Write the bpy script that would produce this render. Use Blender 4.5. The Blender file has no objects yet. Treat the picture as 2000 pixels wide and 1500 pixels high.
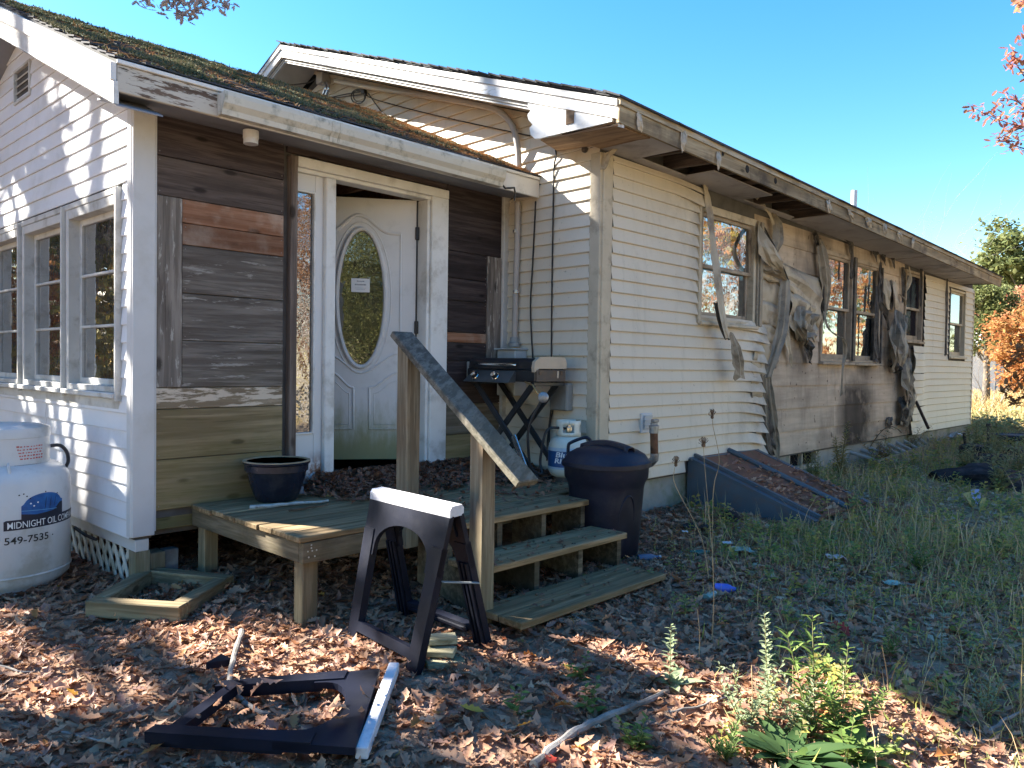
import bpy, bmesh, math, random
import numpy as np
from mathutils import Vector, Matrix, noise
random.seed(7); RNG = np.random.default_rng(7)
C = bpy.context.scene.collection
SC = bpy.context.scene
PI = math.pi
V = Vector
Z = V((0, 0, 1))

# ------------------------------------------------------------------ camera
F = 1500.0; EYE = 1.40
CAMROT = Matrix.Rotation(PI/2 - math.radians(1.45), 3, 'X') @ Matrix.Rotation(math.radians(.86), 3, 'Z')
cd = bpy.data.cameras.new('camera'); cam = bpy.data.objects.new('camera', cd); C.objects.link(cam)
cd.sensor_width = 36; cd.lens = 27.0; cd.clip_end = 2000; cd.clip_start = .05
cam.matrix_world = Matrix.Translation((0, 0, EYE)) @ CAMROT.to_4x4()
SC.camera = cam
# ------------------------------------------------------------------ sky, sun, exposure
SUN_EL = math.radians(34); SUN_AZ = V((-.955, .295)).normalized()
wd = bpy.data.worlds.new('World'); SC.world = wd; wd.use_nodes = True
nt = wd.node_tree; nt.nodes.clear()
sky = nt.nodes.new('ShaderNodeTexSky'); sky.sky_type = 'NISHITA'; sky.sun_disc = False
sky.sun_elevation = SUN_EL; sky.sun_rotation = math.atan2(SUN_AZ.x, SUN_AZ.y) % (2*PI)
sky.altitude = 0; sky.air_density = 1.0; sky.dust_density = .25; sky.ozone_density = 1.2
bg = nt.nodes.new('ShaderNodeBackground'); bg.inputs['Strength'].default_value = .060
wo = nt.nodes.new('ShaderNodeOutputWorld')
hsv = nt.nodes.new('ShaderNodeHueSaturation'); hsv.inputs['Saturation'].default_value = 1.42
nt.links.new(sky.outputs[0], hsv.inputs['Color']); nt.links.new(hsv.outputs[0], bg.inputs['Color']); nt.links.new(bg.outputs[0], wo.inputs['Surface'])
sl = bpy.data.lights.new('sun', 'SUN'); sl.energy = 5.0; sl.angle = math.radians(.55); sl.color = (1, .93, .82)
so = bpy.data.objects.new('sun', sl); C.objects.link(so)
TOSUN = V((SUN_AZ.x*math.cos(SUN_EL), SUN_AZ.y*math.cos(SUN_EL), math.sin(SUN_EL)))
so.rotation_euler = (-TOSUN).to_track_quat('-Z', 'Y').to_euler()
vs = SC.view_settings
SC.display_settings.display_device = 'sRGB'
vs.view_transform = 'Standard'; vs.look = 'None'; vs.gamma = 1; vs.use_curve_mapping = False
vs.exposure = 2.68
SC.cycles.max_bounces = 6; SC.cycles.transparent_max_bounces = 12
SC.cycles.caustics_reflective = False; SC.cycles.caustics_refractive = False
SC.cycles.use_denoising = True
SC.cycles.sample_clamp_indirect = 4

# ------------------------------------------------------------------ helpers: pixels of the 2000x1500 photo -> rays
def ray(px, py): return (CAMROT @ V(((px-1000)/F, (750-py)/F, -1)))
CP = V((0, 0, EYE))
def at_y(px, py, Y):
    r = ray(px, py); return CP + r*(Y/r.y)
def at_z(px, py, z):
    r = ray(px, py); return CP + r*((z-EYE)/r.z)
def gz(x, y):
    """height of the terrain"""
    x = np.asarray(x, float); y = np.asarray(y, float)
    h = .24*(1-np.exp(-np.clip(y-2.6, -.6, 1e9)/4.0))
    h = h - .065*np.exp(-(((x+2.9)/1.3)**2+((y-4.7)/1.0)**2))
    h = h + .018*np.sin(x*1.7+y*.9+.4)*np.sin(y*1.3-x*.6) + .010*np.sin(x*4.1-y*3.3) * np.cos(x*2.2+y*4.7)
    return h
def on_ground(px, py, dz=0):
    z = .1
    for _ in range(12):
        p = at_z(px, py, z); z = float(gz(p.x, p.y)) + dz
    return V((p.x, p.y, z))
def G(x, y, dz=0): return V((x, y, float(gz(x, y))+dz))

class Wall:
    def __init__(s, o, d, n=None):
        s.o = V((o.x, o.y, 0)); s.d = V((d.x, d.y, 0)).normalized()
        s.n = V((s.d.y, -s.d.x, 0))
        if n is not None: s.n = V((n.x, n.y, 0)).normalized()
        elif s.n.dot(-s.o) < 0: s.n = -s.n
    def p(s, u, z, off=0.): return s.o + s.d*u + s.n*off + Z*z
    def uz(s, px, py, off=0.):
        r = ray(px, py); o = s.o + s.n*off
        t = (o-CP).dot(s.n)/r.dot(s.n); q = CP + r*t
        return (q-s.o).dot(s.d), q.z
    def u(s, px, py=712, off=0.): return s.uz(px, py, off)[0]
    def px(s, px, py, off=0.):
        u, z = s.uz(px, py, off); return s.p(u, z, off)
    def shift(s, off):
        return Wall(s.o + s.n*off, s.d, s.n)

# ------------------------------------------------------------------ mesh builder
class MB:
    def __init__(s): s.v = []; s.f = []; s.m = []; s.cur = 0
    def add(s, vs, fs):
        b = len(s.v); s.v += [tuple(v) for v in vs]
        s.f += [tuple(i+b for i in f) for f in fs]; s.m += [s.cur]*len(fs); return s
    def box(s, c, ax, ay, az, ch=.003):
        """chamfered box: centre and three half-axis vectors"""
        c = V(c); L = [a.length for a in (ax, ay, az)]; U = [a.normalized() for a in (ax, ay, az)]
        ch = min(ch, min(L)*.45)
        vs = []; idx = {}
        for sx in (-1, 1):
            for sy in (-1, 1):
                for sz in (-1, 1):
                    sg = (sx, sy, sz)
                    for k in range(3):
                        e = [L[j]-(0 if j == k else ch) for j in range(3)]
                        idx[(sg, k)] = len(vs)
                        vs.append(c + U[0]*(sx*e[0]) + U[1]*(sy*e[1]) + U[2]*(sz*e[2]))
        fs = []
        for k in range(3):
            a, b = [j for j in range(3) if j != k]
            for sk in (-1, 1):
                q = []
                for sa, sb in ((-1, -1), (1, -1), (1, 1), (-1, 1)):
                    sg = [0]*3; sg[k] = sk; sg[a] = sa; sg[b] = sb; q.append(idx[(tuple(sg), k)])
                fs.append(q)
            for sa in (-1, 1):
                for sb in (-1, 1):
                    q = []
                    for sk, fk in ((-1, a), (1, a), (1, b), (-1, b)):
                        sg = [0]*3; sg[k] = sk; sg[a] = sa; sg[b] = sb; q.append(idx[(tuple(sg), fk)])
                    fs.append(q)
        for sx in (-1, 1):
            for sy in (-1, 1):
                for sz in (-1, 1):
                    fs.append([idx[((sx, sy, sz), k)] for k in range(3)])
        return s.add(vs, fs)
    def beam(s, p, q, w, h, up=Z, ch=.003, tw=0.):
        p = V(p); q = V(q); d = (q-p); L = d.length; d = d/L
        side = d.cross(up)
        if side.length < 1e-4: side = d.cross(V((1, 0, 0)))
        side.normalize(); u2 = side.cross(d)
        if tw:
            R = Matrix.Rotation(tw, 3, d); side = R @ side; u2 = R @ u2
        return s.box((p+q)/2, d*(L/2), side*(w/2), u2*(h/2), ch)
    def wbox(s, W, u0, u1, z0, z1, o0, o1, ch=.003):
        """box on a wall frame"""
        return s.box(W.p((u0+u1)/2, (z0+z1)/2, (o0+o1)/2), W.d*((u1-u0)/2), Z*((z1-z0)/2), W.n*((o1-o0)/2), ch)
    def prism(s, poly, vec):
        n = len(poly); vec = V(vec); a = [V(p) for p in poly]; b = [p+vec for p in a]
        fs = [tuple(range(n-1, -1, -1)), tuple(range(n, 2*n))]
        fs += [(i, (i+1) % n, n+(i+1) % n, n+i) for i in range(n)]
        return s.add(a+b, fs)
    def tube(s, path, r, n=8, caps=True, flat=1.):
        path = [V(p) for p in path]; m = len(path)
        rs = r if isinstance(r, (list, tuple)) else [r]*m
        t0 = (path[1]-path[0]).normalized()
        ref = V((0, 0, 1)) if abs(t0.z) < .9 else V((1, 0, 0))
        nx = t0.cross(ref).normalized(); vs = []
        for i in range(m):
            t = (path[min(i+1, m-1)]-path[max(i-1, 0)]).normalized()
            nx = (nx - t*nx.dot(t)).normalized(); ny = t.cross(nx)
            for k in range(n):
                a = 2*PI*k/n
                vs.append(path[i] + nx*(rs[i]*math.cos(a)) + ny*(rs[i]*flat*math.sin(a)))
        fs = [(i*n+k, i*n+(k+1) % n, (i+1)*n+(k+1) % n, (i+1)*n+k) for i in range(m-1) for k in range(n)]
        if caps: fs += [tuple(range(n-1, -1, -1)), tuple((m-1)*n+k for k in range(n))]
        return s.add(vs, fs)
    def lathe(s, o, prof, n=32, ax=Z, close=False, sx=1., ref=None):
        o = V(o); ax = V(ax).normalized()
        e1 = V(ref) if ref is not None else (ax.cross(V((0, 1, 0))) if abs(ax.y) < .9 else ax.cross(V((1, 0, 0))))
        e1.normalize(); e2 = ax.cross(e1); vs = []
        for r, h in prof:
            for k in range(n):
                a = 2*PI*k/n; vs.append(o + ax*h + e1*(r*sx*math.cos(a)) + e2*(r*math.sin(a)))
        m = len(prof)
        fs = [(i*n+k, i*n+(k+1) % n, (i+1)*n+(k+1) % n, (i+1)*n+k) for i in range(m-1) for k in range(n)]
        if prof[0][0] > 1e-4: fs.append(tuple(range(n-1, -1, -1)))
        if prof[-1][0] > 1e-4 and not close: fs.append(tuple((m-1)*n+k for k in range(n)))
        return s.add(vs, fs)
    def grid(s, rows):
        m = len(rows); n = len(rows[0])
        return s.add([p for r in rows for p in r],
                     [(i*n+j, i*n+j+1, (i+1)*n+j+1, (i+1)*n+j) for i in range(m-1) for j in range(n-1)])
    def poly(s, pts): return s.add(pts, [tuple(range(len(pts)))])
    def build(s, name, mats, parent=None, smooth=False, fix=True, solid=0., angle=None):
        off = OFF.get(parent, V((0, 0, 0))) if parent is not None else V((0, 0, 0))
        me = bpy.data.meshes.new(name)
        me.from_pydata([(v[0]-off.x, v[1]-off.y, v[2]-off.z) for v in s.v], [], s.f)
        if not isinstance(mats, (list, tuple)): mats = [mats]
        for m in mats: me.materials.append(m)
        if len(mats) > 1: me.polygons.foreach_set('material_index', s.m)
        if fix:
            bm = bmesh.new(); bm.from_mesh(me); bmesh.ops.recalc_face_normals(bm, faces=bm.faces)
            bm.to_mesh(me); bm.free()
        if smooth:
            me.polygons.foreach_set('use_smooth', [True]*len(me.polygons))
            me.set_sharp_from_angle(angle=math.radians(angle or 40))
        me.update()
        o = bpy.data.objects.new(name, me); C.objects.link(o)
        if solid:
            md = o.modifiers.new('thickness', 'SOLIDIFY'); md.thickness = solid; md.offset = 0
        if parent is not None: o.parent = parent; OFF[o] = off
        else: OFF[o] = V((0, 0, 0))
        return o
OFF = {}
def thing(name, label, cat, loc, group=None):
    o = bpy.data.objects.new(name, None); C.objects.link(o); o.location = loc; o.empty_display_size = .1
    o['label'] = label; o['category'] = cat
    if group: o['group'] = group
    OFF[o] = V(loc); return o
def tag(o, label=None, cat=None, group=None, kind=None):
    if label: o['label'] = label
    if cat: o['category'] = cat
    if group: o['group'] = group
    if kind: o['kind'] = kind
    return o
def center_origin(o):
    """single-mesh thing: put its origin at the base of its bounding box"""
    me = o.data; n = len(me.vertices); a = np.empty(n*3); me.vertices.foreach_get('co', a); a = a.reshape(-1, 3)
    c = np.array([(a[:, 0].min()+a[:, 0].max())/2, (a[:, 1].min()+a[:, 1].max())/2, a[:, 2].min()])
    me.vertices.foreach_set('co', (a-c).ravel()); o.location = c; me.update(); return o
def copy_tree(o, parent=None):
    c = o.copy(); C.objects.link(c)
    if parent is not None: c.parent = parent
    for ch in list(o.children): copy_tree(ch, c)
    return c

# ------------------------------------------------------------------ materials
MATS = {}
def srgb(r, g, b):
    f = lambda c: (c/255/12.92) if c/255 <= .04045 else ((c/255+.055)/1.055)**2.4
    return (f(r), f(g), f(b))
class NT:
    def __init__(s, name):
        s.m = bpy.data.materials.new(name); s.m.use_nodes = True; s.t = s.m.node_tree; s.t.nodes.clear()
        s.out = s.n('ShaderNodeOutputMaterial')
    def n(s, t, **k):
        x = s.t.nodes.new(t)
        for a, b in k.items(): setattr(x, a, b)
        return x
    def l(s, a, b): s.t.links.new(a, b)
    def val(s, sock, v):
        if isinstance(v, bpy.types.NodeSocket): s.l(v, sock)
        else: sock.default_value = v
    def mixc(s, f, a, b, mode='MIX'):
        x = s.n('ShaderNodeMix', data_type='RGBA', blend_type=mode)
        s.val(x.inputs[0], f)
        for sk, v in ((x.inputs[6], a), (x.inputs[7], b)):
            if isinstance(v, bpy.types.NodeSocket): s.l(v, sk)
            else: sk.default_value = (*v[:3], 1)
        return x.outputs[2]
    def math(s, op, a, b=0., cl=False):
        x = s.n('ShaderNodeMath', operation=op, use_clamp=cl); s.val(x.inputs[0], a); s.val(x.inputs[1], b); return x.outputs[0]
    def ramp(s, v, lo, hi, a=0., b=1.):
        x = s.n('ShaderNodeMapRange', interpolation_type='SMOOTHSTEP'); s.val(x.inputs[0], v)
        x.inputs[1].default_value = lo; x.inputs[2].default_value = hi; x.inputs[3].default_value = a; x.inputs[4].default_value = b
        return x.outputs[0]
    def coords(s, scale=(1, 1, 1), rotz=0., rnd=0., which='Object'):
        tc = s.n('ShaderNodeTexCoord'); v = tc.outputs[which]
        if rnd:
            oi = s.n('ShaderNodeObjectInfo'); mu = s.math('MULTIPLY', oi.outputs['Random'], rnd)
            ad = s.n('ShaderNodeVectorMath', operation='ADD'); s.l(v, ad.inputs[0])
            cb = s.n('ShaderNodeCombineXYZ'); s.l(mu, cb.inputs[0]); s.l(mu, cb.inputs[2]); s.l(mu, cb.inputs[1]); s.l(cb.outputs[0], ad.inputs[1]); v = ad.outputs[0]
        if rotz:
            vr = s.n('ShaderNodeVectorRotate', rotation_type='Z_AXIS'); s.l(v, vr.inputs['Vector']); vr.inputs['Angle'].default_value = rotz; v = vr.outputs[0]
        mp = s.n('ShaderNodeMapping'); s.l(v, mp.inputs[0]); mp.inputs['Scale'].default_value = scale
        return mp.outputs[0]
    def noise(s, vec, scale, detail=4, rough=.55, dist=0.):
        x = s.n('ShaderNodeTexNoise'); x.inputs['Scale'].default_value = scale; x.inputs['Detail'].default_value = detail
        x.inputs['Roughness'].default_value = rough; x.inputs['Distortion'].default_value = dist
        if vec is not None: s.l(vec, x.inputs['Vector'])
        return x.outputs['Fac']
    def pos(s):
        g = s.n('ShaderNodeNewGeometry'); sp = s.n('ShaderNodeSeparateXYZ'); s.l(g.outputs['Position'], sp.inputs[0]); return g.outputs['Position'], sp.outputs
    def near(s, P, c, r0, r1):
        d = s.n('ShaderNodeVectorMath', operation='DISTANCE'); s.l(P, d.inputs[0]); d.inputs[1].default_value = c
        return s.ramp(d.outputs['Value'], r0, r1, 1., 0.)
    def bsdf(s, col, rough=.7, spec=.35, metal=0., bump=None, bstr=.3, bdist=.01, **kw):
        b = s.n('ShaderNodeBsdfPrincipled')
        if isinstance(col, bpy.types.NodeSocket): s.l(col, b.inputs['Base Color'])
        else: b.inputs['Base Color'].default_value = (*col[:3], 1)
        s.val(b.inputs['Roughness'], rough); b.inputs['Specular IOR Level'].default_value = spec; s.val(b.inputs['Metallic'], metal)
        if bump is not None:
            bp = s.n('ShaderNodeBump'); bp.inputs['Strength'].default_value = bstr; bp.inputs['Distance'].default_value = bdist
            s.l(bump, bp.inputs['Height']); s.l(bp.outputs[0], b.inputs['Normal'])
        for k, v in kw.items(): s.val(b.inputs[k], v)
        s.l(b.outputs[0], s.out.inputs['Surface']); return b
def plain(name, col, rough=.6, spec=.35, metal=0., var=.18, scale=6., bump=.15, bscale=90., dirt=None, dirtamt=.5, dscale=3., col2=None, bdist=.004, rnd=3.):
    k = NT(name); v = k.coords(rnd=rnd)
    n1 = k.noise(v, scale, 5, .6); n2 = k.noise(v, bscale, 3)
    a = tuple(c*(1-var) for c in col); b = col2 or tuple(min(1, c*(1+var)) for c in col)
    c = k.mixc(k.ramp(n1, .3, .7), a, b)
    if dirt:
        n3 = k.noise(v, dscale, 7, .68)
        c = k.mixc(k.math('MULTIPLY', k.ramp(n3, .48, .68), dirtamt), c, dirt)
    rg = k.math('ADD', k.math('MULTIPLY', n1, .2), rough-.1)
    k.bsdf(c, rg, spec, metal, n2, bump, bdist); return k.m
def wood(name, col, col2, rotz, vert=False, rough=.85, green=None, gz0=.4, gz1=1.1, gamt=.7, knots=True, bump=.5, stain=None, stamt=.5, peel=None, peelamt=.0, scale=1.):
    """weathered board: long grain along the board, knots, checks, optional algae by height above ground, peeling paint"""
    k = NT(name)
    sc = (30, 30, 1.6) if vert else (1.6, 30, 30)
    sc = tuple(x*scale for x in sc)
    v = k.coords(sc, rotz, 9.)
    vb = k.coords((1, 1, 1), rotz, 9.)
    g = k.noise(v, 1.0, 6, .62, .35); g2 = k.noise(v, 3.1, 4, .6)
    big = k.noise(vb, 2.2, 5, .6)
    c = k.mixc(k.ramp(g, .40, .62), col, col2)
    lf = k.noise(k.coords((.55, 7, 7) if not vert else (7, 7, .55), rotz, 9.), 1., 5, .65, .2)
    c = k.mixc(k.ramp(lf, .46, .70, 0, .6), c, tuple(x*.5 for x in col))
    c = k.mixc(k.ramp(lf, .28, .42, .35, 0), c, tuple(min(.8, x*1.35) for x in col2))
    c = k.mixc(k.ramp(g2, .54, .70, 0, .65), c, tuple(x*.45 for x in col))
    c = k.mixc(k.ramp(big, .35, .75, 0, .55), c, tuple(x*.62 for x in col2))
    if knots:
        vo = k.n('ShaderNodeTexVoronoi'); vo.inputs['Scale'].default_value = 1.0
        vk = k.coords((5, 5, 2.6) if vert else (2.6, 7, 7), rotz, 9.); k.l(vk, vo.inputs['Vector'])
        c = k.mixc(k.ramp(vo.outputs['Distance'], .07, .16, .8, 0.), c, tuple(x*.22 for x in col))
    if stain: c = k.mixc(k.math('MULTIPLY', k.ramp(k.noise(vb, 3.3, 5, .6), .45, .7), stamt), c, stain)
    P, xyz = k.pos()
    if green:
        hz = k.math('ADD', xyz[2], k.math('MULTIPLY', k.math('SUBTRACT', k.noise(vb, 4, 5, .65), .5), .9))
        c = k.mixc(k.math('MULTIPLY', k.ramp(hz, gz0, gz1, gamt, 0.), k.ramp(g2, .25, .62, .35, 1.1)), c, green)
    if peel:
        pn = k.noise(k.coords((4, 26, 26) if not vert else (26, 26, 4), rotz, 9.), 1., 6, .7)
        c = k.mixc(k.ramp(pn, .5-.2*(peelamt-.5), .56-.2*(peelamt-.5), 0, .85), c, peel)
    oi = k.n('ShaderNodeObjectInfo'); r = k.math('ADD', k.math('MULTIPLY', oi.outputs['Random'], .5), .75)
    cb = k.n('ShaderNodeCombineColor'); [k.l(r, cb.inputs[i]) for i in range(3)]
    c = k.mixc(1., c, cb.outputs[0], 'MULTIPLY')
    k.bsdf(c, rough, .2, 0, g, bump, .006); return k.m
def glassy(name, tint=(.55, .6, .6), refl=.45, rough=.015, wob=.0, dust=(.5, .5, .48), dustamt=.05):
    k = NT(name)
    gl = k.n('ShaderNodeBsdfGlossy'); gl.inputs['Roughness'].default_value = rough; gl.inputs['Color'].default_value = (.95, .95, .95, 1)
    tr = k.n('ShaderNodeBsdfTransparent'); tr.inputs['Color'].default_value = (*tint, 1)
    df = k.n('ShaderNodeBsdfDiffuse'); df.inputs['Color'].default_value = (*dust, 1)
    if wob:
        nz = k.noise(k.coords(), 5., 3); bp = k.n('ShaderNodeBump'); bp.inputs['Strength'].default_value = wob; bp.inputs['Distance'].default_value = .02
        k.l(nz, bp.inputs['Height']); k.l(bp.outputs[0], gl.inputs['Normal'])
    m1 = k.n('ShaderNodeMixShader'); m1.inputs[0].default_value = refl; k.l(tr.outputs[0], m1.inputs[1]); k.l(gl.outputs[0], m1.inputs[2])
    m2 = k.n('ShaderNodeMixShader'); k.l(k.math('MULTIPLY', k.noise(k.coords(), 7, 6, .7), dustamt*2), m2.inputs[0]); k.l(m1.outputs[0], m2.inputs[1]); k.l(df.outputs[0], m2.inputs[2])
    k.l(m2.outputs[0], k.out.inputs['Surface']); return k.m
def leafmat(name, cols, transl=.35, rough=.6, nscale=.6):
    """foliage: colour differs leaf by leaf and branch by branch"""
    k = NT(name); g = k.n('ShaderNodeNewGeometry')
    cr = k.n('ShaderNodeValToRGB'); cr.color_ramp.interpolation = 'CONSTANT' if len(cols) > 5 else 'LINEAR'
    el = cr.color_ramp.elements
    while len(el) < len(cols): el.new(.5)
    for i, c in enumerate(cols): el[i].position = i/max(1, len(cols)-(0 if len(cols) > 5 else 1)); el[i].color = (*c, 1)
    big = k.noise(k.coords(rnd=20.), nscale, 3)
    f = k.math('ADD', k.math('MULTIPLY', g.outputs['Random Per Island'], .55), k.math('MULTIPLY', k.ramp(big, .3, .7), .45))
    if len(cols) > 5: f = g.outputs['Random Per Island']
    k.l(f, cr.inputs[0])
    b = k.n('ShaderNodeBsdfPrincipled'); k.l(cr.outputs[0], b.inputs['Base Color']); b.inputs['Roughness'].default_value = rough; b.inputs['Specular IOR Level'].default_value = .25
    t = k.n('ShaderNodeBsdfTranslucent'); k.l(cr.outputs[0], t.inputs['Color'])
    m = k.n('ShaderNodeMixShader'); m.inputs[0].default_value = transl; k.l(b.outputs[0], m.inputs[1]); k.l(t.outputs[0], m.inputs[2])
    k.l(m.outputs[0], k.out.inputs['Surface']); return k.m
def raw_mesh(name, co, faces_idx, loop_tot, mats, parent=None, smooth=False):
    """big numpy mesh"""
    me = bpy.data.meshes.new(name); off = OFF.get(parent, V((0, 0, 0))) if parent is not None else V((0, 0, 0))
    co = np.asarray(co, np.float32).reshape(-1, 3) - np.array(off, np.float32)
    me.vertices.add(len(co)); me.vertices.foreach_set('co', co.ravel())
    fi = np.asarray(faces_idx, np.int32).ravel(); lt = np.asarray(loop_tot, np.int32).ravel()
    me.loops.add(len(fi)); me.loops.foreach_set('vertex_index', fi)
    me.polygons.add(len(lt)); me.polygons.foreach_set('loop_start', np.concatenate(([0], np.cumsum(lt)[:-1])).astype(np.int32)); me.polygons.foreach_set('loop_total', lt)
    if not isinstance(mats, (list, tuple)): mats = [mats]
    for m in mats: me.materials.append(m)
    me.update(calc_edges=True); me.validate()
    o = bpy.data.objects.new(name, me); C.objects.link(o)
    if parent is not None: o.parent = parent
    OFF[o] = off
    return o
def stamp(P, R, S, tmpl, faces):
    """copies of a small template mesh at points P with rotation matrices R (n,3,3) and scales S"""
    n = len(P); k = len(tmpl)
    co = np.einsum('nij,kj->nki', R, tmpl) * S[:, None, None] + P[:, None, :]
    fi = np.concatenate([np.asarray(f) for f in faces]); lt = np.array([len(f) for f in faces])
    FI = (fi[None, :] + (np.arange(n)*k)[:, None]).ravel(); LT = np.tile(lt, n)
    return co.reshape(-1, 3), FI, LT
def rots(yaw, tilt, roll):
    """rotation: roll about x, tilt about y, yaw about z"""
    cy, sy, ct, st, cr, sr = np.cos(yaw), np.sin(yaw), np.cos(tilt), np.sin(tilt), np.cos(roll), np.sin(roll)
    o = np.zeros_like(cy); e = np.ones_like(cy)
    Rz = np.array([[cy, -sy, o], [sy, cy, o], [o, o, e]]); Ry = np.array([[ct, o, st], [o, e, o], [-st, o, ct]]); Rx = np.array([[e, o, o], [o, cr, -sr], [o, sr, cr]])
    Rz, Ry, Rx = [np.moveaxis(a, 2, 0) for a in (Rz, Ry, Rx)]
    return Rz @ Ry @ Rx
# ================================================================== frames of the two buildings
def hdir(px):
    r = ray(px, 712); return V((r.x, r.y, 0)).normalized()
dA, dB, dC, dD = hdir(-640), hdir(2430), hdir(-470), hdir(2450)
K1 = at_y(261, 705, 4.45)
WB = Wall(K1, dB); WA = Wall(K1, dA)
T2 = WB.u(987); K2 = WB.p(T2, 0); WC = Wall(K2, -dC)
U3 = WC.u(1168); K3 = WC.p(U3, 0); WD = Wall(K3, dD)
UD = WD.u(1897)                                   # length of the long wall
angB = -math.atan2(dB.y, dB.x); angD = -math.atan2(dD.y, dD.x); angA = -math.atan2(dA.y, dA.x); angC = -math.atan2(dC.y, dC.x)

# ------------------------------------------------------------------ materials
m_vinylw = plain('white vinyl', (.74, .745, .77), .45, .4, var=.05, scale=1.5, bump=.12, bscale=160, dirt=(.42, .43, .38), dirtamt=.35, dscale=1.6, rnd=5)
def vinyl_beige():
    k = NT('beige vinyl'); v = k.coords(rnd=4.); P, xyz = k.pos()
    a = (.60, .535, .43); b = (.67, .60, .485)
    c = k.mixc(k.noise(v, 1.3, 4), a, b)
    st = k.noise(k.coords((9, 9, .8)), 1.2, 5, .65)
    c = k.mixc(k.ramp(st, .5, .75, 0, .3), c, (.36, .32, .23))
    # scorch round the burnt part of the long wall
    s0 = k.near(P, tuple(WD.p(WD.u(1420), 2.75)), .3, 1.5); s1 = k.near(P, tuple(WD.p(WD.u(1495), .9)), .15, .95); s2 = k.near(P, tuple(WD.p(WD.u(1480), 1.6)), .1, .8)
    nz = k.noise(k.coords(), 3.2, 5, .65)
    m = k.math('MAXIMUM', k.math('MULTIPLY', s0, .55), k.math('MAXIMUM', k.math('MULTIPLY', s1, .6), k.math('MULTIPLY', s2, .5)))
    c = k.mixc(k.math('MULTIPLY', m, k.ramp(nz, .3, .7), True), c, (.13, .10, .075))
    sp = k.noise(k.coords(), 34, 2, .5)
    c = k.mixc(k.ramp(sp, .70, .76, 0, .5), c, (.2, .18, .13))
    k.bsdf(c, .5, .35, 0, k.noise(v, 140, 2), .1, .003); return k.m
m_vinylb = vinyl_beige()
def sootboard():
    k = NT('scorched wood siding'); v = k.coords((1.2, 14, 14), angD, 9.); P, xyz = k.pos()
    g = k.noise(v, 1., 6, .62, .3); vb = k.coords(); big = k.noise(vb, 2.3, 6, .62)
    c = k.mixc(k.ramp(g, .3, .7), (.46, .365, .27), (.61, .49, .365))
    c = k.mixc(k.ramp(big, .42, .72, 0, .5), c, (.32, .25, .19))
    st = k.noise(k.coords((10, 10, .7)), 1., 4, .6)
    c = k.mixc(k.ramp(st, .55, .75, 0, .35), c, (.22, .17, .12))
    def soot(px, py, r0, r1, a):
        return k.math('MULTIPLY', k.near(P, tuple(WD.px(px, py)), r0, r1), a)
    uu = k.n('ShaderNodeVectorMath', operation='DOT_PRODUCT'); k.l(P, uu.inputs[0]); uu.inputs[1].default_value = tuple(WD.d)
    ud_ = k.math('ADD', k.math('SUBTRACT', uu.outputs['Value'], WD.o.dot(WD.d)), k.math('MULTIPLY', k.math('SUBTRACT', k.noise(vb, 3, 4), .5), .12))
    a0, a1, a2 = WD.u(1652), WD.u(1684), WD.u(1722)
    m = k.math('MULTIPLY', k.math('MULTIPLY', k.ramp(ud_, a0-.02, a0+.03), k.ramp(ud_, a1, a2, 1., 0.)), k.ramp(k.math('ADD', xyz[2], k.math('MULTIPLY', k.noise(vb, 4, 4), .3)), WD.uz(1660, 745)[1], WD.uz(1660, 715)[1], 1.05, .15))
    for q in ((1672, 815, .15, .75, 1.2), (1690, 690, .05, .55, 1.1), (1590, 560, .0, .45, .75), (1600, 470, .0, .5, .6), (1735, 610, .1, .6, .55),
              (1760, 700, .15, .8, 1.), (1560, 690, .0, .45, .6), (1770, 800, .1, .7, .9), (1440, 440, .0, .4, .5)):
        m = k.math('MAXIMUM', m, soot(*q))
    m = k.math('MULTIPLY', m, k.ramp(k.noise(vb, 4., 6, .65), .2, .62, .45, 1.1), True)
    c = k.mixc(m, c, (.045, .036, .03))
    c = k.mixc(k.math('MULTIPLY', k.ramp(k.noise(k.coords((1, 1, .5)), 1.7, 6, .66), .44, .66), .5), c, (.12, .095, .078))
    # nail holes
    c = k.mixc(k.ramp(k.noise(vb, 16, 1, .4), .735, .77, 0, .8), c, (.1, .07, .05))
    oi = k.n('ShaderNodeObjectInfo'); r = k.math('ADD', k.math('MULTIPLY', oi.outputs['Random'], .22), .88)
    cb = k.n('ShaderNodeCombineColor'); [k.l(r, cb.inputs[i]) for i in range(3)]
    c = k.mixc(1., c, cb.outputs[0], 'MULTIPLY')
    k.bsdf(c, .8, .2, 0, g, .3, .004); return k.m
m_soot = sootboard()
m_white = plain('white painted wood', (.70, .70, .68), .55, .35, var=.06, scale=3, bump=.2, bscale=60, dirt=(.30, .27, .21), dirtamt=.5, dscale=4)
m_whitetrim = plain('white trim metal', (.57, .57, .57), .5, .4, var=.05, scale=2, bump=.08, bscale=90, dirt=(.42, .40, .34), dirtamt=.35, dscale=3)
m_greytrim = plain('grey white frame', (.56, .56, .54), .55, .35, var=.08, scale=4, bump=.2, bscale=70, dirt=(.26, .24, .2), dirtamt=.6, dscale=6)
m_beigetrim = plain('beige trim', (.50, .43, .32), .55, .35, var=.08, scale=4, bump=.15, bscale=70, dirt=(.2, .16, .11), dirtamt=.6, dscale=5)
m_char = plain('charred trim', (.05, .045, .042), .65, .35, var=.4, scale=12, bump=.5, bscale=40, col2=(.12, .105, .09))
m_meltgrey = plain('melted grey vinyl', (.25, .215, .165), .5, .4, var=.2, scale=4, bump=.2, bscale=30, dirt=(.05, .045, .04), dirtamt=.7, dscale=5)
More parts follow.
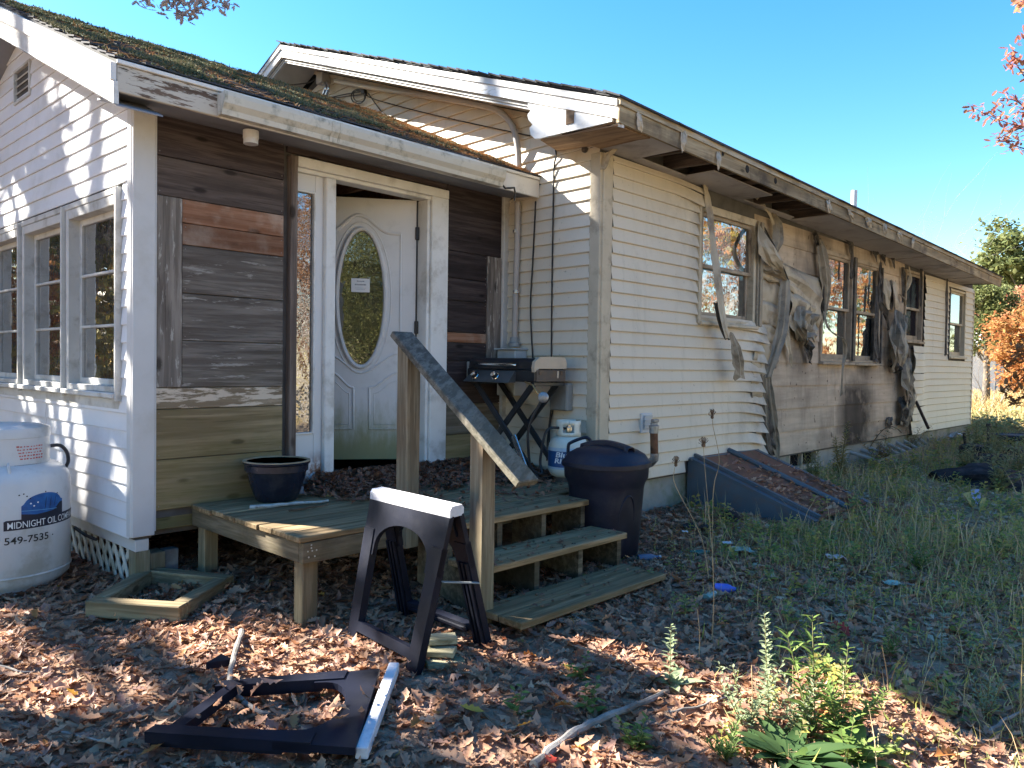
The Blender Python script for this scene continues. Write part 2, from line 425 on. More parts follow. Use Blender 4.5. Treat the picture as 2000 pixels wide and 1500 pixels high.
m_meltbeige = plain('warped beige vinyl', (.42, .36, .27), .5, .4, var=.12, scale=3, bump=.2, bscale=30, dirt=(.13, .10, .075), dirtamt=.75, dscale=3.2)
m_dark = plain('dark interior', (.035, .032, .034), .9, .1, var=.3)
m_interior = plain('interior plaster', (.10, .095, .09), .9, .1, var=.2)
m_plank = wood('grey brown plank', (.115, .095, .08), (.225, .197, .172), angB, green=(.16, .15, .07), gz0=.55, gz1=1.55, gamt=.4, peel=(.34, .32, .29), peelamt=.08, scale=1.0)
m_plankv = wood('grey upright plank', (.12, .10, .085), (.24, .21, .18), angB, vert=True, peel=(.36, .34, .30), peelamt=.15, scale=1.0)
m_plankd = wood('dark brown plank', (.036, .027, .027), (.078, .060, .058), angB, scale=1.1)  # darkened for the shade under the eave as well as for age
m_plankr = wood('rusty brown plank', (0.238, 0.106, 0.057), (0.350, 0.194, 0.125), angB, stain=(0.420, 0.338, 0.273), stamt=.75, scale=.8)
m_plankp = wood('flaking painted plank', (0.224, 0.163, 0.113), (0.378, 0.294, 0.214), angB, peel=(0.644, 0.550, 0.439), peelamt=.6, green=(0.238, 0.200, 0.095), gz0=.7, gz1=1.6, gamt=.4, scale=.8)
m_plankg = wood('mossy green plank', (0.250, 0.189, 0.106), (0.428, 0.329, 0.199), angB, green=(0.242, 0.203, 0.073), gz0=.55, gz1=1.35, gamt=.5, scale=.7)
m_skirt = wood('dark mossy beam', (0.098, 0.081, 0.053), (0.210, 0.175, 0.113), angB, green=(0.140, 0.138, 0.053), gz0=.4, gz1=.8, gamt=.6)
m_fascia = wood('peeling fascia', (.13, .085, .06), (.20, .145, .11), angB, peel=(.60, .56, .48), peelamt=.92, rough=.8, scale=.6)
m_fasciad = wood('stained tan fascia', (.23, .17, .10), (.42, .34, .22), angD, stain=(.07, .055, .045), stamt=.8, rough=.8, scale=.5)
m_soffit = plain('soffit', (.36, .34, .34), .7, .2, var=.1, scale=2.5, bump=.1, bscale=40, dirt=(.14, .12, .11), dirtamt=.6, dscale=2)
m_soffitb = plain('bluish soffit', (.25, .26, .29), .7, .2, var=.1, scale=2, bump=.1, bscale=40, dirt=(.12, .11, .11), dirtamt=.5, dscale=2)
m_ply = wood('brown plywood', (.20, .125, .075), (.31, .21, .13), angC, scale=.6, knots=False)
m_rafter = wood('sooty rafter', (.05, .04, .035), (.13, .10, .08), angC, knots=False)
m_charwood = plain('charred roof deck', (.02, .018, .018), .8, .2, var=.5, scale=9, bump=.4, bscale=25)
def shingles():
    k = NT('asphalt shingle'); v = k.coords(rnd=3.)
    c = k.mixc(k.ramp(k.noise(v, 120, 2), .3, .7), (.035, .037, .045), (.085, .088, .10))
    c = k.mixc(k.ramp(k.noise(v, 3, 5), .4, .7, 0, .6), c, (.06, .06, .045))
    k.bsdf(c, .9, .2, 0, k.noise(v, 150, 2), .6, .004); return k.m
m_shingle = shingles()
m_moss = leafmat('moss', [(.045, .055, .028), (.075, .085, .04), (.16, .145, .08), (.12, .10, .07)], .1, .9, 1.6)
m_needle = leafmat('fallen pine needles', [(.30, .14, .06), (.46, .25, .11), (.40, .28, .16)], .1, .8)
m_conc = plain('mossy concrete', (.30, .29, .25), .9, .15, var=.15, scale=4, bump=.5, bscale=50, dirt=(.13, .16, .06), dirtamt=.75, dscale=2.2)
m_glassa = glassy('porch window glass', (.3, .32, .32), .62, .012, .08)
m_glass = glassy('window glass', (.35, .38, .38), .42, .012, .05)
m_glassd = glassy('dark screened glass', (.08, .08, .10), .05, .1, 0., (.05, .045, .06), .35)
m_glassw = glassy('rippled door glass', (.40, .38, .36), .26, .015, .22)
m_steeldoor = None

# ------------------------------------------------------------------ builders shared by both buildings
def slab(root, W, u0, u1, z0, z1, holes, mat, name='wall', th=.12, off=0.):
    us = sorted({u0, u1, *[min(max(h[i], u0), u1) for h in holes for i in (0, 1)]}); zs = sorted({z0, z1, *[min(max(h[i], z0), z1) for h in holes for i in (2, 3)]})
    b = MB()
    for a, c in zip(us[:-1], us[1:]):
        run = None
        for e, g in zip(zs[:-1], zs[1:]):
            um, zm = (a+c)/2, (e+g)/2
            if any(h[0] < um < h[1] and h[2] < zm < h[3] for h in holes): continue
            b.wbox(W, a, c, e, g, off-th, off, 0.0002)
    return b.build(name, mat, root)
def siding(root, W, z0, z1, expo, uL, uR, mat, name='siding_panel', holes=(), warp=None, lip=.013, base=.002, seams=(), nu=None, double=False):
    """lapped courses, each run between two openings is one object"""
    fL = uL if callable(uL) else (lambda z: uL); fR = uR if callable(uR) else (lambda z: uR)
    n = int(math.ceil((z1-z0)/expo - 1e-6)); res = []
    for i in range(n):
        za = z0+i*expo; zb = min(za+expo, z1); zm = (za+zb)/2
        a0, a1, b0, b1 = fL(za), fL(zb), fR(za), fR(zb)
        if max(b0, b1) - min(a0, a1) < .02: continue
        cuts = [(h[0], h[1]) for h in holes if h[2] < zm < h[3]] + [(sm[0]-.0015, sm[0]+.0015) for sm in seams if sm[1] <= i < sm[2]]
        segs = [(min(a0, a1), max(b0, b1))]
        for ca, cb in cuts:
            ns = []
            for s0, s1 in segs:
                if cb <= s0 or ca >= s1: ns.append((s0, s1)); continue
                if ca > s0: ns.append((s0, ca))
                if cb < s1: ns.append((cb, s1))
            segs = ns
        for s0, s1 in segs:
            if s1-s0 < .015: continue
            q = MB(); m = nu or (max(2, int((s1-s0)/.05)) if warp else 2)
            if double: prof = [(zb, base), (zm+.012, lip*.62), (zm, lip*.95), (zm-.001, base+lip*.12), (zm-.012, base+lip*.2), (za+.004, lip), (za, lip*.8), (za+.001, base)]
            else: prof = [(zb, base), (za+.006, lip), (za, lip*.85), (za+.001, base)]
            rows = []
            for zz, of in prof:
                lo = max(s0, a0+(a1-a0)*(zz-za)/(zb-za)) if zb > za else s0; hi = min(s1, b0+(b1-b0)*(zz-za)/(zb-za))
                if hi < lo: hi = lo = (hi+lo)/2
                r = []
                for j in range(m+1):
                    u = lo+(hi-lo)*j/m; z = zz; o = of
                    if warp:
                        du, dz, do = warp(u, z, i, zz-za); u += du; z += dz; o += do
                    r.append(W.p(u, z, o))
                rows.append(r)
            q.grid(rows)
            res.append(q.build(name, mat, root, smooth=bool(warp), fix=True, angle=35))
    return res
def window(root, W, u0, u1, z0, z1, mats, kind='sash', cw=.05, rec=.05, glass=None, label=None, mid=.5, muntins=2, proud=.02, sillout=.06, head=None):
    """window (part) > sash, pane, sill, muntin (sub-parts)"""
    mf, ms = mats; glass = glass or m_glass; hd = head or cw
    b = MB()
    b.wbox(W, u0, u0+cw, z0, z1, -.09, proud); b.wbox(W, u1-cw, u1, z0, z1, -.09, proud)
    b.wbox(W, u0+cw, u1-cw, z1-hd, z1, -.09, proud-.002); b.wbox(W, u0+cw, u1-cw, z0, z0+cw*.7, -.09, proud-.002)
    w = b.build('window', mf, root)
    if label: w['label'] = label
    s = MB(); s.wbox(W, u0-.01, u1+.01, z0-.035, z0-.001, -.02, sillout, .006); s.build('sill', mf, w)
    a0, a1, c0, c1 = u0+cw, u1-cw, z0+cw*.7, z1-hd
    def sash(x0, x1, y0, y1, o, st=.035, bot=None):
        q = MB(); bt = bot or st
        q.wbox(W, x0, x0+st, y0, y1, o-.03, o); q.wbox(W, x1-st, x1, y0, y1, o-.03, o)
        q.wbox(W, x0+st, x1-st, y1-st, y1, o-.03, o-.001); q.wbox(W, x0+st, x1-st, y0, y0+bt, o-.03, o-.001)
        q.build('sash', ms, w)
        g = MB(); g.wbox(W, x0+st-.004, x1-st+.004, y0+bt-.004, y1-st+.004, o-.021, o-.016, .0005); g.build('pane', glass, w)
        return x0+st, x1-st, y0+bt, y1-st
    if kind == 'sash':
        zm = c0+(c1-c0)*mid
        sash(a0, a1, zm-.02, c1, -.012); sash(a0, a1, c0, zm+.018, -.045, bot=.06)
    else:
        x0, x1, y0, y1 = sash(a0, a1, c0, c1, -rec, .04)
        for k in range(muntins):
            zz = y0+(y1-y0)*(k+1)/(muntins+1)
            q = MB(); q.wbox(W, x0, x1, zz-.009, zz+.009, -rec-.028, -rec+.002); q.build('muntin', ms, w)
    return w

# ================================================================== the porch addition
add = thing('porch_addition', 'low white sided porch addition with mossy roof, weathered plank front and open front door', 'porch', (K1.x, K1.y, .45))
EA = .39                                        # eave overhang
SLA = .44
def zroofA(s): return 2.955 + SLA*(EA-s)        # top of roof at distance s outward of the plank front
RIDGE = -2.14
WRK = .24                                       # rake overhang beyond the gable wall
# window positions on the gable
def awin(pl, pr, ptl, ptr, pbl): 
    return WA.u(pr), WA.u(pl), WA.uz(pl, pbl)[1], WA.uz((pl+pr)/2, (ptl+ptr)/2)[1]
aw1 = awin(134, 236, 413, 386, 756); aw2 = awin(48, 129, 438, 414, 752)
wdt = aw2[1]-aw2[0]; gap = aw2[0]-aw1[1]
aw3 = (aw2[1]+gap, aw2[1]+gap+wdt, aw2[2], aw2[3])
z0w = (aw1[2]+aw2[2])/2; z1w = (aw1[3]+aw2[3])/2
awh = [(a[0], a[1], z0w, z1w) for a in (aw1, aw2, aw3)]
GW = 2*-RIDGE
zA0 = WA.uz(246, 1049)[1]; eavez = 2.90
# shell
slab(add, WA, .0, GW, zA0, eavez, awh, m_interior, 'wall', .1, -.003)
b = MB(); b.prism([WA.p(0, eavez, -.003), WA.p(GW, eavez, -.003), WA.p(GW/2, eavez+SLA*GW/2, -.003)], -WA.n*.1); b.build('gable_wall', m_interior, add)
def gabR(z): return 0.03 if z < eavez else (z-eavez)/SLA
def gabL(z): return GW-.03 if z < eavez else GW-(z-eavez)/SLA
vent = (WA.u(63), WA.u(32), WA.uz(47, 197)[1], WA.uz(47, 128)[1])
wholes = [(min(a[0] for a in awh)-.03, max(a[1] for a in awh)+.03, z0w-.06, z1w+.035), vent]
siding(add, WA, zA0, eavez+SLA*GW/2-.04, .1045, gabR, gabL, m_vinylw, holes=wholes, seams=[(WA.u(34), 20, 23), (WA.u(56), 17, 20), (WA.u(52), 15, 17), (WA.u(92), 5, 8)])
for a in awh:
    window(add, WA, *a, (m_greytrim, m_greytrim), 'casement', cw=.05, rec=.05, glass=m_glassa, muntins=2, proud=.018, sillout=.05, head=.06)
for ue in [awh[0][0]-.015, (awh[0][1]+awh[1][0])/2, (awh[1][1]+awh[2][0])/2]:
    b = MB(); b.wbox(WA, ue-.011, ue+.011, z0w-.05, z1w+.03, -.01, .042); b.build('window_channel', m_greytrim, add)
b = MB(); b.wbox(WA, wholes[0][0]+.03, wholes[0][1]-.03, z0w-.1, z0w-.04, -.01, .012); b.build('window_apron', m_greytrim, add)
b = MB(); b.wbox(WA, wholes[0][0]+.03, wholes[0][1]-.03, z1w+.002, z1w+.04, -.01, .02); b.build('window_head', m_greytrim, add)
# gable vent with louvres
b = MB(); v0, v1, v2, v3 = vent
b.wbox(WA, v0, v1, v2, v2+.02, -.03, .02); b.wbox(WA, v0, v1, v3-.02, v3, -.03, .02); b.wbox(WA, v0, v0+.02, v2+.02, v3-.02, -.03, .0205); b.wbox(WA, v1-.02, v1, v2+.02, v3-.02, -.03, .0205)
vo = b.build('gable_vent', m_greytrim, add)
for k in range(4):
    zz = v2+.035+k*(v3-v2-.05)/4
    b = MB(); b.box(WA.p((v0+v1)/2, zz+.012, -.008), WA.d*((v1-v0)/2-.02), (Z*.02-WA.n*.016), (WA.n*.003+Z*.003), .001); b.build('louvre', m_greytrim, vo)
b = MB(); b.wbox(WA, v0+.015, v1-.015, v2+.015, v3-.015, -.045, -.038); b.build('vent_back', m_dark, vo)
# corner post: wide face on the plank side, narrow face on the gable side
tc = WB.u(303); zc0 = WB.uz(280, 1047)[1]
b = MB(); b.wbox(WB, -.012, tc-.006, zc0, 2.9, -.04, .018, .004); b.wbox(WA, -.0, .062, zc0-.004, 2.9, -.04, .016, .004); b.wbox(WB, tc-.006, tc+.006, zc0+.02, 2.86, -.04, .006, .002)
b.build('corner_trim', m_whitetrim, add)
# skirt board, piers, lattice under the gable
zs1 = zA0-.005; zs0 = zA0-.075
b = MB(); b.wbox(WA, .0, GW, zs0, zs1, -.09, -.012); b.build('skirt_board', m_whitetrim, add)
gA = float(gz(K1.x, K1.y))
m_pier = wood('pier wood', (.17, .14, .10), (.30, .26, .20), 0, vert=True, green=(.14, .14, .07), gz0=.05, gz1=.5, gamt=.5)
m_pierb = plain('painted grey pier', (.12, .125, .13), .7, .3, var=.25, scale=6, dirt=(.25, .26, .27), dirtamt=.5, dscale=5)
for (ua, ub, oa, ob, W_, mm) in ((.0, .10, -.10, -.012, WA, m_pier), (.05, .20, -.16, -.035, WB, m_pier), (.205, .29, -.14, -.06, WB, m_pierb)):
    b = MB(); b.wbox(W_, ua, ub, gA-.05, zs0+(.0 if W_ is WA else -.03), oa, ob, .004); b.build('pier', mm, add)
def clip_line(p, d, x0, x1, y0, y1):
    t0, t1 = -9., 9.
    for q, e, a, c in ((p[0], d[0], x0, x1), (p[1], d[1], y0, y1)):
        if abs(e) < 1e-9: continue
        ta, tb = (a-q)/e, (c-q)/e
        if ta > tb: ta, tb = tb, ta
        t0, t1 = max(t0, ta), min(t1, tb)
    return t0, t1
m_lat = plain('white lattice', (.55, .54, .48), .7, .25, var=.15, scale=6, bump=.3, bscale=50, dirt=(.22, .22, .14), dirtamt=.6, dscale=5)
lz0, lz1 = gA-.02, zs0+.0
for sgn, of in ((1, -.03), (-1, -.04)):
    for k in range(-4, 20):
        u = .1+k*.108
        d = (math.cos(math.radians(56))*sgn, math.sin(math.radians(56)))
        t0, t1 = clip_line((u, lz0), d, .10, 1.5, lz0, lz1)
        if t1-t0 < .06: continue
        p, q = WA.p(u+d[0]*t0, lz0+d[1]*t0, of), WA.p(u+d[0]*t1, lz0+d[1]*t1, of)
        b = MB(); b.beam(p, q, .008, .036, up=(q-p).cross(WA.n), ch=.001); b.build('lattice_slat', m_lat, add)
# plank front --------------------------------------------------------
tD0, tD1 = WB.u(562), WB.u(868)                 # door unit between outer casings
def bz(px, py): return WB.uz(px, py)[1]
zb0 = bz(320, 998)
def board(t0, t1, z0, z1, mat, off=.0, th=.022, name='plank', lab=None, nails=True, j=.003):
    b = MB(); b.wbox(WB, t0+.0015, t1-.0015, z0+.0022, z1-.0022, off-th, off+random.uniform(-j, j), .003)
    o = b.build(name, mat, add)
    if lab: o['label'] = lab
    if nails and t1-t0 > .3:
        q = MB()
        for tt in (t0+.018, t1-.02):
            for zz in (z0+.025, z1-.025):
                q.lathe(WB.p(tt, zz, off+.0032), [(.0035, -.002), (.003, .0006), (0, .0008)], 8, WB.n)
        q.build('nail', m_nail, o)
    return o
m_nail = plain('old nail', (.25, .22, .2), .5, .5, .6)
z = lambda px, py: bz(px, py)
L0, L1 = tc+.004, WB.u(553); LV = WB.u(355)
zl = [z(305, 297), (z(304, 376)+z(553, 423))/2]
zr = [zl[1], (z(355, 434)+z(553, 463.5))/2, (z(355, 477)+z(551, 502))/2, z(355, 572), z(355, 665), z(355, 757)]
zr.insert(0, 0)
zlow = [z(303, 799.8), z(303, 899), z(303, 999)]
board(L0, L1, (z(306, 297)+z(551, 355))/2, 2.86, m_plankd)
board(L0, L1, zl[1], (z(306, 297)+z(551, 355))/2, wood('brown plank with knot', (.075, .058, .052), (.145, .115, .102), angB, scale=1.1))
board(L0, LV, zr[6], zl[1], m_plankv, .004, nails=False)
for (a, c, mm) in ((zr[1], zr[2], m_plankr), (zr[2], zr[3], m_plankr), (zr[3], zr[4], m_plank), (zr[4], zr[5], m_plank), (zr[5], zr[6], m_plank)):
    board(LV, L1, c, a, mm)
board(L0, L1, zlow[0], zr[6], m_plankp); board(L0, L1, zlow[1], zlow[0], m_plankg); board(L0, L1, zlow[2], zlow[1], m_plankg)
b = MB(); b.wbox(WB, tc-.02, WB.u(600), z(340, 1033), zlow[2]-.004, -.09, -.03, .004); b.build('sill_beam', m_skirt, add)
R0, R1 = tD1+.006, WB.u(978)
RV = WB.u(949)
for (ya, yb, xa, xb, mm, nm) in ((395, 487, R0, R1, m_plankd, 0), (487, 541, R0, RV, m_plankd, 1), (541, 585, R0, RV, m_plankd, 1), (585, 648, R0, RV, m_plankd, 1),
                             (648, 668, R0, RV, m_plankr, 0), (668, 705, R0, RV, m_plankd, 1), (705, 790, R0, R1, m_plankd, 1), (790, 850, R0, R1, m_plank, 1), (850, 930, R0, R1, m_plankg, 1)):
    za, zb = z(870, ya), z(870, yb)
    if ya == 395: za = 2.86
    board(xa, xb, max(zb, .5), za, mm)
board(RV, R1, z(870, 705), z(870, 487), m_plankv, .004, nails=False)
board(tD0-.01, tD1+.01, z(567, 299)+.004, 2.86, m_plankd, -.004, nails=False)
b = MB(); b.wbox(WB, WB.u(976), WB.u(997), .55, 2.84, -.02, .03, .004); b.build('corner_post', m_greytrim, add)
slab(add, WB, 0., T2, .45, 2.9, [(tD0+.02, tD1-.02, .3, z(567, 300)-.02)], m_interior, 'wall', .07, -.026)
# door unit ----------------------------------------------------------
zH = (z(567, 301)+z(866, 374))/2; zS = .555
tW = WB.u(575)
b = MB(); b.wbox(WB, tD0, tW, .5, zH, -.05, .03, .004); o = b.build('door_jamb_board', wood('dark jamb board', (.11, .08, .065), (.22, .18, .155), angB, vert=True), add)
hB = (z(580, 318)+z(848, 392))/2
b = MB(); b.wbox(WB, tW+.001, tD1, hB, zH, -.06, .034, .004); b.wbox(WB, tW+.002, tD1-.05, hB-.03, hB-.001, -.1, .012, .004)
b.wbox(WB, WB.u(836), tD1-.001, zS, hB-.001, -.06, .032, .004); b.wbox(WB, WB.u(830), WB.u(835.5), zS, hB-.031, -.12, .01, .004)
fr = b.build('door_frame', m_white, add)
tM0, tM1 = WB.u(631), WB.u(650)
b = MB(); b.wbox(WB, tM0, tM1, zS-.03, hB-.032, -.09, .028, .006); b.build('mullion', m_white, add)
# sidelight
gz0_, gz1_ = z(594, 845), (z(577, 372)+z(612, 378))/2
tg0, tg1 = WB.u(578.5), WB.u(612)
b = MB(); b.wbox(WB, tW+.002, tg0-.012, zS-.02, hB-.031, -.06, -.012); b.wbox(WB, tg1+.012, tM0-.001, zS-.02, hB-.031, -.06, -.012); b.wbox(WB, tg0-.0115, tg1+.0115, gz1_+.012, hB-.031, -.06, -.013); b.wbox(WB, tg0-.0115, tg1+.0115, zS-.02, gz0_-.012, -.06, -.013)
def rusty():
    k = NT('white steel with rust'); P, xyz = k.pos(); v = k.coords()
    c = k.mixc(k.noise(v, 3, 4), (.60, .60, .60), (.67, .67, .66))
    m = k.math('MULTIPLY', k.near(P, tuple(WB.p(WB.u(625), .58)), .05, .24), k.ramp(k.noise(v, 22, 6, .7), .36, .55))
    c = k.mixc(m, c, (.17, .06, .02)); k.bsdf(c, .5, .4, 0, k.noise(v, 80, 2), .1, .003); return k.m
sd = b.build('sidelight', rusty(), add)
b = MB()
for (a, c_, e, f) in ((tg0-.012, tg0, gz0_-.012, gz1_+.012), (tg1, tg1+.012, gz0_-.012, gz1_+.012), (tg0, tg1, gz0_-.012, gz0_), (tg0, tg1, gz1_, gz1_+.012)): b.wbox(WB, a, c_, e, f, -.05, -.002, .003)
b.build('glazing_bead', m_white, sd)
b = MB(); b.wbox(WB, tg0, tg1, gz0_, gz1_, -.034, -.028, .001); b.build('pane', m_glassw, sd)
b = MB(); b.wbox(WB, tM1, WB.u(832), .52, .552, -.16, .05, .003); b.build('threshold', plain('grey threshold', (.2, .2, .2), .5, .4), add)
# the door leaf, hinged right, swung inwards
H0 = WB.p(WB.u(829), 0, -.10)
WL = Wall(H0, V((-.985, -.175, 0)), n=V((.175, -.985, 0)))
if WL.n.dot(-H0) < 0: WL.n = -WL.n
LW = .93; LZ0, LZ1 = WL.uz(700, 897)[1], WL.uz(740, 388)[1]
def doormat():
    k = NT('grimy white door'); P, xyz = k.pos(); v = k.coords()
    c = k.mixc(k.noise(v, 2.2, 5, .6), (.54, .54, .54), (.68, .68, .68))
    c = k.mixc(k.ramp(k.noise(v, 5, 6, .7), .5, .75, 0, .4), c, (.33, .33, .31))
    hz = k.math('ADD', xyz[2], k.math('MULTIPLY', k.math('SUBTRACT', k.noise(k.coords((6, 6, 1.5)), 2, 6, .7), .5), .55))
    c = k.mixc(k.ramp(hz, .70, 1.15, .9, 0), c, (.19, .20, .075))
    k.bsdf(c, .5, .4, 0, k.noise(v, 120, 2), .12, .003); return k.m
m_steeldoor = doormat()
ocu, ocz = WL.uz(705.5, 582); oru = WL.u(661)-ocu; orz = (WL.uz(705, 452)[1]-WL.uz(705, 713)[1])/2
b = MB(); N = 48
# leaf with an oval hole: outer rectangle points matched to the oval
ang = [2*PI*i/N for i in range(N)]
oval = [(ocu+oru*math.cos(a), ocz+orz*math.sin(a)) for a in ang]
def rectpt(a):
    dx, dz = math.cos(a)*oru, math.sin(a)*orz; best = 1e9
    for lim, c_, d_ in ((0., ocu, dx), (LW, ocu, dx), (LZ0, ocz, dz), (LZ1, ocz, dz)):
        if abs(d_) > 1e-6:
            t = (lim-c_)/d_
            if t > 0: best = min(best, t)
    return (min(max(ocu+dx*best, 0), LW), min(max(ocz+dz*best, LZ0), LZ1))
rect = [rectpt(a) for a in ang]
rect_c = []
for i in range(N):                                # snap the point nearest each corner
    rect_c.append(rect[i])
for cx, cz in ((0, LZ0), (LW, LZ0), (0, LZ1), (LW, LZ1)):
    i = min(range(N), key=lambda i: (rect_c[i][0]-cx)**2+(rect_c[i][1]-cz)**2); rect_c[i] = (cx, cz)
rows = [[WL.p(*rect_c[i % N], -.045) for i in range(N+1)], [WL.p(*rect_c[i % N], 0) for i in range(N+1)], [WL.p(*oval[i % N], 0) for i in range(N+1)], [WL.p(*oval[i % N], -.045) for i in range(N+1)], [WL.p(*rect_c[i % N], -.045) for i in range(N+1)]]
b.grid(rows); door = b.build('door', m_steeldoor, add); door['label'] = 'grimy white front door with oval glass, standing ajar'
# oval rim, glass, mouldings
ring = [WL.p(ocu+(oru+.018)*math.cos(a), ocz+(orz+.018)*math.sin(a), .006) for a in ang+[ang[0], ang[1]]]
b = MB(); b.tube(ring, .017, 8, False); b.build('oval_rim', m_steeldoor, door, smooth=True)
ring = [WL.p(ocu+(oru+.062)*math.cos(a), ocz+(orz+.07)*math.sin(a), .0) for a in ang+[ang[0], ang[1]]]
b = MB(); b.tube(ring, .006, 6, False); b.build('oval_moulding', m_steeldoor, door, smooth=True)
b = MB(); b.add([WL.p(ocu+oru*math.cos(a), ocz+orz*math.sin(a), -.02) for a in ang], [tuple(range(N))]); b.build('pane', m_glassw, door)
def lpath(pts, r, name='moulding', o=.0):
    P = []
    for i in range(len(pts)-1):
        (x0, y0), (x1, y1) = pts[i], pts[i+1]
        for k in range(6): P.append((x0+(x1-x0)*k/6, y0+(y1-y0)*k/6))
    P.append(pts[-1])
    b = MB(); b.tube([WL.p(*WL.uz(x, y), o) for x, y in P], r, 8); return b.build(name, m_steeldoor, door, smooth=True)
def cosarc(x0, x1, y0, y1, n=10): return [(x0+(x1-x0)*i/n, y0+(y1-y0)*(1-math.cos(PI*i/n))/2) for i in range(n+1)]
top = cosarc(646, 700, 452, 420)+cosarc(700, 765, 420, 456)[1:]+[(783, 457)]
lpath(top, .014); lpath([(783, 457), (781, 690)], .008)
vee = cosarc(646, 705, 695, 728)+cosarc(705, 781, 728, 690)[1:]
lpath(vee, .008)
lpath([(646, 727)]+cosarc(648, 690, 728, 757)+[(690, 838), (646, 838)], .009)
lpath(cosarc(721, 781, 757, 727)+[(781, 838), (721, 838), (721, 757)], .009)
lpath([(646, 742)]+cosarc(648, 682, 744, 768)+[(682, 829), (646, 829)], .004); lpath(cosarc(730, 775, 768, 744)+[(775, 829), (730, 829), (730, 768)], .004)
m_blackmetal = plain('black metal', (.02, .02, .022), .45, .5, .3, var=.2)
for py in (457, 640):
    u_, z_ = WL.uz(828, py); b = MB(); b.wbox(WL, -.012, .02, z_-.05, z_+.05, -.02, .016, .004); b.build('hinge', m_blackmetal, door)
b = MB(); b.wbox(WL, .0, .012, LZ0, LZ1, -.001, .006); b.build('weather_strip', m_blackmetal, door)
# paper notices on the glass
m_paper = plain('white paper', (.72, .72, .72), .8, .2, var=.03); m_print = plain('grey print', (.2, .21, .23), .8, .1)
pu0, pz0 = WL.uz(722, 571); pu1, pz1 = WL.uz(686, 543)
b = MB(); b.wbox(WL, pu0, pu1, pz0, pz1, -.012, -.0105, .0003); pp = b.build('paper_notice', m_paper, door)
b = MB()
for zz, a, c_, h in ((.8, .3, .7, .07), (.55, .2, .82, .1), (.3, .2, .8, .02), (.2, .25, .75, .02)):
    w_ = pu1-pu0; h_ = pz1-pz0
    x = a
    while x < c_:
        wdd = random.uniform(.03, .08); b.wbox(WL, pu0+w_*x, pu0+w_*min(x+wdd, c_), pz0+h_*(zz-h/2), pz0+h_*(zz+h/2), -.0104, -.0098, .0001); x += wdd+.02
b.build('print', m_print, pp)
# interior of the porch: floor, back wall, boards under the ceiling
b = MB(); b.box((WB.p(T2/2, .40, -2.1)), WB.d*(T2/2-.03), WB.n*2.03, Z*.06, .001); b.build('floor', m_interior, add)
b = MB(); b.wbox(WB, .0, T2, .3, 3.0, -GW-.1, -GW, .001); b.build('back_wall', m_interior, add)
m_brownint = wood('brown interior board', (.12, .06, .035), (.20, .11, .065), angB)
for k in range(7):
    b = MB(); b.wbox(WB, tM1-.5+k*.22, tM1-.5+k*.22+.215, 2.2, 3.05, -1.55, -1.53); b.build('interior_board', m_brownint, add)
for k in range(6):
    b = MB(); b.wbox(WB, tM1-.4+k*.4, tM1-.36+k*.4, 2.72, 2.86, -2.0, -.1); b.build('ceiling_joist', m_brownint, add)
b = MB(); b.wbox(WB, tM1+.28, tM1+.42, .45, 2.8, -.75, -.66); b.build('interior_post', wood('interior post', (.10, .055, .04), (.17, .10, .07), angB, True), add)
# eave: soffit, fascia, gutter ----------------------------------------
tl = -WRK-.0
u_cend = T2 + .0
def RB(t, s, z): return WB.p(t, z, s)            # point over the plank front frame
def tend(s):                                     # where the roof meets the tall gable wall, at outward distance s
    q = K2 + WC.d*(s/ max(.2, WC.d.dot(WB.n))); return (q-WB.o).dot(WB.d)
def tfr(s):                                      # front (rake) end of the roof
    q = WA.o + WA.n*WRK + WA.d*(-s/max(.2, -WA.d.dot(WB.n))); return (q-WB.o).dot(WB.d)
b = MB(); b.prism([RB(tfr(EA)+.05, EA-.03, 2.795), RB(tend(EA), EA-.03, 2.795), RB(tend(-.02), -.02, 2.84), RB(tfr(-.02)+.05, -.02, 2.84)], Z*.012); b.build('soffit', m_soffitb, add)
tg_a, tg_b = WB.u(424, 200, EA), WB.u(972, 370, EA)
tj = tg_a+.02
b = MB(); b.wbox(WB, tfr(EA)+.004, tj, 2.785, 2.925, EA-.026, EA, .004); f1 = b.build('fascia_board', m_fascia, add); f1['label'] = 'fascia board with peeling cream paint over rotten brown wood'
b = MB(); b.wbox(WB, tj+.002, tend(EA)-.01, 2.785, 2.925, EA-.026, EA-.002, .004); b.build('fascia_board', m_white, add)
b = MB(); b.wbox(WB, tfr(EA), tend(EA)-.02, 2.927, 2.95, EA-.03, EA+.012, .003); b.build('drip_edge', m_white, add)
gut = [(.0, .0), (.055, .0), (.062, .03), (.085, .06), (.092, .1), (.092, .122), (.08, .122), (.08, .105), (.074, .066), (.054, .037), (.048, .008), (.004, .008), (.004, .13), (.0, .13)]
m_gutter = plain('cream gutter', (.55, .53, .46), .45, .4, var=.08, scale=3, bump=.1, bscale=60, dirt=(.10, .11, .08), dirtamt=.75, dscale=6)
b = MB()
def gprof(t): return [RB(t, EA+.001+x, 2.79+h-.004*(t-tg_a)) for x, h in gut]
b.grid([gprof(tg_a)+[gprof(tg_a)[0]], gprof((tg_a+tg_b)/2)+[gprof((tg_a+tg_b)/2)[0]], gprof(tg_b)+[gprof(tg_b)[0]]])
b.poly([RB(tg_a+.002, EA+.002+x, 2.79+h) for x, h in gut[:6]]+[RB(tg_a+.002, EA+.002, 2.91)])
b.poly([RB(tg_b-.002, EA+.002+x, 2.782+h) for x, h in gut[:6]]+[RB(tg_b-.002, EA+.002, 2.9)])
go = b.build('gutter', m_gutter, add)
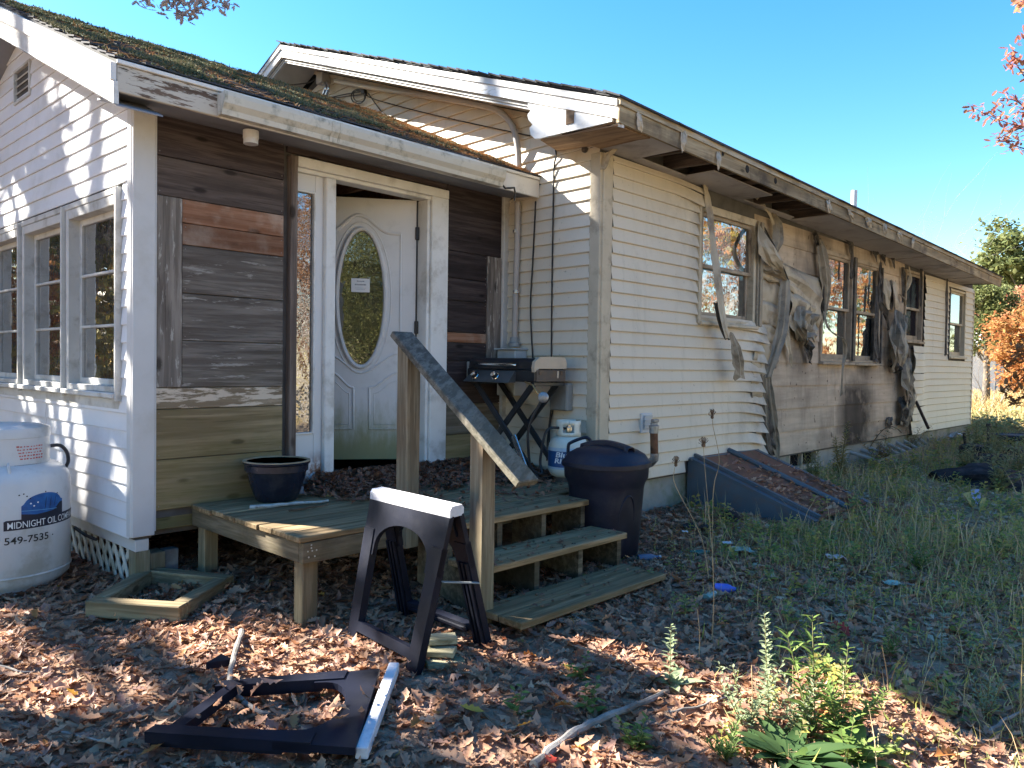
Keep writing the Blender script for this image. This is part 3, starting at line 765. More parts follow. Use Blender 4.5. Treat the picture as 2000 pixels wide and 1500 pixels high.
for f_ in (.0, .31, .335, .93):
    t = tg_a+(tg_b-tg_a)*f_
    b = MB(); P_ = [RB(t, EA+.001+x*1.03, 2.788+h) for x, h in gut[1:6]]; Q_ = [p+WB.d*.018 for p in P_]; b.grid([P_, Q_]); b.build('gutter_joint', m_gutter, go, solid=.003)
b = MB(); b.tube([RB(tg_b-.01, EA+.05, 2.80), RB(tg_b+.03, EA+.055, 2.775), RB(tg_b+.10, EA+.05, 2.79), RB(tg_b+.14, EA+.045, 2.80), RB(tg_b+.155, EA+.04, 2.77), RB(tg_b+.155, EA+.035, 2.70)], .008, 6); b.build('gutter_wire', m_blackmetal, go)
b = MB(); pl = RB(WB.u(490, 258, .25), .25, 2.79); b.lathe(pl-Z*.075, [(.0, 0), (.043, 0), (.043, .03), (.046, .032), (.046, .08)], 20); b.build('soffit_lamp', m_whitetrim, add)
# rake boards on the gable
def rake_pt(s, dz, o): 
    q = RB(tfr(s), s, zroofA(s)+dz); return q + WA.n*o
for (d0, d1, o0, o1, mm) in ((-.025, -.115, .0, .03, m_white), (-.117, -.235, -.012, .014, m_white)):
    for sA, sB in ((EA, RIDGE), (RIDGE, 2*RIDGE-EA)):
        def PT(s, dz, o):
            if s >= RIDGE: return rake_pt(s, dz, o)
            return RB(tfr(s), s, zroofA(2*RIDGE-s)+dz)+WA.n*o
        b = MB(); b.prism([PT(sA, d0, o0), PT(sB, d0, o0), PT(sB, d1, o0), PT(sA, d1, o0)], WA.n*(o1-o0)); b.build('rake_board', mm, add)
b = MB()
b.prism([rake_pt(EA, -.245, 0), rake_pt(RIDGE, -.245, 0), rake_pt(RIDGE, -.245, -WRK), rake_pt(EA, -.245, -WRK)], Z*.008)
q = lambda s, o: RB(tfr(s), s, zroofA(2*RIDGE-s)-.245)+WA.n*o
b.prism([q(RIDGE, 0), q(2*RIDGE-EA, 0), q(2*RIDGE-EA, -WRK), q(RIDGE, -WRK)], Z*.008); b.build('rake_soffit', m_soffitb, add)
# roof deck and shingle courses
b = MB(); th = .03
for (sa, sb, f) in ((EA, RIDGE, lambda s: zroofA(s)), (RIDGE, 2*RIDGE-EA, lambda s: zroofA(2*RIDGE-s))):
    b.prism([RB(tfr(sa), sa, f(sa)-.025), RB(tend(sa) if sa > RIDGE-.1 else T2, sa, f(sa)-.025), RB(tend(sb) if sb > RIDGE-.1 else T2, sb, f(sb)-.025), RB(tfr(sb), sb, f(sb)-.025)], Z*.02)
roof = b.build('roof', m_shingle, add)
nc = 21
for i in range(nc):
    s1_ = EA+.015-i*(EA-RIDGE)/nc; s0_ = max(s1_-(EA-RIDGE)/nc*1.12, RIDGE)
    b = MB(); t = tfr(s1_)-.012+random.uniform(-.01, .01); te = tend(s0_)-.005
    t -= random.uniform(0, .3); first = True
    while t < te:
        w_ = .305; ta, tb = max(t, tfr(s1_)-.012), min(t+w_-.004, te)
        if tb-ta > .02:
            j = random.uniform(-.006, .006); l0, l1 = random.uniform(.010, .020), random.uniform(.010, .020)
            a0, a1, c0, c1 = RB(ta, s1_+j, zroofA(s1_)+l0), RB(tb, s1_+j, zroofA(s1_)+l1), RB(tb, s0_, zroofA(s0_)+.002), RB(ta, s0_, zroofA(s0_)+.002)
            b.prism([a0, a1, c1 if False else c0, c1], -Z*.009)
        t += w_
    b.build('shingle_course', m_shingle, roof)
# moss tufts and needles lying on it
def moss(n, dens, mat, name, kind):
    tm = []; fs = []
    if kind == 'tuft':
        for k in range(7):
            a = 2*PI*k/7+.3*k; r = .5+.3*(k % 3); c_, s_ = math.cos(a), math.sin(a)
            i = len(tm); tm += [(c_*r-s_*.35, s_*r+c_*.35, 0), (c_*r+s_*.35, s_*r-c_*.35, 0), (c_*r*1.3, s_*r*1.3, .7+.25*(k % 2))]; fs.append((i, i+1, i+2))
        tm += [(.7, 0, .45), (-.35, .6, .45), (-.35, -.6, .45), (0, 0, .85)]; i = len(tm)-4; fs += [(i, i+1, i+3), (i+1, i+2, i+3), (i+2, i, i+3)]
    else:
        tm = [(-1, 0, 0), (0, -.04, .1), (1, 0, .02), (0, .04, .1)]; fs = [(0, 1, 2, 3)]
    P = []; S = []
    while len(P) < n:
        s_ = RNG.uniform(RIDGE, EA); t0, t1 = tfr(s_), tend(s_); t = RNG.uniform(t0, t1); f = (t-t0)/(t1-t0)
        if RNG.random() > dens(f, (EA-s_)/(EA-RIDGE), t, s_): continue
        q = RB(t, s_, zroofA(s_)+.012); P.append(q); S.append(RNG.uniform(.006, .022) if kind == 'tuft' else RNG.uniform(.03, .06))
    P = np.array(P); S = np.array(S); n = len(P)
    R = rots(RNG.uniform(0, 6.28, n), RNG.normal(0, .25, n), RNG.normal(0, .25, n))
    co, fi, lt = stamp(P, R, S, np.array(tm), fs)
    o = raw_mesh(name, co, fi, lt, mat, roof); o['kind'] = 'stuff'
def mossd(f, g, t, s):
    nz = noise.noise((t*2.2, s*3.1, 0))*.5+.5 + .35*noise.noise((t*7, s*8, 3))
    return max(0., min(1., (nz-.50)*3.2)) * (1. if f < .72 else .35) * (1. if g > .12 else .12)
moss(11000, mossd, m_moss, 'moss', 'tuft')
moss(15000, lambda f, g, t, s: (f**4)*1.1 + .07, m_needle, 'pine_needles', 'n')
# ================================================================== the long burnt house
hs = thing('burnt_house', 'long single storey beige vinyl sided house with burnt and melted side wall', 'house', (K3.x, K3.y, .2))
EM = .5; SLM = .36; ORK = .45; ZEV = 3.10
tE = WD.u(1956, 545, EM)
SAG = (WD.uz(1956, 540, EM)[1] - WD.uz(1206, 187, EM)[1])/tE
ZTOP = WD.uz(1206, 187, EM)[1] - SAG*WD.u(1206, 187, EM)
def sag(t): return SAG*t
RIDM = -(4.755-EM)
def zroofM(s, t=0.): return ZTOP + SLM*(EM-s) + sag(t)
ZEV = WD.uz(1198.4, 236.4, EM)[1]
zD0 = (WD.uz(1265, 940)[1]+WD.uz(1893, 825)[1])/2
EX = .1016
def dz_(px, py, o=0.): return WD.uz(px, py, o)[1]
def du_(px, py=712, o=0.): return WD.u(px, py, o)
print('house', 'T2', round(T2, 2), 'U3', round(U3, 2), 'UD', round(UD, 2), 'ZTOP', round(ZTOP, 2), 'ZEV', round(ZEV, 2), 'zD0', round(zD0, 2), 'SAG', round(SAG, 4), 'z far', dz_(1893, 825), 'near', dz_(1265, 940))
# openings on the long wall
W1 = (du_(1359), du_(1469), (dz_(1359, 626)+dz_(1463, 637))/2, (dz_(1380, 400)+dz_(1455, 424))/2)
W2a = (du_(1599), du_(1660.5), dz_(1628, 707), dz_(1628, 492)); W2b = (du_(1661.5), du_(1714), W2a[2], W2a[3])
W3 = (du_(1763), du_(1797), dz_(1780, 666), dz_(1780, 529)); W4 = (du_(1850), du_(1881), dz_(1866, 697), dz_(1866, 566))
BW = (du_(1551), du_(1607), dz_(1575, 917), dz_(1575, 874))
OPEN = [W1, W2a, W2b, W3, W4]
slab(hs, WD, 0., UD, zD0-.02, ZEV+.3, OPEN, m_interior, 'wall', .1, -.014)
slab(hs, WD, 0., UD, -.2, zD0-.02, [BW], m_conc, 'foundation', .2, -.03)
slab(hs, WC, 0., U3, -.2, zD0-.02, [], m_conc, 'foundation', .2, -.03)
UPK = U3 - (-RIDM); ULEFT = U3 - 2*(-RIDM)
slab(hs, WC, ULEFT, U3, zD0-.02, ZEV, [], m_interior, 'wall', .1, -.012)
b = MB(); b.prism([WC.p(ULEFT, ZEV, -.012), WC.p(U3, ZEV, -.012), WC.p(UPK, ZEV+SLM*(-RIDM)+.12, -.012)], -WC.n*.1); b.build('gable_wall', m_interior, hs)
# gable siding
def cL(z):
    lo = ULEFT if z < ZEV else ULEFT+(z-ZEV)/SLM
    a = -.03 if z < 2.84 else EA-(z-2.955)/SLA-.12
    if z > zroofA(RIDGE)+.05: a = -99
    return max(lo, a)
ZGC = ZTOP+SLM*EM-.185
def cR(z): return U3-.012 if z < ZGC else U3-.012-(z-ZGC)/SLM
siding(hs, WC, zD0, ZGC+SLM*(-RIDM)-.02, EX, cL, cR, m_vinylb, lip=.019, seams=[(-1.2, 26, 29), (-1.9, 29, 32)])
# corner post of the house
uc0 = WC.u(1150); ud1 = du_(1187)
b = MB(); b.wbox(WC, uc0, U3+.006, zD0-.01, ZEV-.01, -.03, .02, .004); b.wbox(WD, 0.008, ud1, zD0-.012, ZEV-.012, -.03, .02, .004)
b.wbox(WC, uc0-.012, uc0, zD0, ZEV-.012, -.02, .012, .002); b.wbox(WD, ud1, ud1+.012, zD0, ZEV-.012, -.02, .012, .002); b.build('corner_trim', m_beigetrim, hs)
b = MB(); b.wbox(WD, UD-.02, UD+.02, zD0-.01, ZEV+sag(UD), -.03, .02, .004); b.build('corner_trim', m_beigetrim, hs)
# long wall: near vinyl
def nzs(*a): return noise.noise(V((list(a)+[0., 0.])[:3]))
iw0 = int(math.ceil((W1[2]-.03-zD0)/EX)); iw1 = int(math.floor((W1[3]+.03-zD0)/EX)); zc = lambda i: zD0+i*EX
uA = ud1+.013
def warp_low(u, z, i, h):
    ue = du_(1492); k = max(0., min(1., (u-(ue-.85))/.85)); k = k*k
    r = nzs(i*1.7, .3, 2.)
    return (k*(.10*r-.04*(i % 3)), k*(-.06*abs(nzs(i*.9, 4.))-.05*k*(.5+r)) + .01*k*nzs(u*5, i), k*(.055*(1+nzs(i*2.3, u*3.))*(1-h/EX*.7)+.01))
siding(hs, WD, zD0, zc(iw0), EX, uA, du_(1488), m_vinylb, lip=.019, warp=warp_low, holes=[(du_(1340), du_(1480), zD0-.1, zD0+.14)])
def warp_mid(u, z, i, h):
    k = max(0., min(1., (u-(W1[0]-.22))/.22)); return (.01*nzs(i*3.1, 1.), -.01*k*k, k*k*.018*(1-h/EX))
siding(hs, WD, zc(iw0), zc(iw1), EX, uA, W1[0]-.028, m_vinylb, lip=.019, warp=warp_mid)
def warp_top(u, z, i, h):
    k = max(0., min(1., (u-(W1[0]-.5))/.55)); return (.02*k*nzs(i*3.1, 1.), -.05*k*k*(1.3-.3*i), k*k*(.05+.02*nzs(u*6, i)))
siding(hs, WD, zc(iw1), ZEV-.005, EX, uA, W1[0]+.02, m_vinylb, lip=.019, warp=warp_top)
# wide scorched boards that the vinyl used to cover
uB0, uB1 = W1[0]+.02, du_(1800)
siding(hs, WD, zD0+.0, ZEV+sag(4)-.02, .252, uB0-.0, uB1, m_soot, name='sheathing_board', holes=[(h[0]+.002, h[1]-.002, h[2]-.02, h[3]+.02) for h in OPEN]+[(uB0-.1, du_(1480), zD0-.1, W1[2]-.3)], seams=[(du_(1632), 0, 2), (du_(1530), 1, 2), (du_(1618), 2, 4), (du_(1545), 5, 7), (du_(1690), 3, 4)], lip=.0, base=-.012)
# far vinyl
def warp_far(u, z, i, h):
    k = max(0., 1-(u-du_(1797))/.5); k = min(1, k)**2; return (.03*k*nzs(i*2.1, 9.), .03*k*nzs(i*1.1, 5.)-.015*k, k*(.03+.03*nzs(i*3.3, u*2)))
iw3 = int(math.floor((W3[2]-.05-zD0)/EX))
siding(hs, WD, zD0, zc(iw3), EX, du_(1779), UD-.02, m_vinylb, lip=.019, warp=warp_far, holes=[(W4[0]-.02, W4[1]+.02, W4[2]-.05, W4[3]+.03)])
siding(hs, WD, zc(iw3), ZEV+sag(9)-.01, EX, W3[1]+.02, UD-.02, m_vinylb, lip=.019, warp=warp_far, holes=[(W4[0]-.02, W4[1]+.02, W4[2]-.05, W4[3]+.03)])
# windows
m_beigeburn = plain('smoke stained frame', (.36, .29, .215), .6, .3, var=.15, scale=5, bump=.2, bscale=60, dirt=(.10, .075, .055), dirtamt=.75, dscale=4)
window(hs, WD, *W1, (m_beigetrim, m_beigeburn), cw=.05, label='smoke stained sash window with vinyl strip hanging across', head=.07)
window(hs, WD, *W2a, (m_beigeburn, m_beigeburn), cw=.05, label='soot stained sash window, left of the pair'); w2b = window(hs, WD, *W2b, (m_beigeburn, m_beigeburn), cw=.05, label='charred sash window, right of the pair')
window(hs, WD, *W3, (m_beigeburn, m_beigeburn), cw=.035, glass=m_glassd, label='dark screened window beside the torn siding', mid=.47)
window(hs, WD, *W4, (m_beigetrim, m_beigetrim), cw=.035, label='far window in the clean beige siding')
b = MB(); b.wbox(WD, W1[0]-.03, W1[0]-.002, W1[2]-.02, W1[3]+.06, -.01, .035); b.build('window_channel', m_beigetrim, hs)
b = MB(); b.wbox(WD, W4[0]-.025, W4[0]-.002, W4[2]-.04, W4[3]+.02, -.01, .03); b.build('window_channel', m_char, hs)
b = MB(); b.wbox(WD, W1[1]+.002, W1[1]+.03, W1[2]-.02, W1[3]-.01, -.01, .04); b.build('window_channel', m_meltgrey, hs); b = MB(); b.wbox(WD, W1[1]+.031, W1[1]+.09, W1[2]+.0, W1[3]-.02, -.01, .055); b.build('window_channel', m_meltgrey, hs)
b = MB(); b.wbox(WD, W2b[1]+.002, W2b[1]+.035, W2b[2]-.02, W2b[3]-.03, -.01, .04); b.build('window_channel', m_char, hs); b = MB(); b.wbox(WD, W2a[1]-.03, W2b[0]+.03, W2a[2]+.02, W2a[3], .021, .045); b.build('window_channel', m_char, hs)
b = MB(); b.wbox(WD, W2b[1]-.15, W2b[1]-.051, W2b[2]+.04, W2b[2]+.6, -.044, -.005); b.build('charred_sash_stile', m_char, hs)
# dark sheets added behind the glass, the first for a dark sash reflection
m_sheet = plain('sooty curtain', (.16, .15, .15), .9, .1, var=.3, scale=5)
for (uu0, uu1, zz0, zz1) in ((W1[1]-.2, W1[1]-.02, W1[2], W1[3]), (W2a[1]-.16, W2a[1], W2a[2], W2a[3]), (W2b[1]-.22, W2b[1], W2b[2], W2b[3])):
    b = MB(); b.grid([[WD.p(uu0+(uu1-uu0)*i/12, zz, -.16+.02*math.sin(i*1.9)) for i in range(13)] for zz in (zz0, zz1)]); b.build('dark_sheet', m_dark, hs, smooth=True)
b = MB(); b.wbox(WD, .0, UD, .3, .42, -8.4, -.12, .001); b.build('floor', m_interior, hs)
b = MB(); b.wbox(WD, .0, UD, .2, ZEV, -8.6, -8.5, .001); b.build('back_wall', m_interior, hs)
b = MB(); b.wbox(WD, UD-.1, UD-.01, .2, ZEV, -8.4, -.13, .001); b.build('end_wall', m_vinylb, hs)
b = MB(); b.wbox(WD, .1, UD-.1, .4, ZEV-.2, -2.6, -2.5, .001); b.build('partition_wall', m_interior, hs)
# basement window
b = MB(); u0, u1, z0, z1 = BW
b.wbox(WD, u0, u0+.04, z0, z1, -.14, -.035); b.wbox(WD, u1-.04, u1, z0, z1, -.14, -.035); b.wbox(WD, u0+.04, u1-.04, z1-.03, z1, -.14, -.036); b.wbox(WD, u0+.04, u1-.04, z0, z0+.04, -.14, -.036); b.wbox(WD, (u0+u1)/2-.015, (u0+u1)/2+.015, z0+.04, z1-.03, -.12, -.05)
w = b.build('basement_window', m_beigetrim, hs); b = MB(); b.wbox(WD, u0+.03, u1-.03, z0+.03, z1-.02, -.10, -.095, .001); b.build('pane', m_glassd, w)
b = MB(); b.wbox(WD, u0-.05, u1+.05, z0-.1, z0-.003, -.04, .08); b.build('sill', m_conc, w)
# ---------------------------------------------------------------- melted and torn vinyl
def cat(pts, k=5):
    out = []; n = len(pts)
    for i in range(n-1):
        p0, p1, p2, p3 = [np.array(pts[max(0, min(n-1, j))], float) for j in (i-1, i, i+1, i+2)]
        for t in np.linspace(0, 1, k, endpoint=False):
            out.append(.5*((2*p1)+(-p0+p2)*t+(2*p0-5*p1+4*p2-p3)*t*t+(-p0+3*p1-3*p2+p3)*t**3))
    out.append(np.array(pts[-1], float)); return out
def ribbon(pts, mat, W=None, name='melted_siding_strip', curl=.18, seg=3, jag=0., parent=None, nc=5):
    """pts: (px, py, off, width m, angle deg from the wall plane); limp plastic with creases and a torn edge"""
    W = W or WD; rows = []; jag += .1; sd_ = pts[0][0]*.37+pts[0][1]*.11
    fold = [(.10+.9*jag*.3)*nzs(k*1.9, sd_)+.05*(-1)**k for k in range(nc)]
    for i, (px, py, o, w_, an) in enumerate(cat(pts, seg)):
        u, z = W.uz(px, py, o); c = W.p(u, z, o); an += 16*nzs(i*.33, sd_, 2.); a = math.radians(an)
        sd = W.d*math.cos(a)+W.n*math.sin(a); nn = W.n*math.cos(a)-W.d*math.sin(a)
        r = []
        for k in range(nc):
            f = k/(nc-1)*2-1; ed = abs(f) > .9
            j = w_*(fold[k]*(1+.6*nzs(i*.25, k*.7, sd_)) + jag*.8*nzs(i*.7, k*1.3, sd_))
            wd_ = w_/2*(1+(jag*1.2+.10)*nzs(i*.8, f*3, sd_) + (.16*nzs(i*2.7, f, sd_) if ed else 0))
            q = c+sd*(f*wd_)+nn*(curl*.45*w_*(1-f*f)+j)+Z*(.02*nzs(i*.9, k*.8, sd_+3)*(1 if i in (0, len(rows)) else .4))
            dn = (q-W.o).dot(W.n)
            if dn < .008: q = q+W.n*(.008-dn)
            r.append(q)
        rows.append(r)
    b = MB(); b.grid(rows); 
    for e_ in (0, len(rows)-1):
        for k in range(nc):
            i_ = e_*nc+k; v = V(b.v[i_]); t = (V(b.v[i_])-V(b.v[i_+(nc if e_ == 0 else -nc)])); b.v[i_] = tuple(v+t*(.5*nzs(k*2.7, sd_+e_)+.2*(k % 2)))
    return b.build(name, mat, parent or hs, solid=.0025)
def sheet(top, bot, mat, off=.03, rows=8, cols=14, bulge=.04, name='torn_siding_sheet', steps=0, rag=.02, seed=0.):
    """warped piece of vinyl between two pixel polylines"""
    T_ = cat(top, max(1, cols//(len(top)-1))); B_ = cat(bot, max(1, cols//(len(bot)-1))); n = min(len(T_), len(B_)); R = []
    for r in range(rows+1):
        f = r/rows; row = []
        for c in range(n):
            p = T_[c]*(1-f)+B_[c]*f; g = c/(n-1)
            st = ((f*steps) % 1)*.014 if steps else 0
            o = off+bulge*(nzs(g*3+seed, f*3, 1.+seed)+.5*nzs(g*7, f*6, seed+5.)) + st + bulge*1.2*max(0, g-.75)*2*abs(nzs(f*4, seed))
            u, z = WD.uz(p[0], p[1]+(rag*40*nzs(g*9, seed, 4.) if r == rows else 0), 0); row.append(WD.p(u, z, max(.012, o)))
        R.append(row)
    b = MB(); b.grid(R); return b.build(name, mat, hs, smooth=True, solid=.003, angle=22)
A_, B_m, C_ = m_meltbeige, m_meltgrey, m_char
# column of curved courses right of the first window
ys = [(545, 556), (590, 603), (630, 645), (667, 682), (702, 716), (737, 748), (775, 785)]
xs = [(1478, 1528), (1476, 1524), (1476, 1522), (1473, 1519), (1463, 1510), (1464, 1500), (1462, 1498)]
for i in range(6):
    (y0l, y0r), (y1l, y1r) = ys[i], ys[i+1]; (xl, xr), (xl1, xr1) = xs[i], xs[i+1]
    sheet([(xl, y0l-2, 0), ((xl+xr)/2, (y0l+y0r)/2-5, 0), (xr, y0r, 0)], [(xl1, y1l+2, 0), ((xl1+xr1)/2, (y1l+y1r)/2-3, 0), (xr1, y1r+4, 0)], A_, .02+.008*(i % 2), 5, 10, .03, seed=i*3.7, rag=.05)
sheet([(1478, 470, 0), (1505, 506, 0), (1540, 520, 0), (1597, 546, 0)], [(1483, 545, 0), (1520, 560, 0), (1556, 585, 0), (1594, 640, 0)], A_, .03, 10, 16, .05, steps=2, seed=2.2, rag=.3)
sheet([(1532, 560, 0), (1560, 585, 0), (1585, 600, 0)], [(1536, 640, 0), (1556, 668, 0), (1578, 655, 0)], A_, .05, 10, 14, .07, seed=8.1, rag=.5)
sheet([(1545, 605, 0), (1566, 610, 0), (1580, 615, 0)], [(1555, 672, 0), (1566, 664, 0), (1579, 668, 0)], B_m, .09, 10, 14, .08, seed=5.5, rag=.3)
ribbon([(1534, 620, .03, .12, 10), (1538, 665, .05, .17, 5), (1546, 715, .04, .03, 0)], A_, jag=.25)
ribbon([(1577, 662, .07, .10, 0), (1579, 685, .06, .15, 10), (1583, 710, .05, .10, 0)], C_, jag=.4)
ribbon([(1560, 600, .07, .12, 30), (1563, 640, .12, .10, 60), (1573, 668, .09, .05, 30)], B_m, jag=.3)
ribbon([(1577, 596, .05, .07, 50), (1580, 640, .05, .06, 70), (1583, 655, .03, .02, 70)], B_m)
# fold and dark channel
ribbon([(1482, 438, .03, .05, 0), (1492, 470, .12, .16, 25), (1510, 510, .16, .22, 30), (1534, 546, .12, .06, 20)], A_, curl=.1, nc=6)
ribbon([(1487, 440, .02, .04, 60), (1507, 480, .07, .07, 70), (1535, 545, .10, .05, 70)], C_)
ribbon([(1494, 512, .05, .10, 20), (1506, 528, .10, .20, 40), (1524, 545, .08, .12, 20)], B_m, curl=.3)
ribbon([(1534, 545, .10, .12, 40), (1531, 600, .11, .13, 45), (1524, 655, .11, .12, 50), (1511, 700, .09, .09, 60), (1500, 735, .06, .08, 60)], B_m)
ribbon([(1536, 548, .06, .05, 80), (1533, 600, .06, .05, 80), (1525, 670, .05, .04, 80), (1512, 712, .05, .04, 80)], C_)
ribbon([(1500, 712, .05, .05, 50), (1503, 770, .06, .08, 55), (1508, 820, .05, .10, 50), (1514, 862, .05, .10, 30), (1518, 897, .06, .05, 20)], B_m, jag=.15)
ribbon([(1496, 770, .03, .10, 0), (1498, 820, .03, .14, 0), (1502, 870, .03, .16, 0), (1508, 890, .03, .10, 0)], C_, jag=.2)
ribbon([(1488, 735, .04, .06, 70), (1494, 790, .03, .05, 60), (1496, 840, .03, .05, 50)], B_m)
ribbon([(1478, 386, .03, .05, 30), (1492, 404, .04, .05, 30), (1506, 424, .05, .04, 30), (1513, 448, .05, .02, 30)], A_)
ribbon([(1512, 418, .04, .06, 40), (1518, 444, .07, .13, 30), (1517, 475, .08, .12, 25), (1512, 500, .06, .04, 20)], B_m)
# strip across the first window
ribbon([(1377, 362, .06, .085, 0), (1384, 400, .07, .085, 5), (1392, 470, .10, .09, 10), (1402, 550, .14, .10, 10), (1414, 630, .17, .10, 5), (1421, 660, .17, .10, 0)], A_, curl=.12)
ribbon([(1428, 650, .17, .05, 10), (1436, 680, .18, .12, 10), (1440, 712, .17, .18, 5), (1441, 739, .15, .21, 0)], B_m, curl=.22)
ribbon([(1398, 592, .10, .04, 70), (1408, 630, .12, .06, 70), (1420, 662, .13, .05, 60)], C_)
ribbon([(1373, 360, .03, .1, 0), (1377, 378, .04, .08, 0), (1379, 392, .03, .05, 0)], C_)
# round the paired windows
ribbon([(1592, 452, .03, .05, 20), (1594, 466, .05, .06, 40), (1597, 481, .04, .05, 20)], C_, jag=.4)
ribbon([(1601, 468, .05, .05, 50), (1606, 500, .08, .13, 35), (1611, 545, .08, .15, 30), (1613, 580, .07, .08, 40), (1609, 628, .05, .03, 30)], B_m)
ribbon([(1602, 470, .04, .07, 80), (1605, 540, .05, .06, 80), (1607, 610, .04, .04, 80)], C_)
ribbon([(1610, 610, .06, .03, 30), (1617, 640, .09, .04, 30), (1634, 655, .12, .04, 20), (1649, 664, .12, .05, 40), (1651, 690, .10, .06, 50), (1646, 720, .09, .03, 40), (1644, 760, .08, .03, 20), (1643, 772, .07, .06, 10)], B_m)
ribbon([(1632, 455, .02, .02, 0), (1648, 466, .04, .05, 10), (1661, 475, .05, .05, 20)], C_, jag=.4)
ribbon([(1660, 464, .04, .10, 0), (1662, 476, .05, .12, 10), (1664, 500, .05, .05, 30), (1664, 530, .05, .05, 50), (1663, 545, .05, .04, 40)], C_, jag=.3)
ribbon([(1713, 560, .04, .05, 40), (1712, 620, .05, .06, 40), (1711, 690, .05, .10, 20), (1713, 706, .05, .12, 0)], C_, jag=.3)
# torn mass right of the pair
ribbon([(1720, 512, .03, .04, 20), (1719, 545, .04, .06, 30), (1717, 590, .04, .07, 20), (1726, 615, .03, .03, 20)], C_, jag=.4)
ribbon([(1728, 545, .03, .15, 0), (1731, 580, .05, .18, 5), (1733, 606, .04, .16, 0)], A_, curl=.1, jag=.1)
ribbon([(1746, 550, .05, .12, 0), (1749, 580, .08, .22, -10), (1752, 604, .07, .22, -10)], A_, curl=.12)
ribbon([(1757, 576, .08, .05, 0), (1765, 584, .10, .17, -20), (1768, 596, .08, .09, -20)], B_m, curl=.2)
ribbon([(1740, 550, .04, .05, 30), (1742, 590, .04, .05, 30), (1741, 604, .04, .03, 20)], C_)
ribbon([(1720, 590, .03, .06, 10), (1730, 618, .05, .09, 20), (1734, 645, .04, .05, 10)], C_, jag=.5)
for k, (x0, x1, w_, mm) in enumerate(((1744, 1746, .14, B_m), (1753, 1756, .16, B_m), (1761, 1760, .14, B_m), (1766, 1764, .10, A_))):
    ribbon([(x0+4, 605+5*k, .06, w_*.5, 10+20*k), (x0+2, 650, .11, w_, 35-18*k), (x1+1, 690, .13, w_*1.25, 20*k-20), (x1-3, 724-3*k, .08, w_*.5, 10)], mm, jag=.35, curl=.3)
ribbon([(1744, 700, .04, .14, 0), (1748, 716, .07, .2, 10), (1750, 728, .05, .12, 0)], C_, jag=.5)
ribbon([(1747, 652, .04, .10, 40), (1751, 680, .05, .14, 40), (1746, 705, .05, .10, 30)], C_, jag=.4)
for k, (x0, x1, x2, w_, mm) in enumerate(((1766, 1770, 1764, .16, B_m), (1773, 1778, 1770, .18, B_m), (1778, 1782, 1776, .10, A_))):
    ribbon([(x0-2, 700, .06, w_*.5, 10), (x0+2, 740, .10, w_, 30-25*k), (x1+2, 775, .12, w_*1.1, 25*k-20), (x2+2, 812, .09, w_*.9, 10), (x2-4, 832, .05, w_*.6, 0)], mm, jag=.3, curl=.3)
ribbon([(1762, 775, .05, .10, 30), (1766, 800, .10, .16, 10), (1764, 828, .06, .2, 0)], C_, jag=.5)
ribbon([(1737, 815, .02, .10, 0), (1736, 828, .03, .12, 0), (1738, 838, .02, .06, 0)], C_, jag=.2)
ribbon([(1783, 690, .06, .10, -20), (1786, 708, .10, .14, -30), (1780, 742, .06, .06, -10)], A_, curl=.25)
for q in ((1708, 1712), (1725, 1729), (1743, 1747)):
    y = 484+(q[0]-1708)*.42; ribbon([(q[0], y, .02, .03, 0), (q[0]+1, y+10, .04, .09, 20), (q[1], y+26, .02, .02, 0)], C_, jag=.5)
ribbon([(1776, 522, .04, .03, 20), (1778, 540, .07, .06, 30), (1775, 556, .08, .07, 30), (1770, 569, .06, .03, 20)], A_, curl=.25)
ribbon([(1763, 522, .03, .05, 20), (1764, 545, .04, .05, 40), (1763, 590, .04, .04, 50)], C_, jag=.4)
ribbon([(1797, 497, .03, .06, 20), (1799, 530, .04, .05, 40), (1798, 595, .04, .04, 50)], C_, jag=.4)
ribbon([(1849, 537, .03, .04, 20), (1849, 575, .03, .04, 40), (1847, 690, .03, .03, 50)], C_, jag=.3)
# ---------------------------------------------------------------- eave of the long wall
def RM(t, s, z): return WD.p(t, z+sag(t), s)
def tfm(s, o=ORK):
    q = WC.o + WC.n*o + WC.d*(U3 + s/max(.2, WC.d.dot(WD.n))); return (q-WD.o).dot(WD.d)
def soffit(t0, t1, s0, s1, mat, name='soffit_panel', z=ZEV+.012, lab=None, j=0.):
    b = MB(); b.prism([RM(t0, s0, z), RM(t1, s0, z), RM(t1, s1, z+j), RM(t0, s1, z)], Z*.01); o = b.build(name, mat, hs)
    if lab: o['label'] = lab
S1_ = EM-.025
ta, tb_, tc_, td_, te_, tf_ = [du_(x, y, .25) for x, y in ((1225, 300), (1283, 300), (1372, 345), (1488, 385), (1585, 430), (1895, 560))]
b = MB(); b.prism([RM(tfm(-.0, ORK-.03), 0, ZEV+.012), RM(ta, 0, ZEV+.012), RM(ta, S1_, ZEV+.012), RM(tfm(S1_, ORK-.03), S1_, ZEV+.012)], Z*.01); o = b.build('soffit_panel', m_ply, hs); o['label'] = 'bare brown plywood soffit at the corner'
soffit(ta+.003, tb_, 0, S1_, m_soffit)
soffit(tb_+.003, tc_, 0, .09, m_soffit)
soffit(tc_+.003, td_, 0, S1_-.12, m_soffit); soffit(td_+.003, te_, 0, .06, m_soffit, j=.02)
n = 8; tprev = te_
for k in range(n):
    t1 = te_+(tf_+.35-te_)*(k+1)/n; soffit(tprev+.008, t1-(.05 if k in (3, 6) else 0), 0, S1_, m_soffit, j=random.uniform(-.012, .006)); tprev = t1
t = tfm(.2)+.12
while t < tE:
    b = MB(); b.beam(RM(t, -.1, ZEV+.105), RM(t, S1_, ZEV+.085), .04, .12, ch=.002); b.build('rafter_tail', m_rafter, hs); t += .41
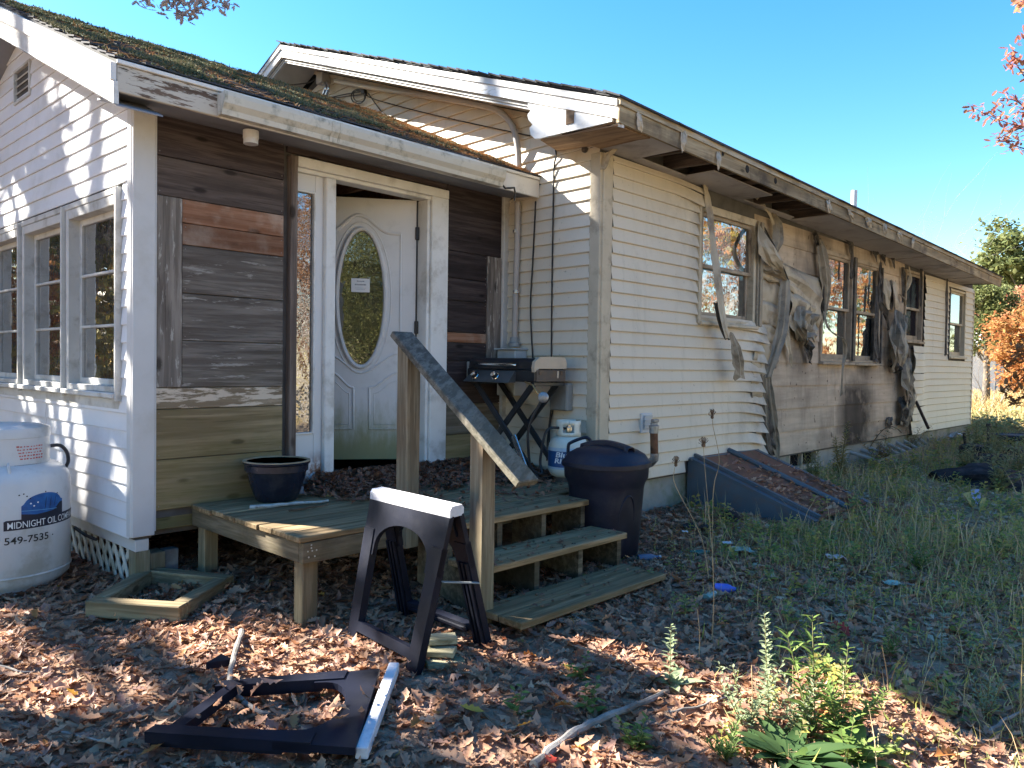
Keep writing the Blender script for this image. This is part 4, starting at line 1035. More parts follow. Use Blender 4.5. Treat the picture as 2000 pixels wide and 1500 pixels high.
b = MB(); b.prism([RM(tfm(EM)+.05, EM, ZTOP-.045), RM(tE-.05, EM, ZTOP-.045), RM(tE-.05, -.2, ZTOP-.045+SLM*.7), RM(tfm(-.2)+.05, -.2, ZTOP-.045+SLM*.7)], Z*.012); b.build('roof_sheathing', m_charwood, hs)
t0 = tfm(EM); edges = [t0+.003, t0+1.9, t0+4.2, t0+6.6, t0+9.0, tE]
for a, c in zip(edges[:-1], edges[1:]):
    b = MB(); q = [RM(a, EM-.024, ZEV), RM(c-.003, EM-.024, ZEV), RM(c-.003, EM-.024, ZTOP-.055), RM(a, EM-.024, ZTOP-.055)]; b.prism(q, WD.n*.022); b.build('fascia_board', m_fasciad, hs)
b = MB(); b.prism([RM(t0-.005, EM-.02, ZTOP-.053), RM(tE, EM-.02, ZTOP-.053), RM(tE, EM-.02, ZTOP-.008), RM(t0-.005, EM-.02, ZTOP-.008)], WD.n*.032); b.build('drip_edge', wood('weathered drip board', (.30, .24, .16), (.46, .40, .30), angD, stain=(.1, .085, .07), stamt=.6), hs)
WF = WD.shift(EM)
mv = plain('stained vinyl strip', (.46, .40, .31), .55, .35, var=.15, scale=6, dirt=(.16, .12, .09), dirtamt=.6, dscale=9)
for (x0, y0, x1, y1, w_) in ((1247, 222, 1251, 256, .05), (1333, 258, 1334, 296, .04), (1337, 255, 1341, 282, .025), (1403, 298, 1403, 330, .04), (1617, 392, 1620, 416, .06), (1657, 408, 1665, 430, .05), (1693, 425, 1699, 446, .07), (1726, 436, 1729, 459, .05), (1754, 452, 1760, 471, .06), (1782, 464, 1783, 484, .04)):
    ribbon([(x0, y0, .012, w_*.8, 20), ((x0+x1)/2+1, (y0+y1)/2, .03, w_, 35), (x1, y1, .02, w_*.5, 10)], mv, W=WF, name='hanging_vinyl_strip', curl=.25, jag=.2)
for px, r in ((1420, 272), (1512, 355), (1458, 330), (1560, 390)): pass
for (px, py, r) in ((1460, 330, .035), (1515, 353, .03), (1412, 300, .02)):
    u, zz = WF.uz(px, py); b = MB(); b.lathe(WF.p(u, zz, -.003), [(r, 0), (r*.9, .0035), (0, .0036)], 14, WF.n); b.build('burn_hole', m_charwood, hs)
# roof
b = MB()
for (sa, sb, f) in ((EM+.02, RIDM, lambda s: ZTOP+SLM*(EM-s)), (RIDM, 2*RIDM-EM, lambda s: ZTOP+SLM*(EM-(2*RIDM-s)))):
    fa = tfm(sa) if True else 0
    P_ = [RM(tfm(sa)-.015, sa, f(sa)-.006), RM(tE+.015, sa, f(sa)-.006), RM(tE+.015, sb, f(sb)-.006), RM(tfm(sb)-.015, sb, f(sb)-.006)]
    b.prism(P_, Z*.022)
rm = b.build('roof', m_shingle, hs)
# ragged shingle tabs showing along both edges of the roof
nsh = int((EM-RIDM)/.13)
for i in range(nsh+1):
    s_ = EM+.03-i*.13; s2 = s_-.145; t = tfm(s_)-.03+random.uniform(-.015, .01); f = lambda s: ZTOP+SLM*(EM-s)
    b = MB(); h = random.uniform(.017, .03); L_ = random.uniform(.25, .32)
    b.prism([RM(t, s_, f(s_)+h-.02), RM(t+L_, s_, f(s_)+h-.02), RM(t+L_, s2, f(s2)+.012), RM(t, s2, f(s2)+.012)], Z*.012); b.build('shingle', m_shingle, rm)
t = t0-.02; k = 0
while t < tE and k < 60:
    w_ = .24; b = MB(); h = random.uniform(0, .012); o_ = random.uniform(.02, .045)
    b.prism([RM(t, EM+o_, ZTOP-SLM*o_-.006+h), RM(t+w_-.006, EM+o_+random.uniform(-.008, .008), ZTOP-SLM*o_-.006+random.uniform(0, .012)), RM(t+w_-.006, EM-.12, ZTOP+SLM*.12+.02), RM(t, EM-.12, ZTOP+SLM*.12+.02)], Z*.01); b.build('shingle', m_shingle, rm); t += w_; k += 1
# rake boards, soffit under the rake, tail board
def rk(s, dz, o): 
    zz = ZTOP+SLM*(EM-s) if s >= RIDM else ZTOP+SLM*(EM-(2*RIDM-s))
    q = WC.o + WC.d*(U3 + s/max(.2, WC.d.dot(WD.n))) + WC.n*o; return V((q.x, q.y, zz+dz))
m_rake = wood('white rake board stained', (.40, .34, .24), (.52, .47, .38), angC, peel=(.72, .71, .70), peelamt=1.25, rough=.6, scale=.45, knots=False)
for (d0, d1, o0, o1, mm) in ((-.004, -.05, ORK-.02, ORK+.012, m_whitetrim), (-.052, -.135, ORK-.03, ORK-.002, m_rake), (-.10, -.185, ORK-.075, ORK-.045, m_whitetrim)):
    for sA, sB in ((EM, RIDM), (RIDM, 2*RIDM-EM)):
        b = MB(); b.prism([rk(sA, d0, o0), rk(sB, d0, o0), rk(sB, d1, o0), rk(sA, d1, o0)], WC.n*(o1-o0)); b.build('rake_board', mm, hs)
b = MB()
for sA, sB in ((EM-.3, RIDM), (RIDM, 2*RIDM-EM)):
    b.prism([rk(sA, -.165, .0), rk(sB, -.165, .0), rk(sB, -.165, ORK-.03), rk(sA, -.165, ORK-.03)], Z*.01)
b.build('rake_soffit', plain('dirty white soffit', (.56, .55, .52), .6, .3, var=.08, dirt=(.3, .28, .22), dirtamt=.5), hs)
b = MB(); b.prism([rk(EM-.25, -.175, .014), rk(RIDM, -.175, .014), rk(RIDM, -.215, .014), rk(EM-.25, -.215, .014)], WC.n*.02); b.build('frieze_board', m_beigetrim, hs)
WRk = WC.shift(ORK-.012)
tail = [(1040, 193), (1197, 217), (1195, 237), (1150, 248), (1100, 259), (1056, 270), (1044, 271), (1036, 262), (1034, 250), (1040, 243), (1032, 234), (1030, 224), (1036, 216), (1030, 208), (1032, 199)]
b = MB(); b.prism([WRk.px(*p) for p in tail], -WC.n*.02); tb2 = b.build('rake_tail_board', m_white, hs)
b = MB(); b.prism([WRk.px(*p)+WC.n*.001 for p in ((1107, 211), (1122, 213), (1121, 240), (1106, 244))], WC.n*.006); b.build('wood_block', m_ply, tb2)
# plywood under the tail between board and wall
b = MB(); zq = ZEV+.02
b.prism([WC.p(WC.u(1075, 270, .2)-.1, zq+.06, .0), WC.p(U3+EM-.05, zq-.015, .0), WC.p(U3+EM-.03, zq-.02, ORK-.034), WC.p(WC.u(1050, 270, ORK), zq+.02, ORK-.034)], Z*.01); b.build('soffit_panel', m_ply, hs)
ribbon([(1226, 266, .12, .04, 40), (1210, 285, .10, .06, 50), (1190, 300, .05, .06, 60), (1178, 330, .03, .05, 60)], mv, name='hanging_vinyl_strip', curl=.1)
b = MB(); cq = WC.px(1142, 291, .02); b.lathe(cq, [(.028, -.01), (.028, .006), (.02, .008), (0, .004)], 18, WC.n); b.build('wall_plug', m_char, hs)
# vent pipe through the roof
u_, zt = WD.uz(1668.5, 372, -.9); b = MB(); b.lathe(V(WD.p(u_, 3.3, -.9)), [(.045, 0), (.045, zt-3.3), (.036, zt-3.3), (.036, zt-3.5)], 16); b.build('vent_pipe', m_whitetrim, hs)
# ---------------------------------------------------------------- fittings on the walls
m_pvc = plain('grey conduit', (.40, .38, .36), .5, .4, var=.08, dirt=(.2, .18, .15), dirtamt=.4)
m_greymetal = plain('grey metal box', (.24, .26, .26), .5, .4, var=.1, bump=.1, dirt=(.12, .11, .10), dirtamt=.5)
m_palebox = plain('pale grey meter box', (.44, .47, .48), .5, .4, var=.1, dirt=(.2, .2, .19), dirtamt=.5)
m_cable = plain('black cable', (.018, .018, .02), .5, .4, var=.2)
def cpath(pts, k=6): return [WC.px(p[0], p[1], p[2]) for p in cat(pts, k)]
b = MB(); b.tube(cpath([(655, 158, .10), (750, 175, .10), (850, 190, .10), (940, 206, .10), (975, 218, .10), (1000, 245, .09), (1011, 285, .07), (1013, 320, .05), (1014, 346, .04)], 5), .027, 10); b.build('service_conduit', m_pvc, hs, smooth=True)
b = MB(); c = WC.px(632, 155, .07); b.box(c, WC.d*.065, Z*.055, WC.n*.06, .006); b.build('weatherhead_box', m_pvc, hs)
m_alu = plain('shiny aluminium sleeve', (.6, .6, .62), .25, .5, .9, var=.1)
for dx in (0, 6):
    b = MB(); b.tube(cpath([(632+dx, 160, .09), (636+dx, 170, .12), (633+dx, 182, .12), (625+dx, 196, .10)], 5), .018, 8); b.build('service_sleeve', m_alu, hs, smooth=True)
b = MB(); b.tube(cpath([(1011, 395, .05), (1010, 470, .05), (1007, 570, .05), (1005, 662, .05)], 4), .026, 10); b.build('meter_conduit', m_pvc, hs, smooth=True)
for y in (452, 570): b = MB(); c = WC.px(1008.5, y, .05); b.lathe(c-Z*.012, [(.031, 0), (.031, .01), (.029, .012), (.031, .014), (.031, .024)], 14); b.build('conduit_clamp', m_alu, hs)
b = MB(); c = WC.px(1004, 668, .06); b.lathe(c-Z*.04, [(.05, 0), (.05, .03), (.04, .04), (.035, .08)], 16); b.build('conduit_hub', m_greymetal, hs)
a0, z0 = WC.uz(973, 770, .02); a1, z1 = WC.uz(1029, 684, .02); a0 = max(a0, .06)
b = MB(); b.wbox(WC, a0, a1, z0, z1, .014, .16, .008); mb_ = b.build('meter_box', m_palebox, hs)
b = MB(); b.wbox(WC, a0-.012, a1+.012, z1+.001, z1+.014, .012, .185, .003); b.build('lid', m_palebox, mb_)
a0, z0 = WC.uz(1083, 800, .02); a1, z1 = WC.uz(1119, 749, .02)
b = MB(); b.wbox(WC, a0, a1, z0, z1, .014, .085, .008); jb = b.build('junction_box', m_greymetal, hs)
b = MB(); b.wbox(WC, a0+.012, a1-.012, z0+.012, z1-.012, .0855, .091, .004); b.build('cover', m_greymetal, jb)
for pts in ([(1046, 393, .02), (1044, 440, .022), (1040, 520, .022), (1036, 600, .024), (1040, 690, .03), (1044, 740, .04)],
            [(1084, 283, .02), (1086, 305, .03), (1082, 330, .022), (1080, 430, .022), (1078, 560, .022), (1077, 690, .024), (1078, 780, .03), (1070, 850, .06), (1068, 900, .08)],
            [(1082, 760, .03), (1080, 800, .03), (1074, 830, .04), (1072, 880, .05)]):
    b = MB(); b.tube(cpath(pts, 5), .007, 6); b.build('cable', m_cable, hs, smooth=True)
for pts in ([(512, 160, .3), (555, 166, .2), (600, 162, .12), (620, 152, .1)], [(625, 196, .1), (670, 185, .05), (700, 180, .05), (712, 180, .05)], [(628, 194, .1), (690, 187, .05), (715, 184, .05)], [(712, 182, .04), (735, 195, .04), (850, 225, .04), (1000, 258, .04), (1035, 265, .04)],
            [(720, 183, .04), (735, 205, .04), (757, 232, .03)]):
    b = MB(); b.tube(cpath(pts, 5), .006, 6); b.build('service_wire', m_cable, hs, smooth=True)
for r, cx, cy in ((14, 700, 188), (12, 702, 187), (13, 699, 190)):
    b = MB(); b.tube([WC.px(cx+r*math.cos(a), cy+r*math.sin(a), .05) for a in np.linspace(0, 2*PI, 26)], .005, 6); b.build('wire_coil', m_cable, hs, smooth=True)
b = MB(); b.box(WC.px(711, 180, .05), WC.d*.03, Z*.02, WC.n*.02, .004); b.build('wire_clamp', m_cable, hs)
# dryer vent and filler pipe on the long wall
u0, z0 = WD.uz(1246, 846); u1, z1 = WD.uz(1268, 806)
b = MB(); b.wbox(WD, u0, u1, z0, z1, .0, .032, .004); wv = b.build('wall_vent', m_whitetrim, hs)
for k in range(3):
    zz = z0+.03+(z1-z0-.05)*k/3; b = MB(); b.box(WD.p((u0+u1)/2+.006, zz+.022, .042), WD.d*(u1-u0)*.36, Z*.02+WD.n*.006, WD.n*.004, .002); b.build('louvre', m_whitetrim, wv)
m_rustpipe = plain('rusty pipe', (.13, .06, .035), .8, .3, .3, var=.4, scale=14, bump=.5, bscale=60, col2=(.22, .11, .06))
m_galv = plain('dull galvanised cap', (.30, .31, .32), .45, .5, .7, var=.25, scale=12, dirt=(.12, .07, .04), dirtamt=.7, dscale=12)
p0, p1 = WD.px(1278, 888, .16), WD.px(1277, 846, .16); dd = Z
b = MB(); b.tube([WD.px(1262, 905, .02), WD.px(1270, 904, .12), V((p0.x, p0.y, p0.z-.035)), p0+Z*.01], .036, 14); fp = b.build('filler_pipe', m_galv, hs, smooth=True)
b = MB(); b.tube([p0, p1+Z*.03], .032, 14); b.build('riser', m_rustpipe, fp, smooth=True)
b = MB(); b.lathe(p1, [(.037, .0), (.037, .04), (.042, .042), (.042, .062), (.03, .07), (.03, .085), (0, .088)], 14); b.box(p1+Z*.1+WD.d*.012, WD.d*.035, Z*.013, WD.n*.02, .005); b.build('cap', m_galv, fp)
# ================================================================== deck with stairs and rail
m_deckw = wood('weathered deck board', (0.156, 0.106, 0.060), (0.373, 0.260, 0.155), angB, green=(0.176, 0.135, 0.049), gz0=.3, gz1=1.2, gamt=.3, scale=1.1)
m_rim = wood('mossy rim joist', (.12, .094, .066), (.25, .205, .145), angB, green=(.14, .13, .06), gz0=.3, gz1=.75, gamt=.3, stain=(.06, .045, .035), stamt=.75)
m_riml = wood('mossy side joist', (.12, .094, .066), (.25, .205, .145), angA, green=(.14, .13, .06), gz0=.3, gz1=.75, gamt=.3, stain=(.06, .045, .035), stamt=.75)
m_post = wood('greenish treated post', (.16, .125, .085), (.33, .275, .195), 0, vert=True, green=(.17, .16, .08), gz0=.2, gz1=.9, gamt=.35, stain=(.22, .14, .08), stamt=.5)
m_rail = wood('dark grey rail board', (0.085, 0.078, 0.066), (0.208, 0.189, 0.160), math.atan2(.98, -.14), green=(0.200, 0.182, 0.106), gz0=.5, gz1=1.6, gamt=.4, knots=False)
m_string = wood('dark stringer', (.07, .056, .04), (.17, .14, .10), angB, green=(.10, .10, .05), gz0=0, gz1=.6, gamt=.3)
zdk = WB.uz(376, 983)[1]
tdL, sF, tdR = .345, 1.275, T2-.06
deck = thing('wooden_deck', 'weathered mossy wooden deck with three stair treads and slanted handrail', 'deck', WB.p((tdL+tdR)/2, 0, sF/2))
s = .012; nb = 9; wb = (sF-.012)/nb
for k in range(nb):
    b = MB(); j = random.uniform(-.012, .012); c = WB.p((tdL-.02+j+tdR)/2, zdk-.014+random.uniform(-.003, .003), s+wb*(k+.5))
    b.box(c, WB.d*((tdR-tdL+.02-j)/2), WB.n*(wb/2-.003), Z*.0145, .004); b.build('deck_board', m_deckw, deck)
b = MB(); b.wbox(WB, tdL, tdL+.04, zdk-.135, zdk-.031, .0, sF-.045, .004); b.build('side_joist', m_riml, deck)
b = MB(); b.wbox(WB, tdL+.0, tdR, zdk-.137, zdk-.030, sF-.043, sF-.005, .004); b.build('rim_joist', m_rim, deck)
for tt in (1.0, 1.7, 2.4, tdR-.05):
    b = MB(); b.wbox(WB, tt, tt+.04, zdk-.13, zdk-.031, .0, sF-.046, .003); b.build('floor_joist', m_riml, deck)
m_screw = plain('pale screw head', (.55, .54, .48), .4, .5, .3)
b = MB()
for (dt, dz) in ((.05, -.045), (.03, -.075), (.055, -.075), (.08, -.075), (.035, -.105), (.07, -.105), (.05, -.06)):
    b.lathe(WB.p(tdL+dt, zdk+dz, sF-.005), [(.005, -.001), (.004, .0015), (0, .002)], 8, WB.n)
sc_ = b.build('screw_heads', m_screw, deck); sc_['kind'] = 'stuff'
for tt, ss in ((tdL+.075, sF-.095), (tdR-.1, sF-.095), (tdL+.075, .06)):
    b = MB(); c = WB.p(tt, 0, ss); g = float(gz(c.x, c.y)); b.wbox(WB, tt-.0445, tt+.0445, g-.05, zdk-.03, ss-.0445, ss+.0445, .005); b.build('support_post', m_post, deck)
# stairs
ts0, ts1 = 1.06, 2.31
treads = ((zdk-.001, sF+.004, 1.565), (.345, 1.565, 1.862), (.165, 1.87, 2.195))
for i, (zt, sa, sb) in enumerate(treads):
    for k in range(2):
        w_ = (sb-sa)/2; b = MB(); e0, e1 = (ts0-.01, ts1) if i < 2 else (ts0-.09, ts1-.07)
        c = WB.p((e0+e1)/2, zt-.017+random.uniform(-.002, .002), sa+w_*(k+.5)); b.box(c, WB.d*((e1-e0)/2), WB.n*(w_/2-.002), Z*.018, .005); b.build('stair_tread', m_deckw, deck)
for tt in (ts0+.02, ts0+.41, ts0+.80, ts1-.06):
    b = MB(); c0 = WB.p(tt, 0, sF+.3); g = float(gz(c0.x, c0.y))-.05
    pr = [(sF+.003, zdk-.037), (1.53, zdk-.037), (1.53, .308), (1.825, .308), (1.825, .128), (2.15, .128), (2.15, g), (1.95, g), (sF+.003, zdk-.36)]
    b.prism([WB.p(tt, zz, ss) for ss, zz in pr], WB.d*.04); b.build('stringer', m_string, deck)
# handrail posts and rail
def tilt_post(t, s_, z0, z1, slope): 
    h = .0445; b = MB(); q = []
    for (a, c) in ((-h, -h), (h, -h), (h, h), (-h, h)): q.append(WB.p(t+a, z0, s_+c))
    q2 = [WB.p(t+a, z1+slope*c, s_+c) for (a, c) in ((-h, -h), (h, -h), (h, h), (-h, h))]
    b.add(q+q2, [(3, 2, 1, 0), (4, 5, 6, 7), (0, 1, 5, 4), (1, 2, 6, 5), (2, 3, 7, 6), (3, 0, 4, 7)]); return b.build('rail_post', m_post, deck)
rA = at_y(783, 652, 4.28); rB = at_y(1031, 945, 3.62)
def rts(p): q = p-WB.o; return q.dot(WB.d), q.dot(WB.n)
(tA, sA_), (tB, sB_) = rts(rA), rts(rB)
slope = (rB.z-rA.z)/(sB_-sA_)
p1 = rts(at_y(806, 800, 4.22)); p2 = rts(at_y(943, 900, 3.85))
zr_ = lambda s_: rA.z+slope*(s_-sA_)-.022
tilt_post(p1[0], sF+.0415, zdk-.135, zr_(sF+.0415)-.004, slope)
g = float(gz(-.13, 3.9)); tilt_post(p2[0], p2[1], g-.05, zr_(p2[1])-.004, slope)
b = MB(); d = (rB-rA).normalized(); side = WB.d; up = side.cross(d); up = up if up.z > 0 else -up
b.box((rA+rB)/2-up*.0, d*((rB-rA).length/2), side*.072, up*.019, .006); b.build('handrail', m_rail, deck)

# ================================================================== things on the deck
m_glaze = plain('dark blue glaze', (.012, .016, .032), .25, .5, var=.3, scale=5, bump=.15, bscale=18, dirt=(.05, .05, .055), dirtamt=.5, dscale=6)
m_terr = plain('pale clay', (.36, .27, .17), .8, .2, var=.15, scale=9, bump=.3, dirt=(.2, .15, .1), dirtamt=.5)
pc = at_z(499, 966, zdk); pc = WB.p(rts(pc)[0], 0, .235); pc.z = zdk
pot = thing('planter_pot', 'empty dark blue glazed planter pot with a pale rim on the deck', 'plant pot', pc)
b = MB(); b.lathe(pc, [(.0, 0), (.115, 0), (.128, .012), (.15, .07), (.172, .14), (.182, .185), (.185, .19), (.194, .193), (.195, .232), (.206, .24), (.208, .252)], 48); b.build('body', m_glaze, pot, smooth=True, angle=28)
b = MB(); b.lathe(pc, [(.208, .252), (.205, .258), (.188, .258), (.183, .25), (.178, .20), (.165, .12), (.14, .07), (0, .068)], 48, close=True); b.build('rim', m_terr, pot, smooth=True, angle=30)
m_rock = plain('grey stone', (.16, .165, .19), .85, .2, var=.3, scale=12, bump=.6, bscale=40)
def rock(name, c, r, mat, label, cat='stone', squash=.6, seed=0, pts=10):
    bm = bmesh.new(); bmesh.ops.create_icosphere(bm, subdivisions=3, radius=1)
    for v in bm.verts:
        p = v.co.copy(); k = 1+.35*noise.noise(p*1.4+V((seed, 0, 0)))+.12*noise.noise(p*3.7+V((seed, 5, 0))); v.co = V((p.x*k*r[0], p.y*k*r[1], max(p.z*k, -.35)*r[2]))
    me = bpy.data.meshes.new(name); bm.to_mesh(me); bm.free(); me.materials.append(mat)
    o = bpy.data.objects.new(name, me); C.objects.link(o); o.location = c; tag(o, label, cat); OFF[o] = V(c); return o
p = at_z(576, 955, zdk+.05); p.z = zdk+.04; rock('stone', p, (.065, .05, .045), m_rock, 'lumpy grey stone lying by the planter pot', seed=3)
m_shard = plain('white shard', (.55, .6, .62), .4, .4)
p = at_z(556, 963, zdk); b = MB(); b.prism([p+V((-.02, 0, 0)), p+V((.022, .008, 0)), p+V((.012, 0, .05))], V((.01, .02, .004))); tag(center_origin(b.build('broken_shard', m_shard)), 'white pointed shard leaning beside the grey stone', 'shard')
m_birch = plain('birch bark', (.45, .46, .44), .8, .2, var=.35, scale=16, bump=.4, dirt=(.10, .08, .06), dirtamt=.8, dscale=16)
m_twig = plain('brown twig', (.13, .09, .06), .85, .2, var=.3, scale=14, bump=.4)
m_twigg = plain('grey twig', (.24, .22, .20), .85, .2, var=.3, scale=14, bump=.5, dirt=(.1, .08, .06), dirtamt=.6, dscale=9)
def stick(name, pts, r, mat, label, cat='stick', dz=None, jig=.006):
    """pts are photo pixels on the ground (or on height dz)"""
    P = []
    for px, py, h in cat_pts(pts):
        q = at_z(px, py, dz+h) if dz is not None else on_ground(px, py, h)
        P.append(q+V((random.uniform(-jig, jig), random.uniform(-jig, jig), random.uniform(-jig/2, jig/2))))
    n = len(P); b = MB(); b.tube(P, [r*(1-.45*i/(n-1))*(1+.12*math.sin(i*2.3)) for i in range(n)], 8)
    return tag(center_origin(b.build(name, mat, smooth=True)), label, cat)
def cat_pts(pts): return [tuple(q) for q in cat(pts, 5)]
stick('stick', [(489, 990, .012), (560, 985, .012), (640, 978, .012)], .013, m_birch, 'pale lichen covered stick lying on the deck by the pot', dz=zdk)
stick('stick', [(563, 997, .01), (605, 991, .012), (642, 985, .012)], .008, m_twig, 'thin brown stick below the pale one on the deck', dz=zdk)
p = at_z(647, 970, zdk); b = MB(); b.box(p+Z*.012, V((.035, .012, 0)), V((-.005, .014, 0)), Z*.01, .004); tag(center_origin(b.build('wood_chip', plain('yellow wood chip', (.45, .30, .13), .8))), 'small yellow wood chip lying on the deck boards', 'wood chip')

# ---------------------------------------------------------------- text and decals wrapped on cylinders
def text_mesh(txt, size, bold=0.):
    cu = bpy.data.curves.new('t', 'FONT'); cu.body = txt; cu.size = size; cu.offset = bold; cu.resolution_u = 3
    o = bpy.data.objects.new('t', cu); C.objects.link(o); dg = bpy.context.evaluated_depsgraph_get(); me = bpy.data.meshes.new_from_object(o.evaluated_get(dg))
    vs_ = [v.co.copy() for v in me.vertices]; me.calc_loop_triangles(); fs_ = [tuple(t.vertices) for t in me.loop_triangles]
    bpy.data.objects.remove(o); bpy.data.curves.remove(cu); bpy.data.meshes.remove(me); return vs_, fs_
def cylmap(c, r, x, z):
    """x metres along the surface to the right of the line that faces the camera"""
    v = V((-c.x, -c.y, 0)).normalized(); a = x/r; e = V((-v.y, v.x, 0))
    return V((c.x, c.y, 0)) + v*(r*math.cos(a)) + e*(r*math.sin(a)) + Z*z
def cyltext(txt, c, r, x0, x1, z0, h, mat, parent, sx=None, bold=0., slant=0., name='lettering', tall=1.):
    vs_, fs_ = text_mesh(txt, 1., bold); xs_ = [v.x for v in vs_]; w_ = max(xs_)-min(xs_); y1 = max(v.y for v in vs_); y0 = min(v.y for v in vs_)
    b = MB(); b.add([cylmap(c, r, x0+(v.x-min(xs_))/w_*(x1-x0)+slant*(v.y-y0)/(y1-y0), z0+(v.y-y0)/(y1-y0)*h) for v in vs_], fs_); return b.build(name, mat, parent, fix=False)
def cylpoly(poly, c, r, mat, parent, name='decal'):
    """polygon (x, z) split into thin columns so it follows the curve"""
    xs_ = [p[0] for p in poly]; a, e = min(xs_), max(xs_); n = max(2, int((e-a)/.012)); b = MB()
    def span(x):
        zz = []
        m = len(poly)
        for i in range(m):
            (x0, z0), (x1, z1) = poly[i], poly[(i+1) % m]
            if (x0-x)*(x1-x) <= 0 and abs(x1-x0) > 1e-9: zz.append(z0+(z1-z0)*(x-x0)/(x1-x0))
        return (min(zz), max(zz)) if zz else None
    rows = []
    for i in range(n+1):
        x = a+(e-a)*(i+.0)/n; x = min(max(x, a+1e-5), e-1e-5); sp = span(x)
        if sp: rows.append([cylmap(c, r, x, sp[0]), cylmap(c, r, x, sp[1])])
    b.grid(rows); return b.build(name, mat, parent)

# ---------------------------------------------------------------- griddle on scissor legs
m_gr = plain('black enamel', (.018, .019, .022), .35, .5, var=.25, scale=8, bump=.1, dirt=(.07, .06, .055), dirtamt=.5)
m_grp = plain('dark grey panel', (.055, .065, .072), .4, .5, var=.15)
m_cream = plain('cream heat guard', (.52, .42, .31), .55, .4, var=.1, dirt=(.3, .22, .15), dirtamt=.4)
m_chrome = plain('chrome', (.72, .70, .66), .15, .5, 1., var=.05)
m_brownbox = plain('brown steel side', (.075, .06, .052), .5, .4, var=.25, dirt=(.16, .09, .05), dirtamt=.5, dscale=14)
g0 = at_y(1045, 712, 5.72); g0.z = 0; gL, gW = .77, .36; dl = dC.normalized(); db = dB.normalized()
def GP(l, w, zz): return V((g0.x, g0.y, 0))+dl*l+db*w+Z*zz
gzt, gzb = 1.452, 1.27
gri = thing('griddle', 'black two knob griddle with its lid closed on crossed black legs', 'griddle', GP(gL/2, gW/2, zdk))
def gbox(l0, l1, w0, w1, z0, z1, ch=.004): b = MB(); return b.box(GP((l0+l1)/2, (w0+w1)/2, (z0+z1)/2), dl*((l1-l0)/2), db*((w1-w0)/2), Z*((z1-z0)/2), ch)
gbox(.0, gL, 0, gW, gzb, 1.365, .008).build('body', m_gr, gri)
b = MB(); prof = [(-.004, 1.367), (.0, 1.42), (.03, 1.448), (.10, gzt), (gW-.1, gzt), (gW-.02, 1.44), (gW, 1.42), (gW, 1.367)]
b.prism([GP(.03, w, z_) for w, z_ in prof], dl*(gL-.06)); b.build('lid', m_gr, gri)
b = MB(); b.prism([GP(-.004, w, z_) for w, z_ in ((-.006, 1.345), (-.01, 1.38), (.0, 1.425), (.05, 1.458), (.18, gzt+.012), (gW-.02, gzt+.008), (gW+.004, 1.43), (gW+.004, 1.372), (.045, 1.372))], dl*.032); b.build('end_guard', m_cream, gri)
gbox(-.006, -.001, .012, gW-.012, gzb+.006, 1.362, .002).build('side_plate', m_brownbox, gri)
for w_, z_, sz in ((.05, 1.34, .012), (.3, 1.34, .012)): gbox(-.012, -.0065, w_-sz, w_+sz, z_-.014, z_+.014, .002).build('bracket', m_twig, gri)
gbox(-.012, -.0065, .245, .262, gzb+.03, gzb+.085, .001).build('warning_label', m_cream, gri)
l0, l1 = .205, .70
b = MB(); b.prism([GP(l1+.02, -.085, 1.262), GP(l0+.0, -.085, 1.262), GP(l0-.012, -.02, 1.352), GP(l1-.03, -.02, 1.352)], V((0, 0, 0))+db*.018-Z*.004); b.prism([GP(l0, -.07, 1.262), GP(l0-.01, -.01, 1.345), GP(l0-.01, .0, 1.345), GP(l0, .0, 1.262)], dl*.004); b.build('control_panel', m_grp, gri)
nk = (db*-.82+Z*.57).normalized()
for l_ in (.60, .365):
    c = GP(l_, -.058, 1.305); b = MB(); b.lathe(c, [(.034, 0), (.034, .008), (.030, .012)], 24, nk); kb = b.build('knob_bezel', m_chrome, gri, smooth=True)
    b = MB(); b.lathe(c, [(.026, .010), (.024, .034), (.020, .038)], 24, nk); b.build('knob', m_gr, gri, smooth=True)
    b = MB(); b.lathe(c, [(.0225, .0385), (.021, .043), (0, .045)], 24, nk); b.build('knob_cap', m_chrome, gri, smooth=True)
b = MB(); b.tube([GP(.17, -.03, 1.395), GP(.21, -.048, 1.40), GP(.60, -.048, 1.40), GP(.64, -.03, 1.395)], .011, 10); b.build('handle', m_chrome, gri, smooth=True)
for l_ in (gL+.006, -.01):
    for z_ in (1.29, 1.345, 1.40): pass
gbox(gL+.001, gL+.03, .02, .05, 1.28, 1.42, .006).build('latch', m_greymetal, gri)
for w_ in (.03, gW-.05):
    for k, (a, e) in enumerate(((.70, -.02), (.06, .74))):
        b = MB(); b.beam(GP(a, w_+k*.024, gzb-.01), GP(e, w_+k*.024, zdk+.02), .02, .05, up=dl, ch=.004); b.build('leg', m_gr, gri)
for l_ in (.02, .70):
    gbox(l_-.02, l_+.02, -.01, gW+.01, zdk+.002, zdk+.03, .006).build('foot_bar', m_gr, gri)
    gbox(l_-.015, l_+.015, .0, gW, gzb-.03, gzb-.002, .004).build('top_bar', m_gr, gri)
b = MB(); b.beam(GP(.20, -.02, .86), GP(.02, -.03, .56), .012, .05, up=dl, ch=.004); b.build('shelf_bar', m_alu, gri)
rg = at_y(1061, 776, 5.62); b = MB(); axr = (V((-rg.x, -rg.y, .4))).normalized(); b.lathe(rg, [(0, -.02), (.035, -.02), (.04, -.005), (.04, .005), (.03, .012), (.012, .014), (.012, .03), (0, .03)], 20, axr); b.build('regulator', m_galv, gri, smooth=True, angle=30)
